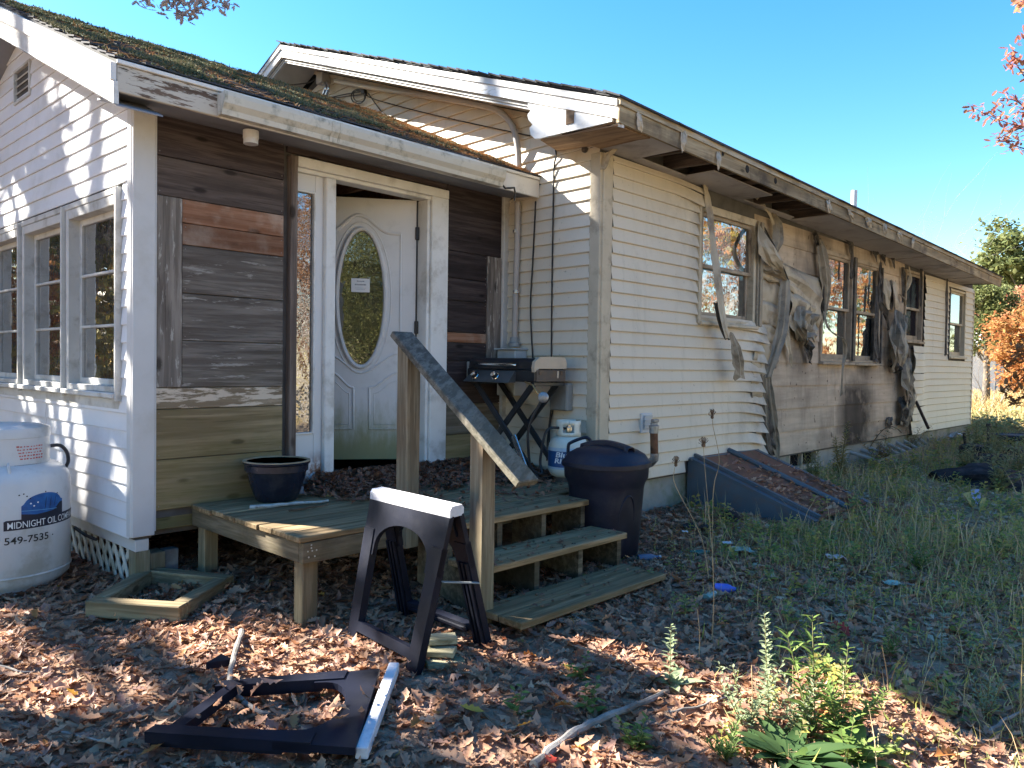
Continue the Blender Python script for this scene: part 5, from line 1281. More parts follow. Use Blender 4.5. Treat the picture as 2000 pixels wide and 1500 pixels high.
b = MB(); b.tube([GP(.10, -.0, 1.27), at_y(1040, 752, 5.66), at_y(1050, 768, 5.63), rg], .007, 8); b.build('gas_pipe', plain('brass', (.45, .28, .12), .35, .5, .8), gri, smooth=True)
# small propane cylinder
cc = at_z(1112, 925, zdk); cc = V((cc.x, 5.87, zdk+.001)); cc.x = .0747*5.87
cyl = thing('propane_cylinder', 'small cream propane cylinder with a blue and white label on the deck', 'gas cylinder', cc)
m_creamp = plain('cream paint', (.66, .65, .55), .4, .45, var=.06, dirt=(.4, .38, .3), dirtamt=.4, dscale=5)
RC = .153
b = MB(); b.lathe(cc, [(.0, .03), (.10, .03), (.135, .05), (RC-.004, .08), (RC, .11), (RC, .255), (RC-.006, .285), (.132, .318), (.10, .338), (.05, .347), (0, .348)], 40); b.build('tank', m_creamp, cyl, smooth=True)
b = MB(); b.lathe(cc, [(.105, .0), (.108, .0), (.108, .045), (.1, .045)], 32); b.build('foot_ring', plain('rusty foot ring', (.20, .15, .12), .8, .3, .2, var=.4), cyl, smooth=True)
b = MB(); N = 40; r_ = .092
rows = []
for z_ in (.345, .372, .43, .462):
    rows.append([cylmap(cc, r_, r_*2*PI*i/N, cc.z+z_) for i in range(N+1)])
b.grid(rows)
def hole(i, j): return False
keep = []
for fi_, f in enumerate(b.f):
    row, col = divmod(fi_, N); a = (col+.5)/N*360
    if row == 1 and (330 < a or a < 25 or 60 < a < 84 or 150 < a < 210): continue
    if row == 2 and (100 < a < 140): continue
    keep.append(f)
b.f = keep; b.m = [0]*len(keep); b.build('collar', m_creamp, cyl, smooth=True, solid=.005)
b = MB(); b.lathe(cc+Z*.348, [(.022, 0), (.022, .03), (.03, .035), (.03, .06), (.018, .066), (.018, .085), (0, .088)], 16); b.build('valve', m_chrome, cyl)
m_blue = plain('blue label', (.015, .07, .20), .4, .4, var=.12); m_paleb = plain('pale blue label', (.42, .52, .60), .5, .4, var=.1); m_wlet = plain('white lettering', (.75, .76, .76), .5, .4, var=.04)
cylpoly([(-.24, cc.z+.115), (.24, cc.z+.115), (.24, cc.z+.235), (-.24, cc.z+.235)], cc, RC+.0012, m_blue, cyl, 'label')
cylpoly([(-.24, cc.z+.2355), (.24, cc.z+.2355), (.24, cc.z+.262), (-.24, cc.z+.262)], cc, RC+.0012, m_paleb, cyl, 'label')
cylpoly([(-.24, cc.z+.10), (.24, cc.z+.10), (.24, cc.z+.1145), (-.24, cc.z+.1145)], cc, RC+.0012, m_paleb, cyl, 'label')
cyltext('Blue', cc, RC+.0026, -.10, .03, cc.z+.19, .04, m_wlet, cyl, bold=.025, slant=.008)
cyltext('Rhino', cc, RC+.0026, -.11, .06, cc.z+.145, .038, m_wlet, cyl, bold=.025, slant=.008)
cyltext('30', cc, RC+.0026, -.03, .02, cc.z+.118, .02, m_wlet, cyl, bold=.02)
cyltext('READY TO GRILL', cc, RC+.0026, -.14, .08, cc.z+.242, .012, m_blue, cyl) if False else None
b = MB(); v0 = cc+Z*.40; P = [v0+V((-.03, -.02, 0)), at_y(1076, 836, 5.78), at_y(1064, 850, 5.75), at_y(1055, 900, 5.74), at_y(1058, 925, 5.7), at_y(1038, 915, 5.68), at_y(1032, 880, 5.66), at_y(1034, 830, 5.64), rg]
b.tube([V(q) for q in cat([tuple(q) for q in P], 5)], .010, 8); b.build('hose', m_cable, gri, smooth=True)

# ================================================================== dustbin in front of the deck
m_bin = plain('dark navy plastic', (.013, .0135, .026), .45, .3, var=.3, scale=3, bump=.12, bscale=50, dirt=(.05, .045, .05), dirtamt=.5, dscale=4)
bc = V((.652, 5.22, 0)); bc.z = float(gz(bc.x, bc.y)); zt = .70
tb = thing('rubbish_bin', 'dark navy plastic rubbish bin with a domed lid beside the stairs', 'rubbish bin', bc)
def sq(b, prof, n=56, e=3.2, rot=math.atan2(dB.y, dB.x)):
    vs_ = []
    for r, h in prof:
        for k in range(n):
            a = 2*PI*k/n; rr = r/((abs(math.cos(a))**e+abs(math.sin(a))**e)**(1/e)); rr = r*.35+rr*.65
            vs_.append(V((bc.x+rr*math.cos(a+rot), bc.y+rr*math.sin(a+rot), h)))
    m = len(prof); fs_ = [(i*n+k, i*n+(k+1) % n, (i+1)*n+(k+1) % n, (i+1)*n+k) for i in range(m-1) for k in range(n)]+[tuple(range(n-1, -1, -1)), tuple((m-1)*n+k for k in range(n))]
    b.add(vs_, fs_); return b
z0 = bc.z
b = sq(MB(), [(.195, z0), (.205, z0+.015), (.225, z0+.30), (.236, z0+.47), (.242, z0+.50), (.262, z0+.54), (.265, z0+.60), (.270, z0+.615), (.270, z0+.635), (.264, z0+.64)]); b.build('body', m_bin, tb, smooth=True, angle=30)
zl = z0+.632
b = sq(MB(), [(.276, zl-.02), (.280, zl-.018), (.280, zl+.012), (.268, zl+.022), (.262, zl+.03), (.24, zl+.065), (.19, zl+.095), (.12, zl+.112), (.06, zl+.118), (.01, zl+.12)]); lid = b.build('lid', m_bin, tb, smooth=True, angle=40)
b = MB(); rows = []
rx = WB.d
for i in range(13):
    f = i/12*2-1; rows.append([bc*0+V((bc.x, bc.y, zl+.118+.035*(1-f*f)-.012*abs(g_)**2))+WB.n*(f*.20)+WB.d*(g_*.035*(1.6-.6*(1-f*f))) for g_ in (-1, -.6, 0, .6, 1)])
    for j_ in (0, 4): rows[-1][j_].z -= .05+.04*f*f
b.grid(rows); b.build('lid_grip', m_bin, tb, smooth=True, solid=.006)
for k in range(8):
    a = math.atan2(dB.y, dB.x)+PI/4*k
pts = [bc+V((0, 0, z0*0))]
ov = [(math.cos(a), math.sin(a)) for a in np.linspace(0, 2*PI, 30)]
fc = V((math.cos(-.75), math.sin(-.75), 0)); 
pth = []
for x, y in ov:
    hx = .07*x; hz = .17*max(-.9, y) ; ang_ = -1.02+hx/.225; zz = z0+.27+hz*(1 if y > 0 else 1); r_ = .236+.02*(zz-z0-.3)
    rot_ = math.atan2(dB.y, dB.x); a = ang_-rot_; e = 3.2; r0 = (.222+.022*(zz-z0-.3)/.2); rr = r0*.35+.65*r0/((abs(math.cos(a))**e+abs(math.sin(a))**e)**(1/e)); pth.append(V((bc.x+rr*math.cos(ang_), bc.y+rr*math.sin(ang_), zz)))
b = MB(); b.tube(pth, .006, 6, False); b.build('moulded_panel', m_bin, tb, smooth=True)
hA = at_y(1112, 893, 5.42); b = MB()
b.tube([V(q) for q in cat([tuple(at_y(x, y, 5.55)) for x, y in ((1110, 900), (1110, 872), (1116, 864), (1140, 855), (1150, 857), (1156, 868), (1156, 885))], 5)], .012, 8); b.build('side_handle', m_bin, tb, smooth=True)

# ================================================================== big gas tank by the gable
tcx = V((-.6645*4.6, 4.6, 0)); tcx.z = float(gz(tcx.x, tcx.y))-.01; RT = .359
m_tank = plain('white tank paint', (.56, .57, .58), .42, .45, var=.05, scale=3, bump=.06, bscale=40, dirt=(.34, .32, .27), dirtamt=.65, dscale=3.5)
tk = thing('gas_tank', 'large white upright gas tank with blue dome emblem and black lettering', 'gas tank', tcx)
z0 = tcx.z
b = MB(); b.lathe(tcx, [(.30, 0), (.30, .03), (.32, .05), (RT-.006, .085), (RT-.003, .12), (RT, .125), (RT, .63), (RT-.003, .64), (RT-.004, .65), (RT-.012, .685), (.325, .72), (.28, .748), (.22, .762)], 72); b.build('body', m_tank, tk, smooth=True, angle=50)
b = MB(); b.lathe(tcx, [(RT+.001, .118), (RT+.004, .122), (RT+.004, .128), (RT+.001, .132)], 72, close=True); b.build('weld_seam', m_tank, tk, smooth=True)
zl0 = .745
b = MB(); b.lathe(tcx, [(.243, zl0), (.247, zl0+.002), (.247, zl0+.165), (.252, zl0+.167), (.252, zl0+.21), (.247, zl0+.223), (.20, zl0+.237), (.10, zl0+.247), (0, zl0+.25)], 64); dl_ = b.build('dome_lid', m_tank, tk, smooth=True, angle=30)
m_black = plain('black paint', (.012, .012, .014), .5, .4)
b = MB()
for a0, a1 in ((-.24, -.01), (.06, .225)):
    rows = [[cylmap(tcx, .2478, a0+(a1-a0)*i/10, z0+zl0+h) for i in range(11)] for h in (.0, .012)]; b.grid(rows)
b.build('lid_slots', m_black, dl_)
hk = cylmap(tcx, .262, .03, z0+zl0+.005); b = MB(); b.tube([hk+Z*.02, hk+Z*.01+V((.02, -.03, 0)), hk-Z*.03+V((.035, -.045, 0)), hk-Z*.06+V((.03, -.04, 0))], .007, 8); b.build('lid_hook', m_tank, tk, smooth=True)
hp = [cylmap(tcx, .25, .36, z0+zl0+.10), cylmap(tcx, .30, .44, z0+zl0+.10), cylmap(tcx, .335, .5, z0+zl0+.06), cylmap(tcx, .345, .53, z0+zl0-.0), cylmap(tcx, .335, .55, z0+zl0-.04)]
b = MB(); b.tube([V(q) for q in cat([tuple(q) for q in hp], 5)], .011, 8); b.build('gas_hose', plain('dark grey hose', (.045, .045, .05), .5), tk, smooth=True)
hp = [cylmap(tcx, RT+.02, .55, z0+.33), cylmap(tcx, RT+.08, .62, z0+.28), cylmap(tcx, RT+.16, .62, z0+.27)]
b = MB(); b.tube([V(q) for q in cat([tuple(q) for q in hp], 5)], .010, 8); b.build('gas_hose', m_cable, tk, smooth=True)
m_navy = plain('navy banner', (.012, .014, .03), .45, .4); m_emb = plain('blue emblem', (.012, .085, .32), .4, .4, var=.35, scale=9, col2=(.02, .14, .42))
def tpx(px, py):
    a = math.asin(max(-.999, min(.999, (px-5)/117.))); x = RT*a; d = 4.6-RT*math.cos(a)
    return x, EYE+(712-(1000-px)*.015-py)*d/1500
q = lambda px, py: tpx(px, py)
zb_ = q(60, 1020)[1]-.03
ban = [(q(7, 1017)[0], q(7, 1034)[1]), (.52, zb_-.030), (.52, zb_+.026), (q(10, 1017)[0], q(10, 1015)[1])]
x0b = q(7, 1)[0]; zt_ = q(45, 1013)[1]-.03
cylpoly([(x0b, zt_-.058), (.53, zt_-.058), (.53, zt_+.0), (x0b+.012, zt_+.0), (x0b+.012, zt_-.006), (x0b, zt_-.006)], tcx, RT+.0010, m_navy, tk, 'banner')
ex0, ex1 = q(44, 1)[0]-.03, q(110, 1)[0]-.045; ez = zt_; eh = .135
dome = [(ex0, ez), (ex1, ez), (ex1, ez+eh*.62)]+[((ex0+ex1)/2+(ex1-ex0)*.44*math.cos(a), ez+eh*.60+eh*.42*math.sin(a)) for a in np.linspace(.12, PI-.12, 14)]+[(ex0, ez+eh*.55)]
cylpoly(dome, tcx, RT+.0012, m_emb, tk, 'emblem')
hill = [(ex0, ez), (ex1, ez), (ex1, ez+eh*.5), (ex1-.02, ez+eh*.52), (ex1-.04, ez+eh*.4), (ex1-.07, ez+eh*.2), (ex0+.08, ez+eh*.14), (ex0, ez+eh*.22)]
cylpoly(hill, tcx, RT+.0020, m_navy, tk, 'emblem_hill')
m_beam = plain('pale blue line', (.10, .28, .5), .5)
cylpoly([(ex0, ez+eh*.34), (ex1-.05, ez+eh*.24), (ex1-.05, ez+eh*.265), (ex0, ez+eh*.365)], tcx, RT+.0024, m_beam, tk, 'emblem_line')
tr = [(ex0+.15+dx, ez+eh*.45) for dx in (0, .03, .06)]
for k, (x, zz, l_) in enumerate(((ex0+.13, ez+eh*.5, .05), (ex0+.16, ez+eh*.45, .06), (ex0+.19, ez+eh*.5, .05))):
    cylpoly([(x, zz-.03), (x+.004, zz-.03), (x+.012+.004*k, zz+l_), (x+.008+.004*k, zz+l_)], tcx, RT+.0024, m_navy, tk, 'emblem_tree')
def dot(x, zz, r, mat): cylpoly([(x+r*math.cos(a), zz+r*math.sin(a)) for a in np.linspace(0, 2*PI, 10)[:-1]], tcx, RT+.0026, mat, tk, 'star')
for px, py in ((59, 982), (70, 980), (64, 987)): x, zz = q(px, py); dot(x-.03, zz-.03, .0055, m_wlet)
for px, py in ((41, 964), (48, 962), (53, 967), (58, 972), (82, 959), (100, 963)): x, zz = q(px, py); dot(x-.03, zz-.03, .005, m_black)
cyltext('MIDNIGHT OIL COMPANY', tcx, RT+.0028, x0b+.018, .52, zt_-.049, .038, m_wlet, tk, bold=.004)
xa = q(8, 1)[0]; xb = q(79, 1)[0]; zz = q(40, 1062)[1]-.03
cyltext('549-7535', tcx, RT+.0014, xa, xb, zz, .042, m_black, tk, bold=.012); dot(q(86, 1)[0], zz+.02, .005, m_black)
m_red = plain('red marker', (.45, .06, .05), .6)
b = MB(); rl = .2484
for k in range(5):
    x = .07+.005*k; zz = z0+zl0+.115-k*.018
    while x < .23:
        w_ = random.uniform(.006, .018); b.grid([[cylmap(tcx, rl, x+w_*i/2, zz+h) for i in range(3)] for h in (0, random.uniform(.004, .009))]); x += w_+random.uniform(.004, .01)
mk = b.build('red_handwriting', m_red, dl_); mk['kind'] = 'stuff'
cylpoly([(-.09+.075*math.cos(a), z0+zl0+.105+.014*math.sin(a)) for a in np.linspace(0, 2*PI, 16)[:-1]], tcx, .2484, m_red, dl_, 'red_mark')
dz0 = z0+zl0+.075
cylpoly([(-.03+.011*math.cos(a), dz0+.010*math.sin(a)) for a in np.linspace(0, 2*PI, 10)[:-1]], tcx, .2484, m_black, dl_, 'black_dot')

# ================================================================== sawhorses, timber frame, boards, sticks
m_saw = plain('blue black plastic', (.008, .010, .020), .42, .18, var=.25, scale=4, bump=.08, bscale=60, dirt=(.05, .05, .055), dirtamt=.22, dscale=5)
m_sawtop = plain('chalky white top', (.62, .61, .63), .7, .3, var=.1, scale=8, bump=.3, dirt=(.25, .28, .36), dirtamt=.5, dscale=12)
def sawframe(root, TL, TR, FL, FR, th=.035, name='leg_frame', plate=.19):
    """one folding side: arch plate under the top, two ribbed legs, foot bar"""
    TL, TR, FL, FR = [V(p) for p in (TL, TR, FL, FR)]
    n = (TR-TL).cross(FL-TL).normalized()
    def P(a, c, o=0.): return (TL*(1-a)+TR*a)*(1-c)+(FL*(1-a)+FR*a)*c+n*o
    b = MB()
    arc = [(.155, plate+.20)]+[(.5-.34*math.cos(t), plate+.13-.18*math.sin(t)) for t in np.linspace(.05, PI-.05, 14)]+[(.845, plate+.20)]
    poly = [(0, 0), (1, 0), (1, plate+.20)]+arc[::-1]+[(0, plate+.20)]
    b.prism([P(a, c, -th*.35) for a, c in poly], n*th*.7); o = b.build('arch_plate', m_saw, root)
    for (a0, a1) in ((.09, .13), (.18, .21), (.79, .82), (.87, .91)):
        b = MB(); b.prism([P(a0, .05, th*.35), P(a1, .05, th*.35), P(a1-.01, .17, th*.35), P(a0-.01, .17, th*.35)], n*th*.28); b.build('rib', m_saw, o)
    for (a0, a1) in ((.24, .38), (.62, .76)):
        b = MB(); b.prism([P(a0, .06, th*.35), P(a1, .08, th*.35), P(a1, .10, th*.35), P(a0, .09, th*.35)], n*th*.28); b.build('rib', m_saw, o)
    W_ = (TR-TL).length
    for a0, a1 in ((.0, .13), (.87, 1.)):
        b = MB(); b.prism([P(a0, plate+.02, -th/2), P(a1, plate+.02, -th/2), P(a1, 1., -th/2), P(a0, 1., -th/2)], n*th); lo = b.build('leg', m_saw, root)
        w_ = (a1-a0)
        for f in (.1, .42, .74):
            b = MB(); b.prism([P(a0+w_*f, plate+.16, th/2), P(a0+w_*(f+.16), plate+.16, th/2), P(a0+w_*(f+.16), .98, th/2), P(a0+w_*f, .98, th/2)], n*th*.35); b.build('rib', m_saw, lo)
    b = MB(); b.prism([P(.13, .86, -th/2), P(.87, .86, -th/2), P(.87, .93, -th/2), P(.13, .93, -th/2)], n*th); b.build('foot_bar', m_saw, root)
    b = MB(); b.prism([P(.17, .885, th/2), P(.83, .885, th/2), P(.83, .905, th/2), P(.17, .905, th/2)], n*th*.3); b.build('rib', m_saw, root)
FLp, FRp, BLp, BRp = [on_ground(x, y) for x, y in ((683, 1243), (817, 1318), (785, 1196), (957, 1264))]
mL = (FLp+BLp)/2; mR = (FRp+BRp)/2; ztop = .752
TLp = V((mL.x+.0, mL.y-.03, ztop-.03)); TRp = V((mR.x, mR.y-.03, ztop-.035))
sh = thing('sawhorse', 'standing dark folding plastic sawhorse with chalky white top', 'sawhorse', (mL+mR)/2)
perp = V((FLp.x-BLp.x, FLp.y-BLp.y, 0)).normalized()
sawframe(sh, TLp+perp*.035, TRp+perp*.035, FLp, FRp); sawframe(sh, TRp-perp*.035, TLp-perp*.035, BRp, BLp)
b = MB(); d_ = (TRp-TLp); b.prism([TLp+perp*x+Z*z_ for x, z_ in ((-.05, -.005), (.05, -.005), (.05, .03), (.036, .045), (-.036, .045), (-.05, .03))], d_); b.build('top_bar', m_sawtop, sh)
f0 = FRp*.45+(TRp+perp*.035)*.55; f1 = BRp*.5+(TRp-perp*.035)*.5
b = MB(); b.beam((FRp*.42+TRp*.58)+d_.normalized()*.012, f1+d_.normalized()*.015, .006, .022, up=d_, ch=.001); b.build('folding_brace', m_greymetal, sh)
sf = [on_ground(x, y, .07) for x, y in ((742, 1312), (694, 1468), (437, 1338), (282, 1440))]
s2 = thing('sawhorse', 'dark plastic sawhorse fallen flat among the dead leaves', 'sawhorse', (sf[0]+sf[3])/2)
sawframe(s2, sf[0], sf[1], sf[2], sf[3], th=.04)
b = MB(); dd_ = (sf[1]-sf[0]).normalized(); b.beam(on_ground(770, 1303, .05), on_ground(706, 1472, .05), .045, .045, ch=.004); b.build('top_bar', m_sawtop, s2)
b = MB(); b.prism([on_ground(402, 1308, .03), on_ground(432, 1290, .05), on_ground(455, 1300, .02)], Z*.03); b.build('leg_end', m_saw, s2)
# timber frame
m_tim = wood('old timber', (0.172, 0.125, 0.072), (0.332, 0.260, 0.158), .12, green=(0.149, 0.130, 0.058), gz0=0, gz1=.3, gamt=.25)
m_timv = wood('old timber side', (0.172, 0.125, 0.072), (0.332, 0.260, 0.158), -1.35, green=(0.149, 0.130, 0.058), gz0=0, gz1=.3, gamt=.25)
q = [on_ground(190, 1208), on_ground(345, 1214), on_ground(437, 1150), on_ground(290, 1140)]
zf = max(p.z for p in q)-.01
q = [V((p.x, p.y, 0)) for p in q]
tf = thing('timber_frame', 'open rectangular frame of old timbers lying on the leaves beside the deck', 'timber frame', (q[0]+q[2])/2+Z*zf)
h = .04
def tim(a, c, mm, ext=0., z1=0.):
    b = MB(); d = (c-a).normalized(); b.beam(a-d*ext+Z*(zf+h+z1), c+d*ext+Z*(zf+h+z1), .085, .085, ch=.005); b.build('timber', mm, tf)
ins = lambda a, c, k: a+(c-a).normalized()*k
tim(q[0], q[1], m_tim, .04); tim(q[3], q[2], m_tim, .04, .002); tim(ins(q[0], q[3], .045), ins(q[3], q[0], .045), m_timv); tim(ins(q[1], q[2], .045), ins(q[2], q[1], .045), m_timv, 0, .001)
# short boards under the sawhorse
m_gb = wood('green stained offcut', (.20, .175, .11), (.42, .38, .26), .3, green=(.20, .22, .12), gz0=0, gz1=.3, gamt=.25)
for k, (px, py, L_, a, z_, lb) in enumerate(((868, 1292, .085, .35, .016, 'pale green offcut under the sawhorse, lowest of three'), (857, 1283, .075, -.1, .045, 'mossy offcut lying crosswise in the middle of the small pile'), (862, 1270, .07, .2, .072, 'short split offcut on top of the small pile'))):
    p = on_ground(px, py+8); c = V((p.x, p.y, p.z+z_)); b = MB(); ax = V((math.cos(a), math.sin(a), 0)); b.box(c, ax*L_, V((-ax.y, ax.x, 0))*.045, Z*.013, .003); tag(center_origin(b.build('wood_offcut', m_gb)), lb, 'wood offcut', 'offcuts under the sawhorse')
stick('branch', [(472, 1232, .03), (457, 1285, .05), (450, 1330, .06), (466, 1362, .05), (500, 1385, .04), (528, 1398, .03)], .014, m_twigg, 'curved grey branch lying over the fallen sawhorse', 'branch')
stick('branch', [(1040, 1496, .02), (1100, 1445, .025), (1165, 1408, .03), (1240, 1378, .025), (1302, 1350, .02)], .020, m_twigg, 'thick fallen branch in the foreground weeds', 'branch')
stick('branch', [(1930, 1430, .03), (1965, 1405, .05), (2005, 1385, .06)], .008, m_twigg, 'thin bent branch at the right bottom corner', 'branch')
for k, (x0, y0, x1, y1, r) in enumerate(((0, 1300, 70, 1312, .006), (300, 1400, 380, 1420, .005), (600, 1250, 720, 1225, .004), (560, 1300, 640, 1285, .004), (120, 1430, 220, 1445, .005), (1060, 1350, 1150, 1395, .006), (1300, 1390, 1420, 1360, .006), (940, 1390, 1010, 1440, .004), (1110, 1195, 1190, 1235, .005), (1690, 1380, 1790, 1395, .005), (655, 1425, 720, 1345, .004), (400, 1260, 470, 1250, .004))):
    labs = ('twig at the left edge among dry leaves', 'twig above the fallen sawhorse frame', 'twig left of the standing sawhorse feet', 'thin twig near the curved branch', 'twig at the bottom left among leaves', 'twig below the bottom stair tread', 'grey twig beside the bright weeds', 'twig below the offcut pile', 'twig right under the bottom tread', 'twig under the sunlit weeds', 'twig across the fallen white top bar', 'twig on the sunlit leaves')
    stick('twig', [(x0, y0, .02), ((x0+x1)/2, (y0+y1)/2+5, .03), (x1, y1, .02)], r, m_twig if k % 2 else m_twigg, labs[k], 'twig')
# ================================================================== terrain
def axis(lo, hi, a, c, fine, grow=1.22):
    m = list(np.arange(a, c, fine)); st = fine
    x = c
    while x < hi: m.append(x); st *= grow; x += st
    m.append(hi); st = fine; x = a
    while x > lo: st *= grow; x -= st; m.insert(0, max(x, lo))
    return np.array(m)
gxs = axis(-260, 320, -4.5, 10, .09); gys = axis(-120, 420, 1.2, 15, .09)
X, Y = np.meshgrid(gxs, gys); Zg = gz(X, Y)
Zg = Zg + np.where((np.abs(X) < 12) & (Y < 16) & (Y > 1), .012*np.sin(X*13+Y*5)*np.sin(Y*11-X*4), 0)
co = np.stack([X, Y, Zg], -1).reshape(-1, 3); ny, nx = X.shape
i = np.arange(ny-1)[:, None]*nx+np.arange(nx-1)[None, :]
fi = np.stack([i, i+1, i+nx+1, i+nx], -1).reshape(-1, 4)
def groundmat():
    k = NT('leafy soil'); P, xyz = k.pos(); v = k.coords()
    a = k.mixc(k.ramp(k.noise(v, 26, 5, .7), .3, .7), (0.18, 0.12, 0.085), (0.40, 0.27, 0.19))
    a = k.mixc(k.ramp(k.noise(v, 9, 5, .7), .5, .7, 0, .5), a, (.28, .20, .15))
    gr = k.mixc(k.ramp(k.noise(v, 30, 4, .7), .35, .65), (0.22, 0.195, 0.115), (0.42, 0.35, 0.22))
    m = k.math('MULTIPLY', k.ramp(xyz[0], .6, 2.6), k.ramp(k.noise(v, 1.3, 5, .6), .35, .6))
    c = k.mixc(k.math('MULTIPLY', m, .65), a, gr)
    far = k.mixc(k.ramp(k.noise(v, .5, 6, .7), .3, .7), (.30, .22, .10), (.42, .33, .17))
    wq = k.n('ShaderNodeVectorMath', operation='DOT_PRODUCT'); k.l(P, wq.inputs[0]); wq.inputs[1].default_value = tuple(WD.n)
    fm = k.math('MAXIMUM', k.ramp(xyz[1], 14.5, 18.), k.ramp(k.math('SUBTRACT', wq.outputs['Value'], WD.o.dot(WD.n)), 6.5, 9.))
    c = k.mixc(fm, c, far)
    k.bsdf(c, .95, .15, 0, k.noise(v, 45, 4, .7), .8, .015); return k.m
gr = raw_mesh('ground', co, fi, np.full(len(fi), 4), groundmat(), smooth=True); gr['kind'] = 'structure'
# ---------------------------------------------------------------- dead leaves
def oak(curl, bend, fold, lob=1.):
    xs_ = np.array([0, .12, .24, .34, .48, .58, .72, .82, 1.]); w_ = np.array([.015, .06, .17, .10, .21, .13, .18, .10, .0])*lob
    v = []
    for x, h in zip(xs_, w_):
        zb_ = bend*(x-.5)**2*4-bend*.3
        v += [(x-.5, h, zb_+fold*h+curl*h*h*4), (x-.5, 0, zb_), (x-.5, -h, zb_+fold*h*.7+curl*h*h*3)]
    f = []
    for i in range(8):
        a = 3*i; f += [(a, a+1, a+4, a+3), (a+1, a+2, a+5, a+4)]
    return np.array(v), f
LEAFT = [oak(.5, .06, .12), oak(1.1, -.08, .1), oak(-.7, .10, .03, .9), oak(.2, .16, .35, 1.1), oak(1.8, .03, -.12, .8), oak(1.4, .14, .3, .6), oak(-1.2, -.1, -.2, 1.1), oak(.6, .22, .1, .75)]
LOWT = [(np.array([(-.5, 0, 0), (0, .2, .07), (.5, 0, .05), (0, -.2, .05)]), [(0, 1, 2, 3)]), (np.array([(-.5, 0, .03), (-.1, .24, .09), (.5, .05, 0), (.05, -.2, .1)]), [(0, 1, 2, 3)])]
m_leaf = leafmat('dead oak leaves', [(0.335, 0.186, 0.112), (0.454, 0.255, 0.157), (0.238, 0.133, 0.085), (0.562, 0.330, 0.207), (0.367, 0.217, 0.165), (0.282, 0.161, 0.102), (0.498, 0.284, 0.182), (0.649, 0.396, 0.247), (0.216, 0.113, 0.075), (0.411, 0.208, 0.115)], .3, .55)
m_leafb = leafmat('dark damp leaves', [(0.216, 0.104, 0.067), (0.303, 0.151, 0.090), (0.163, 0.085, 0.058), (0.367, 0.189, 0.115), (0.260, 0.123, 0.082), (0.195, 0.095, 0.067)], .2, .5)
m_thatch = leafmat('pale thatch and leaves', [(0.529, 0.402, 0.287), (0.460, 0.391, 0.253), (0.600, 0.506, 0.380), (0.345, 0.333, 0.196), (0.414, 0.287, 0.207), (0.552, 0.483, 0.345), (0.299, 0.196, 0.138)], .3, .6)
m_leafo = leafmat('orange fallen leaves', [(.40, .17, .05), (.36, .11, .045), (.46, .27, .06), (.30, .09, .05), (.42, .22, .09), (.38, .30, .08)], .2, .5)
def hitg(n, x0, x1, y0, y1, dens):
    out = []
    while sum(map(len, out)) < n:
        P = np.stack([RNG.uniform(x0, x1, n*2), RNG.uniform(y0, y1, n*2)], -1); d = dens(P[:, 0], P[:, 1]); out.append(P[RNG.random(len(P)) < d])
    return np.concatenate(out)[:n]
def vnoise(x, y, s, seed=0.): return np.array([noise.noise(V((a*s+seed, c*s, seed))) for a, c in zip(x, y)])
# footprints where no litter lies
def inhouse(x, y):
    qx, qy = x-WB.o.x, y-WB.o.y; t = qx*WB.d.x+qy*WB.d.y; s = qx*WB.n.x+qy*WB.n.y
    rx, ry = x-WD.o.x, y-WD.o.y; u = rx*WD.d.x+ry*WD.d.y; w = rx*WD.n.x+ry*WD.n.y
    return ((s < -.35) & (t > -.05)) | ((w < .0) & (u > 0))
def wdcoord(x, y):
    rx, ry = x-WD.o.x, y-WD.o.y; return rx*WD.d.x+ry*WD.d.y, rx*WD.n.x+ry*WD.n.y
BU0, BU1 = du_(1347), du_(1476); BSB = (on_ground(1612, 1020)-WD.o).dot(WD.n)
def inbulk(x, y):
    u, w = wdcoord(x, y); return (u > BU0-.03) & (u < BU1+.03) & (w > 0) & (w < BSB-.15)
def grassy(x, y):
    return np.clip((x-.75-.35*(y-3.2)*(y < 4.2)*0)/1.5, 0, 1)*np.clip((6.5+x*1.1-y*.55)/1.5, 0, 1)
def leaves(name, n, box, dens, templ, mat, size, zlift=.012, tilt=.35, hfun=None, label=None, parent=None):
    P = hitg(n, *box, dens); m = len(P); S = RNG.uniform(*size, m); K = RNG.integers(0, len(templ), m)
    z = (hfun or gz)(P[:, 0], P[:, 1]) + RNG.uniform(.0, zlift, m)
    C_ = []; F_ = []; L_ = []; base = 0
    for k, (tv, tf_) in enumerate(templ):
        s = K == k; q = int(s.sum())
        if not q: continue
        R = rots(RNG.uniform(0, 6.283, q), RNG.normal(0, tilt, q), RNG.normal(0, tilt, q))
        c, f, l = stamp(np.column_stack([P[s], z[s]]), R, S[s], tv, tf_); C_.append(c); F_.append(f+base); L_.append(l); base += len(c)
    o = raw_mesh(name, np.concatenate(C_), np.concatenate(F_), np.concatenate(L_), mat, parent); o['kind'] = 'stuff'
    if label: o['label'] = label
    return o
def d_front(x, y): return np.where(inhouse(x, y) | inbulk(x, y), 0., np.clip(1.15-.6*grassy(x, y), .12, 1))
leaves('dead_leaves', 24000, (-4.2, 3.4, 2.2, 5.2), d_front, LEAFT, m_leaf, (.03, .115), .03, .27, label='brown dead oak leaves covering the ground in front of the deck')
leaves('dead_leaves', 8000, (.2, 3.6, 4.6, 7.2), d_front, LEAFT[:3], m_leaf, (.035, .10), .025, .28, label='brown dead leaves banked up beside the foundation')
leaves('dead_leaves', 24000, (1.5, 10., 3.6, 13.5), lambda x, y: d_front(x, y)*np.where(x/np.maximum(y, .1) < .75, 1, 0), LOWT+[(LOWT[0][0]*np.array([1.3, .3, 1]), LOWT[0][1])]*2, m_thatch, (.04, .10), .02, .25, label='scattered dead leaves among the weeds beside the long wall')
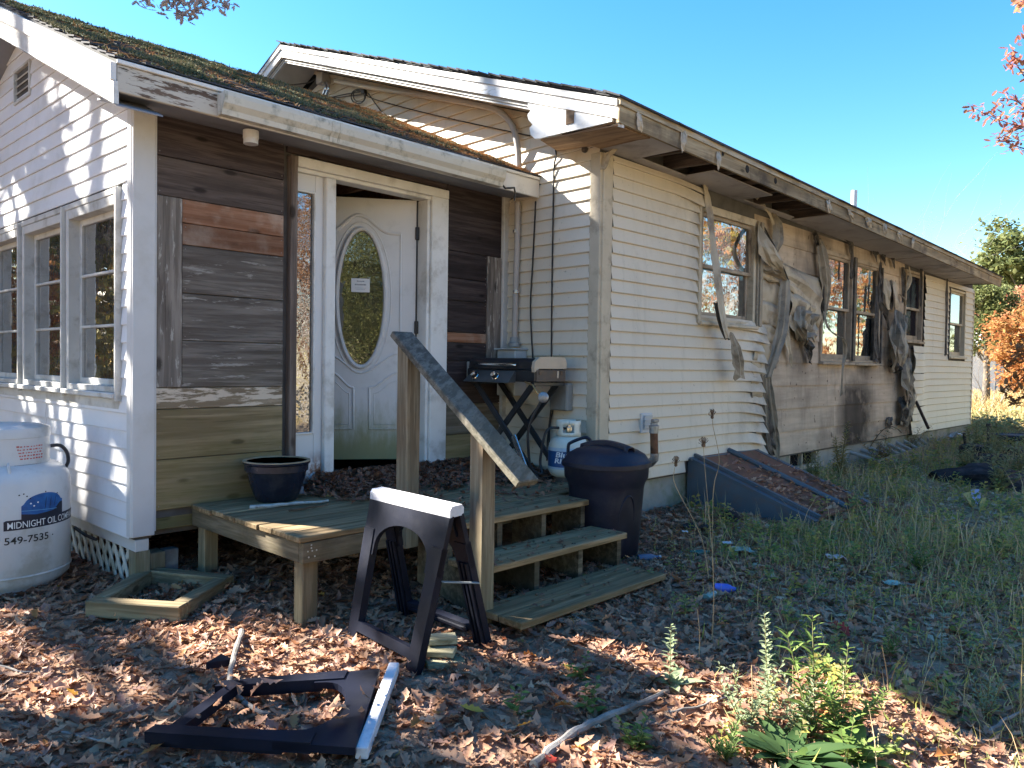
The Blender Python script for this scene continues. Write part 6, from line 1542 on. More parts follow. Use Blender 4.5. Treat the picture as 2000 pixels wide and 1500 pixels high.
leaves('dead_leaves', 3000, (-3., .2, 4.3, 7.), lambda x, y: np.where(inhouse(x, y)*0+((x-WB.o.x)*WB.n.x+(y-WB.o.y)*WB.n.y < .1)*((x-WB.o.x)*WB.n.x+(y-WB.o.y)*WB.n.y > -1.5), .8, 0), LOWT, m_leafb, (.06, .12), .02, .35, label='dark dead leaves under the porch and deck')
leaves('fallen_leaves', 260, (-3.5, 3.6, 2.2, 6.), lambda x, y: np.where(inhouse(x, y), 0, .6), LEAFT[:2], m_leafo, (.05, .10), .05, .3, label='scattered orange and yellow leaves among the brown ones')
# leaf pile on the deck
def ts_np(x, y): return (x-WB.o.x)*WB.d.x+(y-WB.o.y)*WB.d.y, (x-WB.o.x)*WB.n.x+(y-WB.o.y)*WB.n.y
def deckh(x, y):
    t, s_ = ts_np(x, y); return zdk+.006+np.clip(.085-(s_-.02)*.16, 0, .09)*np.clip((t-1.02)*5, 0, 1)
def d_deck(x, y):
    t, s_ = ts_np(x, y); inside = (t > .95) & (t < T2-.05) & (s_ > .01) & (s_ < sF)
    return np.where(inside, np.clip(1.25-s_/.62+.5*np.clip(t-2.1, 0, 1), .05, 1)*np.clip((t-.95)*4, 0, 1), 0)
leaves('deck_leaves', 3600, (-2.2, 1.1, 4.2, 7.2), d_deck, [LEAFT[0], LEAFT[1], LEAFT[2]], m_leafb, (.045, .09), .02, .3, hfun=deckh, label='damp brown leaves heaped on the deck along the door')
def d_tread(x, y):
    t, s_ = ts_np(x, y); return np.where((t > ts0) & (t < ts1-.05) & (s_ > sF) & (s_ < 2.15), .5, 0)
def treadh(x, y):
    t, s_ = ts_np(x, y); return np.where(s_ < 1.56, zdk, np.where(s_ < 1.865, .345, .165))+.006
leaves('step_leaves', 150, (-.3, 1.2, 3.4, 5.6), d_tread, LEAFT[:3], m_leafb, (.02, .05), .008, .2, hfun=treadh, label='small leaves and crumbs lying on the stair treads')
SFQ = [np.array(tuple(p)[:2]) for p in (sf[0], sf[1], sf[3], sf[2])]
def d_saw(x, y):
    c = sum(SFQ)/4; ins = np.ones(len(x), bool)
    for i in range(4):
        a, b_ = SFQ[i], SFQ[(i+1) % 4]; sg = np.sign((b_[0]-a[0])*(c[1]-a[1])-(b_[1]-a[1])*(c[0]-a[0])); ins &= (sg*((b_[0]-a[0])*(y-a[1])-(b_[1]-a[1])*(x-a[0])) > -.01)
    return np.where(ins, .9, 0.)
leaves('frame_leaves', 22, (-1.5, -.3, 2.5, 3.5), d_saw, LEAFT, m_leaf, (.05, .10), .02, .35, hfun=lambda x, y: gz(x, y)+.095, label='dead leaves lying on the fallen sawhorse')
# individual large leaves that stand out
m_one = {k: leafmat(k, [c, tuple(x*.8 for x in c)], .25, .5) for k, c in (('bright yellow leaf', (.48, .33, .06)), ('orange leaf', (.42, .17, .05)), ('red leaf', (.36, .05, .035)), ('pale tan leaf', (.40, .29, .22)))}
ONE = [(922, 1385, .10, 'bright yellow leaf', 'bright yellow leaf right of the offcut pile'), (815, 1412, .12, 'orange leaf', 'large orange oak leaf below the fallen white top bar'), (858, 1388, .08, 'orange leaf', 'orange leaf between the yellow leaf and the sawhorse'), (300, 1462, .11, 'orange leaf', 'orange leaf under the fallen sawhorse at bottom left'),
       (1640, 1228, .14, 'red leaf', 'red leaf among the weeds behind the sunlit plant'), (1875, 1150, .12, 'red leaf', 'red brown leaf in the grass at the right'), (1075, 1485, .13, 'red leaf', 'dull red leaf at the bottom edge by the branch'), (1100, 1378, .10, 'orange leaf', 'long orange leaf lying in the low weeds'),
       (965, 1345, .07, 'pale tan leaf', 'pale tan leaf right of the offcuts'), (1260, 1010, .08, 'pale tan leaf', 'pale leaf beside the bin and foundation'), (1850, 1475, .13, 'orange leaf', 'orange leaf in the sunlit patch at bottom right'), (745, 1345, .13, 'orange leaf', 'rusty oak leaf leaning on the fallen top bar')]
for i_, (px, py, s_, mk_, lb) in enumerate(ONE):
    p = on_ground(px, py, .045); tv, tf_ = LEAFT[i_ % 3]; R = rots(np.array([i_*1.3]), np.array([.25]), np.array([.15]))
    c, f, l = stamp(np.array([[0, 0, 0.]]), R, np.array([s_*1.0]), tv, tf_); o = raw_mesh('fallen_leaf', c, f, l, m_one[mk_]); o.location = p; tag(o, lb, 'leaf', 'bright fallen leaves')
# acorn caps on the treads
b = MB()
for k in range(46):
    t, s_ = RNG.uniform(ts0+.05, ts1-.1), RNG.uniform(1.58, 1.84) if k < 34 else RNG.uniform(1.9, 2.15)
    z_ = .345 if s_ < 1.865 else .165; r = RNG.uniform(.004, .010); b.lathe(WB.p(t, z_, s_), [(r*.3, .0), (r, r*.5), (r*.9, r*1.1), (r*.2, r*1.5)], 7)
o = b.build('acorns', m_twig, smooth=True); tag(o, 'acorns and caps scattered on the stair treads', None, kind='stuff')

# ---------------------------------------------------------------- grass, low weeds
m_grass = leafmat('dull green grass', [(0.247, 0.288, 0.074), (0.416, 0.422, 0.102), (0.600, 0.506, 0.173), (0.344, 0.338, 0.115), (0.600, 0.573, 0.259), (0.293, 0.321, 0.129)], .5, .6)
m_weed = leafmat('low green weeds', [(0.218, 0.288, 0.087), (0.369, 0.405, 0.102), (0.540, 0.473, 0.144), (0.268, 0.338, 0.144), (0.600, 0.506, 0.144), (0.441, 0.370, 0.173)], .5, .55)
BL = (np.array([(-.035, 0, 0), (.035, 0, 0), (-.028, .08, .42), (.028, .08, .42), (0, .34, .85)]), [(0, 1, 3, 2), (2, 3, 4)])
BL2 = (np.array([(-.03, 0, 0), (.03, 0, 0), (-.026, .22, .36), (.026, .22, .36), (0, .75, .45)]), [(0, 1, 3, 2), (2, 3, 4)])
def d_grass(x, y):
    g = grassy(x, y)*np.where(inhouse(x, y) | inbulk(x, y), 0, 1)*np.where(x/np.maximum(y, .1) < .72, 1, 0)
    n_ = .5+.5*np.sin(x*2.1+1.3*np.sin(y*1.7))*np.sin(y*1.9+.7*np.sin(x*1.3)); n2 = .5+.5*np.sin(x*5.3+y*3.1)*np.sin(y*6.1-x*2.2)
    return np.clip(g*(.25+.75*n_)*(.4+.6*n2), 0, 1)
leaves('grass', 5000, (.6, 4., 2.2, 6.), d_grass, [BL, BL2], m_grass, (.035, .12), .005, .35, label='thin dull green grass growing through the dead leaves')
leaves('grass', 5000, (1.5, 9.5, 5., 13.5), d_grass, [BL, BL2], m_grass, (.05, .16), .005, .35, label='patchy grass and weeds in front of the long wall')
SP_v = []; SP_f = []
for k in range(9):
    a = k*2.4; h = .25+.08*k; r = .38*(1-.06*k); c_, s_ = math.cos(a), math.sin(a); j = len(SP_v)
    SP_v += [(0, 0, h-.08), (c_*r*.5-s_*.10, s_*r*.5+c_*.10, h+.03), (c_*r, s_*r, h-.03), (c_*r*.5+s_*.10, s_*r*.5-c_*.10, h+.03)]; SP_f.append((j, j+1, j+2, j+3))
SP_v += [(-.01, 0, 0), (.01, 0, 0), (0, .0, .95)]; j = len(SP_v)-3; SP_f.append((j, j+1, j+2))
SPR = (np.array(SP_v), SP_f)
leaves('low_weeds', 350, (.5, 4., 2.3, 6.), d_grass, [SPR], m_weed, (.05, .15), .0, .25, label='small leafy weeds among the grass')
leaves('low_weeds', 500, (1.5, 9.5, 5., 13.5), d_grass, [SPR], m_weed, (.08, .22), .0, .25, label='leafy weeds beside the long wall')
BW_ = (BL[0]*np.array([.32, .8, 1.15]), BL[1]); BW2 = (BL2[0]*np.array([.32, .8, 1.3]), BL2[1])
m_wisp = leafmat('wispy straw weeds', [(0.561, 0.443, 0.246), (0.430, 0.400, 0.193), (0.661, 0.486, 0.284), (0.330, 0.343, 0.142), (0.495, 0.429, 0.258), (0.396, 0.286, 0.155)], .4, .7)
leaves('wispy_weeds', 1500, (1.2, 4., 2.6, 6.), d_grass, [BW_, BW2], m_wisp, (.08, .24), .0, .22, label='thin straw coloured weeds standing in the yard')
leaves('wispy_weeds', 2200, (1.5, 10., 5., 13.5), lambda x, y: np.where(inhouse(x, y) | inbulk(x, y) | (x/np.maximum(y, .1) > .72), 0., np.clip(.1+.8*np.sin(x*1.9+y)*np.sin(y*1.3-x*.7), .03, 1)), [BW_, BW2], m_wisp, (.10, .36), .0, .22, label='taller wispy weeds up against the burnt wall')
m_dry = leafmat('dry golden grass', [(.42, .30, .13), (.52, .40, .20), (.36, .24, .10), (.48, .36, .17), (.30, .22, .10), (.55, .44, .24)], .35, .7)
leaves('dry_grass', 16000, (9., 34., 15.5, 48.), lambda x, y: np.where((x/y > .55) & (x/y < .75), 1., 0), [BL, BL2], m_dry, (.25, .6), .0, .3, label='tall dry golden grass in the sunlit field')
leaves('field_weeds', 420, (8.4, 12., 13.6, 18.), lambda x, y: np.where((x/y > .57) & (x/y < .75), 1., 0), [SPR], leafmat('pale field weeds', [(0.352, 0.352, 0.144), (0.480, 0.432, 0.192), (0.256, 0.288, 0.112), (0.544, 0.480, 0.256), (0.320, 0.256, 0.128), (0.416, 0.400, 0.192)], .35), (.15, .4), .0, .25, label='pale leafy weeds at the edge of the field')

# ---------------------------------------------------------------- individual plants
def plant(name, px, py, h, label, cat_, leafcols, nl=40, ll=.05, lw=.3, up=.5, lean=(0, 0), stems=1, spread=.0, group=None, taper=.5, transl=.4, stemc=(.14, .13, .06), basal=0, curve=.0, dz=0., bare=.0):
    base = on_ground(px, py); r = thing(name, label, cat_, base, group); sb_ = MB(); C_ = []; P = []; R_ = []; S_ = []
    for q in range(stems):
        a0 = q*2.4+random.random(); sp = spread*(.3+.7*random.random()) if stems > 1 else 0
        tip = base+V((lean[0]+sp*math.cos(a0), lean[1]+sp*math.sin(a0), h*(1 if q == 0 else random.uniform(.55, .95))))
        pts = [base+(tip-base)*f+V((curve*math.sin(f*PI)*math.cos(a0), curve*math.sin(f*PI)*math.sin(a0), 0)) for f in np.linspace(0, 1, 7)]
        sb_.tube(pts, [.0045*(1-.7*f)*max(.6, h*2) for f in np.linspace(0, 1, 7)], 5)
        for k in range(nl):
            f = bare+(1-bare)*(k+.5)/nl; f2 = f*6; i0 = min(5, int(f2)); p = pts[i0]+(pts[i0+1]-pts[i0])*(f2-i0)
            yaw = k*2.399+random.uniform(-.3, .3); s_ = ll*(1-taper*f)*random.uniform(.7, 1.2); P.append(p); S_.append(s_); R_.append((yaw, -up+random.uniform(-.3, .3), random.uniform(-.3, .3)))
    if basal:
        for k in range(basal): P.append(base+Z*.015); S_.append(ll*2.2*random.uniform(.7, 1.2)); R_.append((k*2.4, -.35+random.uniform(-.15, .2), 0))
    sb_.build('stem', plain(name+' stem', stemc, .7, .2), r)
    tv = np.array([(0, 0, 0), (.35, lw/2, .03), (.38, 0, -.02), (.35, -lw/2, .03), (.75, lw*.3, -.02), (.75, -lw*.3, -.02), (1, 0, -.12)]); tf_ = [(0, 2, 1), (0, 3, 2), (1, 2, 4), (2, 3, 5), (2, 6, 4), (2, 5, 6)]
    R_ = np.array(R_); c, f, l = stamp(np.array([tuple(p) for p in P]), rots(R_[:, 0], R_[:, 1], R_[:, 2]), np.array(S_), tv, tf_)
    o = raw_mesh('leaves', c, f, l, leafmat(name+' leaves', leafcols, transl, .55), r); o['kind'] = 'stuff'; return r
PALE = [(.24, .30, .17), (.30, .36, .22), (.20, .26, .12)]; GRN = [(.10, .17, .045), (.16, .24, .06), (.22, .27, .08)]; YEL = [(.26, .24, .08), (.33, .28, .10), (.20, .17, .06)]; DK = [(.035, .075, .025), (.05, .10, .035), (.07, .12, .04)]
plant('weed', 1308, 1345, .27, 'pale leafy spike standing alone right of the stairs', 'weed', PALE, 46, .06, .42, .35, basal=4)
plant('weed', 1502, 1412, .42, 'tall pale spike left of the sunlit bush', 'weed', PALE, 90, .055, .4, .4, lean=(-.02, .02))
plant('weed', 1592, 1452, .46, 'tall bright green leafy weed in the sun', 'weed', GRN, 52, .095, .26, .45, lean=(-.05, .03), stems=2, spread=.08)
plant('weed', 1640, 1440, .33, 'bushy bright green weed right of the tall leafy one', 'weed', GRN, 46, .07, .3, .4, stems=6, spread=.17)
plant('weed', 1455, 1425, .27, 'sprawling pale green weed at the left of the sunlit clump', 'weed', PALE, 34, .05, .34, .4, stems=6, spread=.16)
plant('weed', 1560, 1440, .30, 'airy pale green weed in the middle of the sunlit clump', 'weed', PALE, 36, .05, .3, .5, stems=6, spread=.14)
plant('weed', 1540, 1490, .07, 'dark green rosette of broad leaves below the sunlit clump', 'weed', DK, 4, .10, .3, .2, basal=22)
plant('weed', 1655, 1490, .16, 'broad leaved bright weed at the bottom edge', 'weed', GRN, 14, .085, .5, .5, stems=3, spread=.08, basal=6)
plant('weed', 1838, 1290, .24, 'pale feathery spike in the shaded grass', 'weed', PALE, 60, .035, .3, .4)
plant('weed', 1925, 1405, .26, 'pale weed with forked stems near the right edge', 'weed', PALE, 34, .045, .3, .4, stems=3, spread=.09)
plant('weed', 1992, 1425, .36, 'dry pale stalk at the right edge', 'weed', YEL, 60, .028, .25, .5, stemc=(.35, .28, .14))
plant('weed', 1135, 1330, .12, 'small light green weed below the stairs', 'weed', GRN, 12, .06, .5, .3, stems=2, spread=.05)
plant('weed', 1150, 1395, .13, 'low broad leaved weed left of the thick branch', 'weed', GRN, 12, .07, .5, .2, stems=2, spread=.05)
plant('weed', 1010, 1400, .12, 'small weed with broad pale leaf near the offcuts', 'weed', GRN, 7, .075, .5, .2, stems=2, spread=.05)
plant('weed', 1240, 1465, .13, 'low weed at the bottom by the branch', 'weed', GRN, 16, .06, .4, .3, stems=4, spread=.08)
plant('weed', 1420, 1490, .14, 'low grassy weed at the bottom edge', 'weed', GRN, 24, .06, .2, .8, stems=5, spread=.09)
plant('weed', 1740, 1290, .18, 'slim shaded weed in the middle of the grass', 'weed', GRN, 30, .05, .25, .6, stems=3, spread=.06)
plant('weed', 1790, 1115, .2, 'leafy shaded weed near the cellar doors', 'weed', GRN, 30, .06, .3, .5, stems=4, spread=.12)
plant('weed', 1945, 1080, .2, 'leafy shaded weed at the right', 'weed', GRN, 30, .06, .3, .5, stems=4, spread=.12)
plant('goldenrod', 1640, 935, .62, 'yellowing feathery goldenrod against the foundation', 'plant', YEL, 80, .10, .14, .5, stems=4, spread=.16)
plant('goldenrod', 1588, 945, .35, 'green yellow tuft below the basement window', 'plant', [(.16, .20, .06), (.24, .22, .07)], 40, .10, .12, .7, stems=4, spread=.12)
plant('weed', 1720, 905, .4, 'rusty brown weeds at the foot of the burnt wall', 'weed', [(.25, .13, .05), (.30, .19, .08), (.16, .10, .05)], 46, .09, .16, .5, stems=6, spread=.35)
plant('weed', 1775, 880, .45, 'tangled dry weeds in front of the ladder', 'weed', [(.20, .13, .06), (.26, .2, .09), (.14, .13, .05)], 40, .09, .16, .5, stems=6, spread=.45)
for k, (px, py, h, lx) in enumerate(((1905, 885, .5, 0), (1935, 905, .45, .1), (1968, 900, .5, -.1), (1985, 935, .5, .0), (1895, 930, .45, 0), (1950, 960, .5, .1))):
    plant('weed', px, py, h, ('leafy weeds at the corner beyond the ladder', 'green weeds over the dark heap', 'green weeds by the upright rod', 'green weeds at the right edge by the heap', 'green weeds left of the dark heap', 'low green weeds in front of the dark heap')[k], 'weed', [(.20, .24, .11), (.28, .29, .14), (.36, .34, .18)], 40, .13, .3, .5, lean=(lx, 0), stems=5, spread=.3)
# fern
fb = on_ground(1688, 893); fr_ = thing('fern', 'drooping pale fern frond beside the burnt wall', 'fern', fb); b = MB(); P = []; R_ = []; S_ = []
for q in range(4):
    a0 = .2+q*.8; pts = [fb+V((math.cos(a0)*.5*f, math.sin(a0)*.5*f-.1*f, .42*math.sin(f*2.2))) for f in np.linspace(0, 1, 9)]; b.tube(pts, .006, 5)
    for i_ in range(1, 9):
        for sd in (-1, 1): P.append(tuple(pts[i_])); R_.append((a0+sd*1.3, .2, 0)); S_.append(.2*(1-.08*i_))
b.build('stem', m_twig, fr_); R_ = np.array(R_); c, f, l = stamp(np.array(P), rots(R_[:, 0], R_[:, 1], R_[:, 2]), np.array(S_), np.array([(0, 0, 0), (.5, .09, .03), (1, 0, -.1), (.5, -.09, .03)]), [(0, 1, 2, 3)])
o = raw_mesh('fronds', c, f, l, leafmat('fern fronds', [(.24, .24, .14), (.32, .30, .2)], .3), fr_)
# dried seed heads
m_seed = plain('dry seed head', (.16, .10, .06), .9, .1); m_stalk = plain('dry stalk', (.42, .30, .17), .8, .2)
def seedhead(pts, label, r=.022, head=True):
    base = on_ground(*pts[0]); Yb = base.y; P = [base]+[at_y(x, y, Yb+.12*(i+1)*0) for i, (x, y) in enumerate(pts[1:])]
    rt = thing('dried_flower', label, 'dried flower', base); b = MB(); P = [V(q) for q in cat([tuple(p) for p in P], 4)]; b.tube(P, [.0028*(1-.5*i_/len(P)) for i_ in range(len(P))], 6); b.build('stalk', m_stalk, rt)
    if head:
        b = MB(); t = P[-1]; 
        b.lathe(t-Z*.012, [(0, 0), (r*.5, .006), (r*.45, .022), (0, .026)], 10)
        for k in range(26):
            a = k*2.4; q = r*(.35+.9*(k/26)); e = t+V((q*math.cos(a), q*math.sin(a), .012+.03*(1-(k/26)**2)+random.uniform(0, .012))); b.tube([t, e], .0012, 4); b.lathe(e-Z*.002, [(0, 0), (.0035, .003), (0, .007)], 5)
        b.build('seed_head', m_seed, rt)
seedhead([(1392, 1100), (1393, 960), (1405, 900), (1393, 835), (1391, 815)], 'taller dried flower head in front of the beige siding')
seedhead([(1394, 1110), (1385, 1010), (1376, 905), (1374, 870)], 'lower round dried flower head before the cellar doors', .028)
seedhead([(1385, 1140), (1370, 1050), (1320, 950), (1317, 920), (1320, 908)], 'bent dried flower stalk beside the bin', .02)
for k, (p0, p1, lb) in enumerate((((1390, 1260), (1392, 1090), 'straight bare dry stalk left of the blue litter'), ((1465, 1420), (1468, 1300), 'bare dry stalk in the pale weeds'), ((1545, 1400), (1548, 1300), 'bare dry stalk in the sunlit clump'), ((1365, 1290), (1362, 1190), 'thin dry stalk near the green litter'), ((1735, 1360), (1722, 1260), 'leaning dry stalk right of the sunlit weeds'))):
    seedhead([p0, ((p0[0]+p1[0])/2+3, (p0[1]+p1[1])/2), p1], lb, head=False)

# ---------------------------------------------------------------- cellar bulkhead
def rustpaint():
    k = NT('rusted blue grey steel'); v = k.coords(); P, xyz = k.pos()
    n_ = k.noise(v, 3.5, 7, .7); c = k.mixc(k.ramp(n_, .28, .46), (.10, .125, .145), (.23, .10, .06))
    c = k.mixc(k.ramp(k.noise(v, 12, 6, .7), .5, .7, 0, .7), c, (.15, .065, .04)); c = k.mixc(k.ramp(k.noise(v, 7, 5, .7), .58, .68, 0, .7), c, (.10, .11, .045))
    k.bsdf(c, .75, .3, .0, k.noise(v, 60, 4), .4, .004); return k.m
m_bulk = plain('blue grey steel', (.085, .112, .135), .5, .4, var=.12, scale=2, bump=.1, dirt=(.15, .09, .06), dirtamt=.45, dscale=5)
m_brust = rustpaint()
zt0, zt1 = dz_(1347, 897), dz_(1476, 880); ztb = (zt0+zt1)/2; gb = float(gz(*on_ground(1612, 1020)[:2])); zbb = gb+.03
bk = thing('cellar_bulkhead', 'sloping steel cellar bulkhead with two rusty doors half covered by weeds', 'cellar doors', WD.p((BU0+BU1)/2, gb, BSB/2))
def BP(u, f, o=0.):
    n_ = V((0, 0, 1))*BSB+WD.n*(ztb-zbb); n_.normalize(); return WD.p(u, ztb+(zbb-ztb)*f, BSB*f)+n_*o
for u_ in (BU0, BU1-.03):
    b = MB(); b.prism([WD.p(u_, ztb-.0, .0), WD.p(u_, ztb-.012, .06), WD.p(u_, zbb, BSB), WD.p(u_, gb-.2, BSB), WD.p(u_, gb-.2, .0)], WD.d*.03); b.build('side_panel', m_bulk, bk)
b = MB(); b.prism([BP(BU0, -.02, .001), BP(BU0, 1.02, .001), BP(BU0, 1.02, .03), BP(BU0, -.02, .03)], WD.d*.07); b.build('side_flange', m_bulk, bk)
b = MB(); b.prism([BP(BU1-.07, -.02, .001), BP(BU1-.07, 1.02, .001), BP(BU1-.07, 1.02, .03), BP(BU1-.07, -.02, .03)], WD.d*.07); b.build('side_flange', m_bulk, bk)
um = du_(1425); b0, b1 = BU0+.085, BU1-.08
for (a, c) in ((b0, um-.005), (um+.0, b1)):
    b = MB(); b.prism([BP(a, .0, .012), BP(a, 1., .012), BP(c, 1., .012), BP(c, .0, .012)], Z*.016); dd = b.build('bulkhead_door', m_brust, bk)
    b = MB()
    b.prism([BP(a-.005, .0, .03), BP(a-.005, 1.01, .03), BP(a-.005, 1.01, .06), BP(a-.005, .0, .06)], WD.d*.035); b.build('door_lip', m_bulk, dd)
b = MB(); b.tube([BP(um-.015, f, .045) for f in (0, .3, .6, 1.)], .028, 8); b.build('centre_rail', m_bulk, bk)
b = MB(); b.wbox(WD, BU0-.02, BU1+.02, ztb-.0, ztb+.018, .0, .05); b.build('header', m_bulk, bk)
n = 420; F_ = RNG.beta(2.6, 1.2, n)*.98; U_ = RNG.uniform(BU0+.08, BU1-.05, n); P = np.array([tuple(BP(u, f, .045)) for u, f in zip(U_, F_)])
tv, tf_ = LEAFT[0]; c, f, l = stamp(P, rots(RNG.uniform(0, 6.28, n), RNG.normal(-.3, .2, n), RNG.normal(.3, .2, n)), RNG.uniform(.04, .09, n), tv, tf_); o = raw_mesh('bulkhead_leaves', c, f, l, m_leaf); tag(o, 'dead leaves lying on the lower half of the cellar doors', kind='stuff')

# ---------------------------------------------------------------- ladder, pole, sheet, tyres, heap
m_lad = wood('weathered ladder wood', (.24, .20, .14), (.40, .34, .24), angD, green=(.18, .18, .09), gz0=.2, gz1=.5, gamt=.4, knots=False)
m_ladr = plain('pale ladder rung', (.36, .34, .31), .7, .3, var=.15)
N0, N1 = at_y(1712, 925, 9.35), at_y(1858, 860, 13.2); N0.z = float(gz(N0.x, N0.y))+.06
N1 = at_y(1857, 859, 13.0); F0 = N0+V((-.36, .33, .10)); F1 = at_y(1839, 830, 13.1)
ld = thing('ladder', 'weathered ladder lying along the foundation beyond the burnt wall', 'ladder', (N0+N1)/2-Z*.1)
for a, c in ((N0, N1), (F0, F1)): b = MB(); b.beam(a, c, .035, .09, ch=.006); b.build('ladder_rail', m_lad, ld)
for k in range(13):
    f = (k+.7)/13.4; b = MB(); b.tube([N0+(N1-N0)*f, F0+(F1-F0)*f], .022, 8); b.build('ladder_rung', m_ladr, ld)
pa, pb = WD.px(1813, 836, .35), WD.px(1789, 784, .04); b = MB(); b.tube([pa, pb], .022, 8); tag(center_origin(b.build('pole', plain('rusty dark bar', (.045, .03, .022), .7, .3, .3))), 'dark rusty bar leaning on the clean beige siding', 'bar')
m_wp = plain('crumpled white plastic', (.50, .48, .47), .5, .4, var=.1)
c = at_y(1868, 852, 13.0); rows = [[c+V((.42*(i_/7-.5)+.05*nzs(i_, j_), .3*(j_/5-.5), .05+.09*nzs(i_*.8, j_*.9, 4)-.10*abs(i_/7-.5))) for i_ in range(8)] for j_ in range(6)]
b = MB(); b.grid(rows); tag(center_origin(b.build('plastic_sheet', m_wp, solid=.01)), 'crumpled pale plastic sheet over the end of the ladder', 'sheet')
m_tyre = plain('dark rubber', (.018, .017, .02), .8, .3, var=.4, scale=10, bump=.3, dirt=(.08, .06, .055), dirtamt=.6)
def tyre(c, R, r, label):
    rt = thing('old_tyre', label, 'tyre', c); b = MB(); n = 32; vs_ = []
    rows = [[V((c.x+(R+r*math.cos(p))*math.cos(t), c.y+(R+r*math.cos(p))*math.sin(t), c.z+r*.75+r*.75*math.sin(p))) for p in np.linspace(0, 2*PI, 13)] for t in np.linspace(0, 2*PI, n+1)]
    b.grid(rows); b.build('tread', m_tyre, rt, smooth=True); b = MB(); b.lathe(c+Z*r*.5, [(0, 0), (R-r*.7, .0), (R-r*.6, r*.5), (R-r*.6, r*.9)], 28); b.build('wheel', plain('rusty wheel', (.07, .055, .06), .7, .3, .3, var=.4), rt, smooth=True)
c1 = on_ground(1942, 893); tyre(c1, .34, .11, 'old dark tyre lying flat near the corner of the house'); c2 = on_ground(1990, 868); tyre(c2, .34, .11, 'second dark tyre at the right edge of the yard')
b = MB(); e = at_y(1931, 832, c1.y); b.tube([V((e.x, e.y, c1.z)), e], .02, 8); b.lathe(e-Z*.02, [(.03, 0), (.035, .02), (.03, .05), (0, .055)], 10); tag(center_origin(b.build('rod', m_char)), 'dark upright rod standing in the old tyre', 'rod')
for k, (px, py, top, lb) in enumerate(((1887, 880, 846, 'short dark stake near the end of the ladder'), (1897, 872, 848, 'second dark stake behind the short one'))):
    e = on_ground(px, py); t = at_y(px-4, top, e.y); b = MB(); b.tube([e-Z*.05, t], .022, 7); tag(center_origin(b.build('stake', m_char)), lb, 'stake')
m_heap = plain('burnt black rubbish', (.022, .02, .024), .8, .25, var=.6, scale=7, bump=.9, bscale=22, dirt=(.09, .075, .07), dirtamt=.7, dscale=7)
for k, (px, py, r, lb) in enumerate(((1925, 945, (.62, .5, .20), 'black heap of burnt rubbish in the weeds at the right'), (1965, 915, (.5, .5, .16), 'second dark heap just behind the burnt rubbish'), (1698, 872, (.55, .35, .16), 'charred rubbish at the foot of the burnt wall'))):
    p = on_ground(px, py); rock('rubbish_heap', p, r, m_heap, lb, 'rubbish heap', seed=k*3+1)
m_yel = plain('yellow card', (.55, .36, .08), .6, .3, var=.15)
for k, (pts, lb) in enumerate((([(1880, 972), (1898, 968), (1906, 990), (1899, 992)], 'yellow torn card below the burnt heap'), ([(1914, 982), (1926, 980), (1922, 994), (1912, 995)], 'small yellow scrap right of the torn card'))):
    q = [on_ground(x, y+3) for x, y in pts]; q2 = [p+Z*(.05 if i_ < 2 else .01) for i_, p in enumerate(q)]; b = MB(); b.prism(q2, V((0, .0, .006))); tag(center_origin(b.build('card_scrap', m_yel)), lb, 'card')
b = MB(); q = [on_ground(x, y+2) for x, y in ((1896, 968), (1912, 966), (1918, 985), (1900, 990))]; b.prism([p+Z*(.06 if i_ < 2 else .015) for i_, p in enumerate(q)], V((0, 0, .006))); tag(center_origin(b.build('card_scrap', plain('lilac card', (.35, .33, .45), .6))), 'pale lilac card between the yellow scraps', 'card')
# ---------------------------------------------------------------- litter by the bin and in the grass
def bottle(px, py, L_, r, yaw, mat, label, capmat=None, name='bottle', cat_='bottle', crush=1.):
    p = on_ground(px, py, r*.8); ax = V((math.cos(yaw), math.sin(yaw), .05)); rt = thing(name, label, cat_, p-Z*r); b = MB()
    b.lathe(p-ax*L_/2, [(0, 0), (r*.9, .003), (r, .01), (r*crush, L_*.3), (r*.95, L_*.6), (r*.45, L_*.82), (r*.4, L_*.93)], 16, ax, sx=crush); b.build('body', mat, rt, smooth=True, angle=50)
    b = MB(); b.lathe(p-ax*L_/2+ax*L_*.93, [(r*.45, 0), (r*.45, L_*.08), (0, L_*.085)], 12, ax); b.build('cap', capmat or m_whitetrim, rt)
m_gl1 = plain('green plastic', (.03, .10, .08), .25, .5, var=.3); m_gl2 = plain('bright blue plastic', (.10, .14, .55), .3, .5, var=.2); m_gl3 = plain('pale green plastic', (.20, .32, .28), .35, .5, var=.3)
bottle(1365, 1080, .16, .028, .3, m_gl1, 'dark green plastic bottle lying in the leaves', m_gl1); bottle(1418, 1150, .13, .03, -.3, m_gl2, 'bright blue plastic container in the grass', m_gl1); bottle(1387, 1163, .11, .03, .8, m_gl3, 'crushed pale green bottle next to the blue container', crush=.7)
bottle(1268, 1090, .16, .03, .2, plain('dull blue plastic', (.10, .14, .22), .4), 'dull blue bottle at the foot of the bin')
for k, (px, py, r, mm, lb) in enumerate(((1420, 1065, .035, m_whitetrim, 'round white lid in the leaves'), (1338, 1043, .022, m_whitetrim, 'small white scrap near the bin'), (1450, 1078, .07, m_gl3, 'crumpled pale plastic film in the leaves'), (1632, 1093, .06, plain('pinkish paper', (.5, .38, .36), .8), 'pale pink paper scrap in the grass'), (1745, 1145, .05, m_gl3, 'pale plastic scrap in the middle of the grass'))):
    p = on_ground(px, py, .03); rows = [[p+V((r*(i_/4-.5)*2+.2*r*nzs(i_, j_, k), r*(j_/4-.5)*1.6, .02+.5*r*nzs(i_*.9, j_*.9, k+3))) for i_ in range(5)] for j_ in range(5)]; b = MB(); b.grid(rows); tag(center_origin(b.build('litter_scrap', mm, solid=.003)), lb, 'litter')
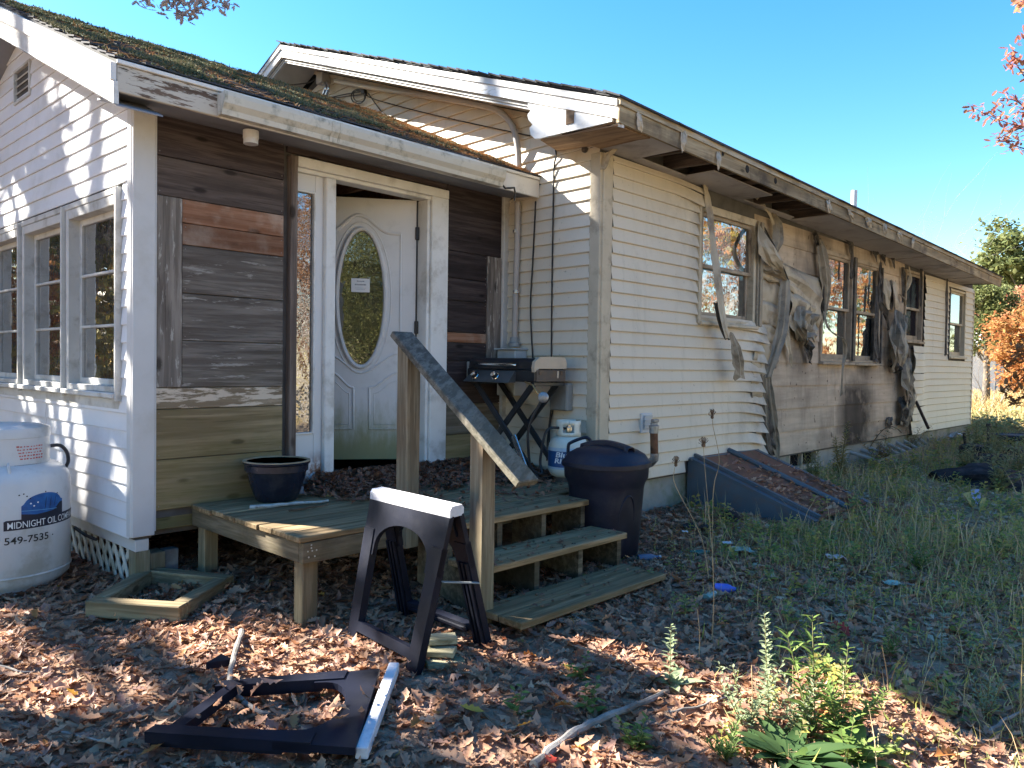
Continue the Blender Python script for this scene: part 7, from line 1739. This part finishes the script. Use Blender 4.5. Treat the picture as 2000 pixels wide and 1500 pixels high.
p = on_ground(1366, 1034, .01); rows = [[p+V((.13*(i_/5-.5)*2, .06*(j_/4-.5)*2, .025+.03*nzs(i_*.9, j_*.9, 8))) for i_ in range(6)] for j_ in range(5)]; b = MB(); b.grid(rows); tag(center_origin(b.build('plastic_bag', m_tyre, solid=.004)), 'flat black plastic lying in the leaves before the cellar doors', 'plastic bag')
p = on_ground(1426, 1012, .03); rock('black_bag', p, (.07, .06, .07), m_tyre, 'round black bundle against the cellar bulkhead', 'bundle', seed=9)
# ================================================================== trees
m_bark = plain('grey bark', (.13, .11, .09), .9, .15, var=.35, scale=9, bump=.8, bscale=30, bdist=.02)
m_barkp = plain('pale twigs', (.34, .31, .28), .9, .15, var=.25, scale=9, bump=.3)
ORANGE = [(.40, .17, .06), (.48, .25, .09), (.34, .12, .05), (.44, .28, .10), (.30, .10, .06)]
YELLOW = [(.42, .33, .07), (.35, .26, .06), (.28, .26, .07), (.46, .30, .08), (.24, .21, .06)]
GREENF = [(.09, .125, .05), (.13, .16, .06), (.19, .20, .075), (.06, .09, .045)]
OLIVE = [(.12, .14, .04), (.18, .18, .055), (.09, .11, .04), (.24, .20, .06)]
PALEP = [(.58, .44, .38), (.62, .50, .42), (.50, .36, .32), (.55, .42, .30)]  # lighter than the real leaves: overexposed sunlight is put into the colour
PINKF = [(.48, .23, .14), (.52, .31, .15), (.42, .17, .12), (.38, .14, .10)]
RUST = [(.30, .14, .06), (.36, .19, .08), (.24, .11, .05), (.30, .20, .08)]
LM = {k: leafmat(k, c, .45, .6, .5) for k, c in (('orange foliage', ORANGE), ('yellow foliage', YELLOW), ('green foliage', GREENF), ('olive foliage', OLIVE), ('pink orange foliage', PINKF), ('rusty foliage', RUST), ('overexposed pale foliage', PALEP))}
LT = np.array([(-.5, 0, 0), (-.05, .30, .07), (.5, 0, .0), (-.05, -.30, .07)]); LF = [(0, 1, 2), (0, 2, 3)]
# crown leaves are cut away along the sun's path so it reaches these places
GAPS = []
def gap(p, r): GAPS.append((np.array(tuple(p)), r))
TS = np.array(tuple(TOSUN))
def shaded_ok(P):
    keep = np.ones(len(P), bool)
    for g, r in GAPS:
        d = P-g; t = d @ TS; q = d-t[:, None]*TS; keep &= ~((t > 1.0) & ((q**2).sum(1) < r*r))
    return keep
for px, py, r in ((60, 1285, .26), (500, 1215, .33), (420, 1235, .2), (585, 1265, .2), (1308, 1300, .16), (1495, 1330, .22), (1600, 1380, .40), (1570, 1290, .2), (1700, 1470, .28), (1800, 1425, .25), (1920, 1450, .22), (1850, 1400, .2), (1760, 1375, .15), (1925, 1340, .12), (300, 1170, .14)):
    gap(on_ground(px, py, .1), r)
rg_ = np.random.default_rng(77)
for k in range(150):  # extra random holes in the unseen crowns, added to brighten the front ground
    x_, y_ = rg_.uniform(-3.2, 2.8), rg_.uniform(2.25, 4.0); gap(G(x_, y_, .05), rg_.uniform(.03, .13))
gap(at_y(820, 975, 3.7), .16); gap(at_y(940, 1040, 3.85), .07); gap(at_y(935, 1150, 3.85), .06); gap(at_y(625, 1150, 3.95), .06); gap(at_y(740, 1400, 3.0), .15)
for px, py, r in ((200, 900, .28), (130, 850, .25), (60, 790, .22), (200, 980, .2), (215, 1000, .2), (185, 255, .2), (215, 305, .16), (240, 400, .12), (150, 310, .1), (170, 370, .12), (20, 420, .16), (100, 180, .08), (40, 400, .12), (150, 960, .2), (230, 250, .12), (180, 440, .08), (100, 470, .06), (10, 620, .15), (170, 780, .15)):
    gap(WA.px(px, py), r)
for s_ in (EA, -.3, -1., -1.7): gap(rake_pt(s_, -.1, 0), .22)
for px, py, r in ((1130, 440, .3), (1110, 400, .2), (1150, 340, .15), (1090, 250, .25), (1140, 215, .3), (980, 310, .25), (870, 270, .2), (1000, 345, .2), (1160, 420, .15), (1060, 300, .18), (1165, 450, .2)): gap(WC.px(px, py), r)
for f in np.linspace(0, 1, 16): gap(rk(EM+(RIDM-EM)*f, -.08, ORK), .08 if int(f*15) % 3 else .17)
for t_, s_ in ((.4, -.6), (1.0, -1.0), (.3, -1.4), (2.4, .1), (2.8, .2), (2.9, 0), (2.2, -.3), (1.6, -1.3), (.6, .1)): gap(RB(t_, s_, zroofA(s_)), .25)
CAMX = [('tight', V((0, 0, 1.4)))]
def tree(name, label, x, y, h, rad, mat, base=.3, clumps=60, leaves_=130, size=.16, seed=1, group=None, squash=1., bark=None, cl=.26, gaps=False, needle=False, trunk_r=None, lean=(0, 0), shape='round', centre=None):
    r = np.random.default_rng(seed); p0 = G(x, y, -.05); root = thing(name, label, 'tree', p0, group); b = MB()
    tr = trunk_r or .018*h+.05; top = p0+V((lean[0], lean[1], h*.9)); pts = [p0+(top-p0)*f+V((.12*math.sin(f*5+seed), .12*math.cos(f*4+seed), 0))*f*h*.08 for f in np.linspace(0, 1, 9)]
    b.tube(pts, [tr*(1-.85*f)+.01 for f in np.linspace(0, 1, 9)], 9)
    zc_ = base*h; C0 = np.array(centre) if centre is not None else np.array([p0.x+lean[0]*.6, p0.y+lean[1]*.6, p0.z+(zc_+h)/2]); hz = (h-zc_)/2
    cen = []
    while len(cen) < clumps:
        d = r.normal(size=3); d /= np.linalg.norm(d); q = r.random()**.45*(1+.22*math.sin(d[0]*5+seed)*math.cos(d[1]*4+d[2]*3))
        rr = rad
        if shape == 'cone': rr = rad*(1-.75*max(0, d[2]*q)) * (1.15 if d[2] < 0 else 1)
        cen.append(C0+d*q*np.array([rr, rr, hz*squash]))
    cen = np.array(cen)
    for k in range(0, clumps, max(1, clumps//26)):
        e = V(cen[k]); f = min(.92, max(.18, (e.z-p0.z)/h*.8)); i0 = int(f*8); s_ = pts[i0]; m_ = (s_+e)/2+V((0, 0, .06*h*r.random()))
        b.tube([s_, s_.lerp(m_, .5)+V(tuple(r.normal(0, .05, 3))), m_, m_.lerp(e, .55)+V(tuple(r.normal(0, .08, 3))), e], [tr*.32, tr*.24, tr*.17, tr*.1, .008], 6)
    b.build('trunk', bark or m_bark, root, smooth=True)
    n = clumps*leaves_
    cr = cl*rad*r.uniform(.6, 1.3, clumps)
    P = np.repeat(cen, leaves_, 0)+r.normal(size=(n, 3))*np.repeat(cr, leaves_)[:, None]*np.array([.62, .62, .42])
    if gaps: P = P[shaded_ok(P)]
    n = len(P); S = size*r.uniform(.6, 1.25, n)
    tv = LT.copy()
    if needle: tv[:, 1] *= .35
    c, f, l = stamp(P, rots(r.uniform(0, 6.28, n), r.normal(.2, .55, n), r.normal(0, .6, n)), S, tv, LF)
    o = raw_mesh('crown', c, f, l, LM[mat] if isinstance(mat, str) else mat, root); return root
gl = 'autumn trees left of the porch that shade it'
tree('oak_tree', 'tall rusty oak standing nearest left of the porch', -9.2, 6.9, 9.5, 2.9, 'rusty foliage', .30, 100, 105, .19, 1, gl, gaps=True)
tree('oak_tree', 'yellow oak behind the rusty one left of the porch', -12.2, 9.8, 15, 3.5, 'yellow foliage', .32, 100, 100, .2, 2, gl, gaps=True)
tree('maple_tree', 'orange maple in front of the rusty oak at the left', -8.6, 4.4, 7.6, 2.1, 'orange foliage', .36, 56, 46, .17, 3, gl, gaps=True)
tree('oak_tree', 'olive oak farthest left beyond the gable', -14.5, 13.6, 16.5, 3.6, 'olive foliage', .36, 75, 70, .22, 4, gl, gaps=True)
tree('oak_tree', 'rusty oak between the orange maple and the yellow oak', -12.8, 5.6, 11, 2.7, 'rusty foliage', .35, 70, 52, .2, 5, gl, gaps=True)
tree('maple_tree', 'low orange maple at the front left outside the view', -8.4, 2.4, 6.4, 1.9, 'orange foliage', .2, 54, 40, .16, 6, gl, gaps=True)
tree('oak_tree', 'olive young oak beside the gas tank outside the view', -7.4, 7.2, 5.2, 1.2, 'olive foliage', .4, 36, 90, .13, 7, gl, gaps=True)
gs = 'autumn shrubs left of the porch mirrored in its windows'
for k, (x, y, h, r_, mt, lb) in enumerate(((-8.6, 7.0, 2.9, 1.4, 'yellow foliage', 'yellow shrub left of the porch under the rusty oak'), (-9.6, 9.2, 3.3, 1.5, 'orange foliage', 'orange shrub left of the porch under the yellow oak'), (-11.5, 8.0, 4.2, 1.7, 'green foliage', 'green shrub left of the porch between the oaks'), (-11., 11.6, 4.2, 1.9, 'rusty foliage', 'rusty shrub left of the porch farther back'), (-13.5, 10., 5., 2., 'yellow foliage', 'tall yellow shrub left of the porch'), (-14., 6.5, 5., 2., 'orange foliage', 'tall orange shrub left of the porch'))):
    tree('shrub', lb, x, y, h, r_, mt, .02, 46, 110, .13, 60+k, gs)
# right of the view: what the long wall's windows mirror
gr_ = 'autumn trees right of the view mirrored in the windows'
tree('maple_tree', 'orange maple right of the view opposite the paired windows', 13.5, 12.8, 7.5, 2.5, 'orange foliage', .10, 80, 120, .17, 11, gr_)
tree('maple_tree', 'green maple right of the view beside the orange one', 17.5, 17.2, 10., 3.2, 'green foliage', .08, 80, 120, .2, 12, gr_)
tree('oak_tree', 'olive oak right of the view opposite the door', 15, 6.2, 7.5, 2.6, 'olive foliage', .1, 80, 120, .2, 13, gr_)
tree('oak_tree', 'rusty oak right of the view near the olive oak', 17.2, 1.6, 7.5, 3., 'rusty foliage', .14, 80, 120, .22, 14, gr_)
tree('maple_tree', 'yellow maple right of the view behind the brush', 19.5, 10.2, 8, 2.8, 'yellow foliage', .08, 80, 120, .2, 15, gr_)
tree('oak_tree', 'rusty oak behind the photographer', 5.5, -9., 6.5, 3., 'rusty foliage', .25, 80, 110, .24, 16, gr_)
tree('oak_tree', 'olive oak behind the photographer at the left', -5.5, -8., 6.5, 3., 'olive foliage', .25, 80, 110, .24, 17, gr_)
tree('oak_tree', 'olive oak straight behind the photographer', 1.3, -8.5, 6., 2.8, 'olive foliage', .03, 100, 120, .22, 18, gr_)
tree('maple_tree', 'orange maple behind the photographer at the right', 10.5, -5.5, 6.5, 2.6, 'orange foliage', .03, 90, 120, .2, 19, gr_)
# bare brush mirrored in the first window and the sidelight
def brush(name, label, x, y, h, n, seed, mat, spread=.5, group=None, thick=.02, levels=3):
    r = random.Random(seed); p0 = G(x, y, -.05); root = thing(name, label, 'shrub', p0, group); b = MB()
    def grow(p, d, L, t, lv):
        pts = [p]; q = V(p); dd = V(d)
        for k in range(4): dd = (dd+V((r.uniform(-.2, .2), r.uniform(-.2, .2), r.uniform(-.08, .16)))).normalized(); q = q+dd*(L/4); pts.append(V(q))
        b.tube(pts, [t, t*.85, t*.7, t*.55, t*.35], 5 if lv else 4, False)
        if lv:
            for k in range(3 if lv > 1 else 4):
                s_ = pts[1+k % 4]; e = (dd+V((r.uniform(-1, 1), r.uniform(-1, 1), r.uniform(-.2, .7)))*.8).normalized(); grow(s_, e, L*r.uniform(.45, .7), t*.5, lv-1)
    for k in range(n):
        a = r.uniform(0, 6.28); grow(p0+V((.2*math.cos(a), .2*math.sin(a), 0)), V((math.cos(a)*spread, math.sin(a)*spread, 1)).normalized(), h*r.uniform(.5, .75), thick, levels)
    b.build('branches', mat, root); return root
brush('bare_shrub', 'pale bare brush right of the view opposite the first window', 9.2, 8.6, 4.6, 9, 3, m_barkp, .8, None, .04)
brush('bare_shrub', 'pale bare brush right of the view opposite the door', 9.8, 3.1, 5.2, 9, 4, m_barkp, .7, None, .04)
# thin bare twigs showing over the roof
for k, (px, py, lb) in enumerate(((1782, 405, 'thin bare sapling showing above the roof edge'), (1718, 400, 'faint bare sapling left of the other above the roof'), (1855, 455, 'thin bare sapling above the far end of the roof'))):
    t = at_y(px, py, 27.); brush('bare_sapling', lb, t.x, t.y, (t.z-float(gz(t.x, t.y)))*1.15, 4, 20+k, m_twigg, .10, 'bare saplings behind the house', .014, 2)
# right background
def bgc(px, py, Y): return at_y(px, py, Y)
def bgtree(name, label, px, pt, pb, Y, rad, mat, **kw):
    t, bt = at_y(px, pt, Y), at_y(px, pb, Y); g = float(gz(t.x, t.y)); h = t.z-g; return tree(name, label, t.x, t.y, h, rad, mat, max(.02, (bt.z-g)/h), **kw)
gb_ = 'trees beyond the field'
bgtree('pine_tree', 'tall green pine beyond the corner of the house', 2010, 425, 640, 42, 2.6, 'green foliage', clumps=70, leaves_=150, size=.34, seed=31, group=gb_, shape='round', cl=.24)
bgtree('oak_tree', 'olive brown oak behind the green cedar', 1955, 492, 690, 48, 2.5, 'olive foliage', clumps=60, leaves_=150, size=.3, seed=32, group=gb_, cl=.26)
bgtree('cedar_tree', 'dense green cedar just beyond the house corner', 1932, 545, 690, 25, .95, 'green foliage', clumps=60, leaves_=190, size=.11, seed=33, group=gb_, cl=.28)
bgtree('maple_tree', 'pink orange maple between the pine and the cedar', 1985, 560, 660, 36, 1.5, 'pink orange foliage', clumps=40, leaves_=140, size=.2, seed=34, group=gb_)
bgtree('maple_tree', 'orange maple at the right edge of the field', 2018, 590, 775, 21, 1.1, 'orange foliage', clumps=60, leaves_=190, size=.12, seed=35, group=gb_, cl=.3)
bgtree('oak_tree', 'olive shrubby tree at the far end of the field', 1905, 575, 700, 60, 2.2, 'olive foliage', clumps=50, leaves_=130, size=.32, seed=36, group=gb_)
bgtree('maple_tree', 'low rusty tree at the far edge of the field', 2030, 640, 760, 55, 3., 'rusty foliage', clumps=50, leaves_=130, size=.34, seed=37, group=gb_)
bgtree('oak_tree', 'broad olive oak filling the far tree line', 1925, 515, 700, 54, 3.2, 'olive foliage', clumps=70, leaves_=170, size=.34, seed=38, group=gb_, cl=.27)
bgtree('maple_tree', 'broad pink orange maple in the far tree line', 1978, 505, 705, 60, 3.4, 'pink orange foliage', clumps=70, leaves_=170, size=.36, seed=39, group=gb_, cl=.27)
bgtree('pine_tree', 'dark green pine at the left end of the far tree line', 1896, 575, 700, 66, 2.8, 'green foliage', clumps=60, leaves_=170, size=.36, seed=40, group=gb_, cl=.27)
brush('bare_shrub', 'bare grey shrub before the white shed', *at_y(1928, 760, 23.)[:2], 2.1, 6, 41, m_twigg, .5, None, .014)
# white shed
sc0, sc1 = at_y(1890, 760, 36.), at_y(1962, 760, 36.); g = float(gz(sc0.x, 36)); zt = at_y(1930, 662, 36.).z
shd = thing('white_shed', 'white walled shed standing beyond the dry field', 'shed', V(((sc0.x+sc1.x)/2, 37.5, g))); wsh = plain('white shed wall', (.66, .66, .67), .6, .3, var=.04)
b = MB(); b.box(V(((sc0.x+sc1.x)/2, 37.4, (g+zt-.3)/2)), V(((sc1.x-sc0.x)/2, 0, 0)), V((0, 1.4, 0)), Z*((zt-.3-g)/2), .01); b.build('wall', wsh, shd)
x0, x1 = sc0.x-.15, sc1.x+.15
b = MB(); b.prism([V((x0, 35.7, zt-.32)), V((x0, 37.4, zt+.35)), V((x0, 39.1, zt-.32)), V((x0, 39.1, zt-.38)), V((x0, 37.4, zt+.29)), V((x0, 35.7, zt-.38))], V((x1-x0, 0, 0))); b.build('roof', wsh, shd)
b = MB(); b.box(V((sc1.x-.25, 35.99, (g+zt)/2-.3)), V((.2, 0, 0)), V((0, .01, 0)), Z*((zt-g)/2-.4), .002); b.build('door', plain('blue grey door', (.22, .27, .33), .6), shd)
# branches hanging into the frame
def spray(name, label, cat_, paths, Yd, mat, size, dens, rad, root, seed, cl=(.5, .5, .4)):
    """a branch of a tree that stands outside the view: twigs through photo points, leaves round them"""
    r = np.random.default_rng(seed); rt = thing(name, label, cat_, root); b = MB(); P = []
    for pts in paths:
        Q = [V(tuple(q)) for q in cat([tuple(at_y(x, y, Yd+dy)) for x, y, dy in pts], 5)]; m = len(Q); b.tube(Q, [max(.0025, .011*(1-i_/m)) for i_ in range(m)], 5)
        for k in range(int(dens*m)):
            f = r.random()**.6; q = Q[min(m-1, int(f*m))]; P.append(np.array(tuple(q))+r.normal(size=3)*rad*np.array(cl))
    P = np.array(P); n = len(P); c, f, l = stamp(P, rots(r.uniform(0, 6.28, n), r.normal(.3, .5, n), r.normal(0, .5, n)), size*r.uniform(.6, 1.2, n), LEAFT[0][0]*np.array([1, 1, .8]), LEAFT[0][1])
    b.build('twigs', m_bark, rt); o = raw_mesh('leaves', c, f, l, LM[mat], rt); o['kind'] = 'stuff'; return rt, b
tx = V((8.2, 7.2, float(gz(8.2, 7.2))))
rt, _ = spray('maple_tree', 'pink orange maple reaching in from the right top corner', 'tree', [[(2120, 260, 0), (2040, 250, 0), (1985, 245, 0), (1930, 225, 0), (1905, 212, 0)], [(2040, 250, 0), (1990, 200, .1), (1950, 192, .1)], [(2080, 230, 0), (2010, 160, .1), (1985, 125, .1), (1972, 110, .1)], [(2000, 247, 0), (1965, 262, -.1), (1955, 270, -.1)], [(2100, 150, 0), (2040, 90, 0), (1998, 75, 0)], [(2060, 300, 0), (2000, 290, 0), (1960, 275, 0)], [(2080, 30, 0), (2010, 8, 0), (1992, 3, 0)], [(2060, 260, 0), (2010, 215, 0), (1990, 215, 0)]], 7.2, 'pink orange foliage', .085, 4.2, .10, tx, 5)
b = MB(); b.tube([tx, tx+V((-.05, 0, 1.8)), tx+V((.05, 0, 3.4)), tx+V((.0, .1, 5.2))], [.09, .08, .065, .03], 9); b.tube([tx+V((.04, 0, 3.0)), at_y(2180, 280, 7.2), at_y(2120, 260, 7.2)], [.04, .02, .012], 7); b.build('trunk', m_bark, rt, smooth=True)
tx = V((6.9, 9.2, float(gz(6.9, 9.2))))
rt, _ = spray('maple_sapling', 'dark leaved sapling at the right edge before the field', 'tree', [[(2040, 700, 0), (2000, 735, 0), (1982, 752, 0), (1968, 765, 0)], [(2030, 690, 0), (1995, 700, 0), (1980, 712, 0)], [(2030, 660, 0), (2000, 670, .1), (1990, 690, .1)], [(2030, 760, 0), (1998, 775, 0), (1985, 790, 0)]], 9.2, 'rusty foliage', .12, 3., .14, tx, 6)
b = MB(); b.tube([tx, tx+V((.02, 0, 1.2)), tx+V((-.05, 0, 2.6))], [.03, .025, .01], 7); b.build('trunk', m_bark, rt, smooth=True)
tx = V((-4.6, 3.6, float(gz(-4.6, 3.6))))
rt, _ = spray('oak_tree', 'oak whose pale leafy twigs hang into the top edge above the porch roof', 'tree', [[(200, -90, 0), (300, -40, 0), (355, 8, 0), (365, 30, 0)], [(300, -40, 0), (390, -20, 0), (420, 0, 0), (436, 8, 0)], [(250, -60, 0), (275, -15, 0), (292, 8, 0)], [(340, -20, 0), (395, 6, 0), (396, 14, 0)], [(330, -30, 0), (330, 4, 0), (335, 12, 0)]], 5.6, 'overexposed pale foliage', .07, 4.5, .075, tx, 8)
b = MB(); b.tube([tx, tx+V((.05, .1, 2.2)), tx+V((.2, .5, 4.2)), at_y(120, -200, 5.6), at_y(200, -90, 5.6)], [.10, .09, .06, .025, .012], 9); b.build('trunk', m_bark, rt, smooth=True)
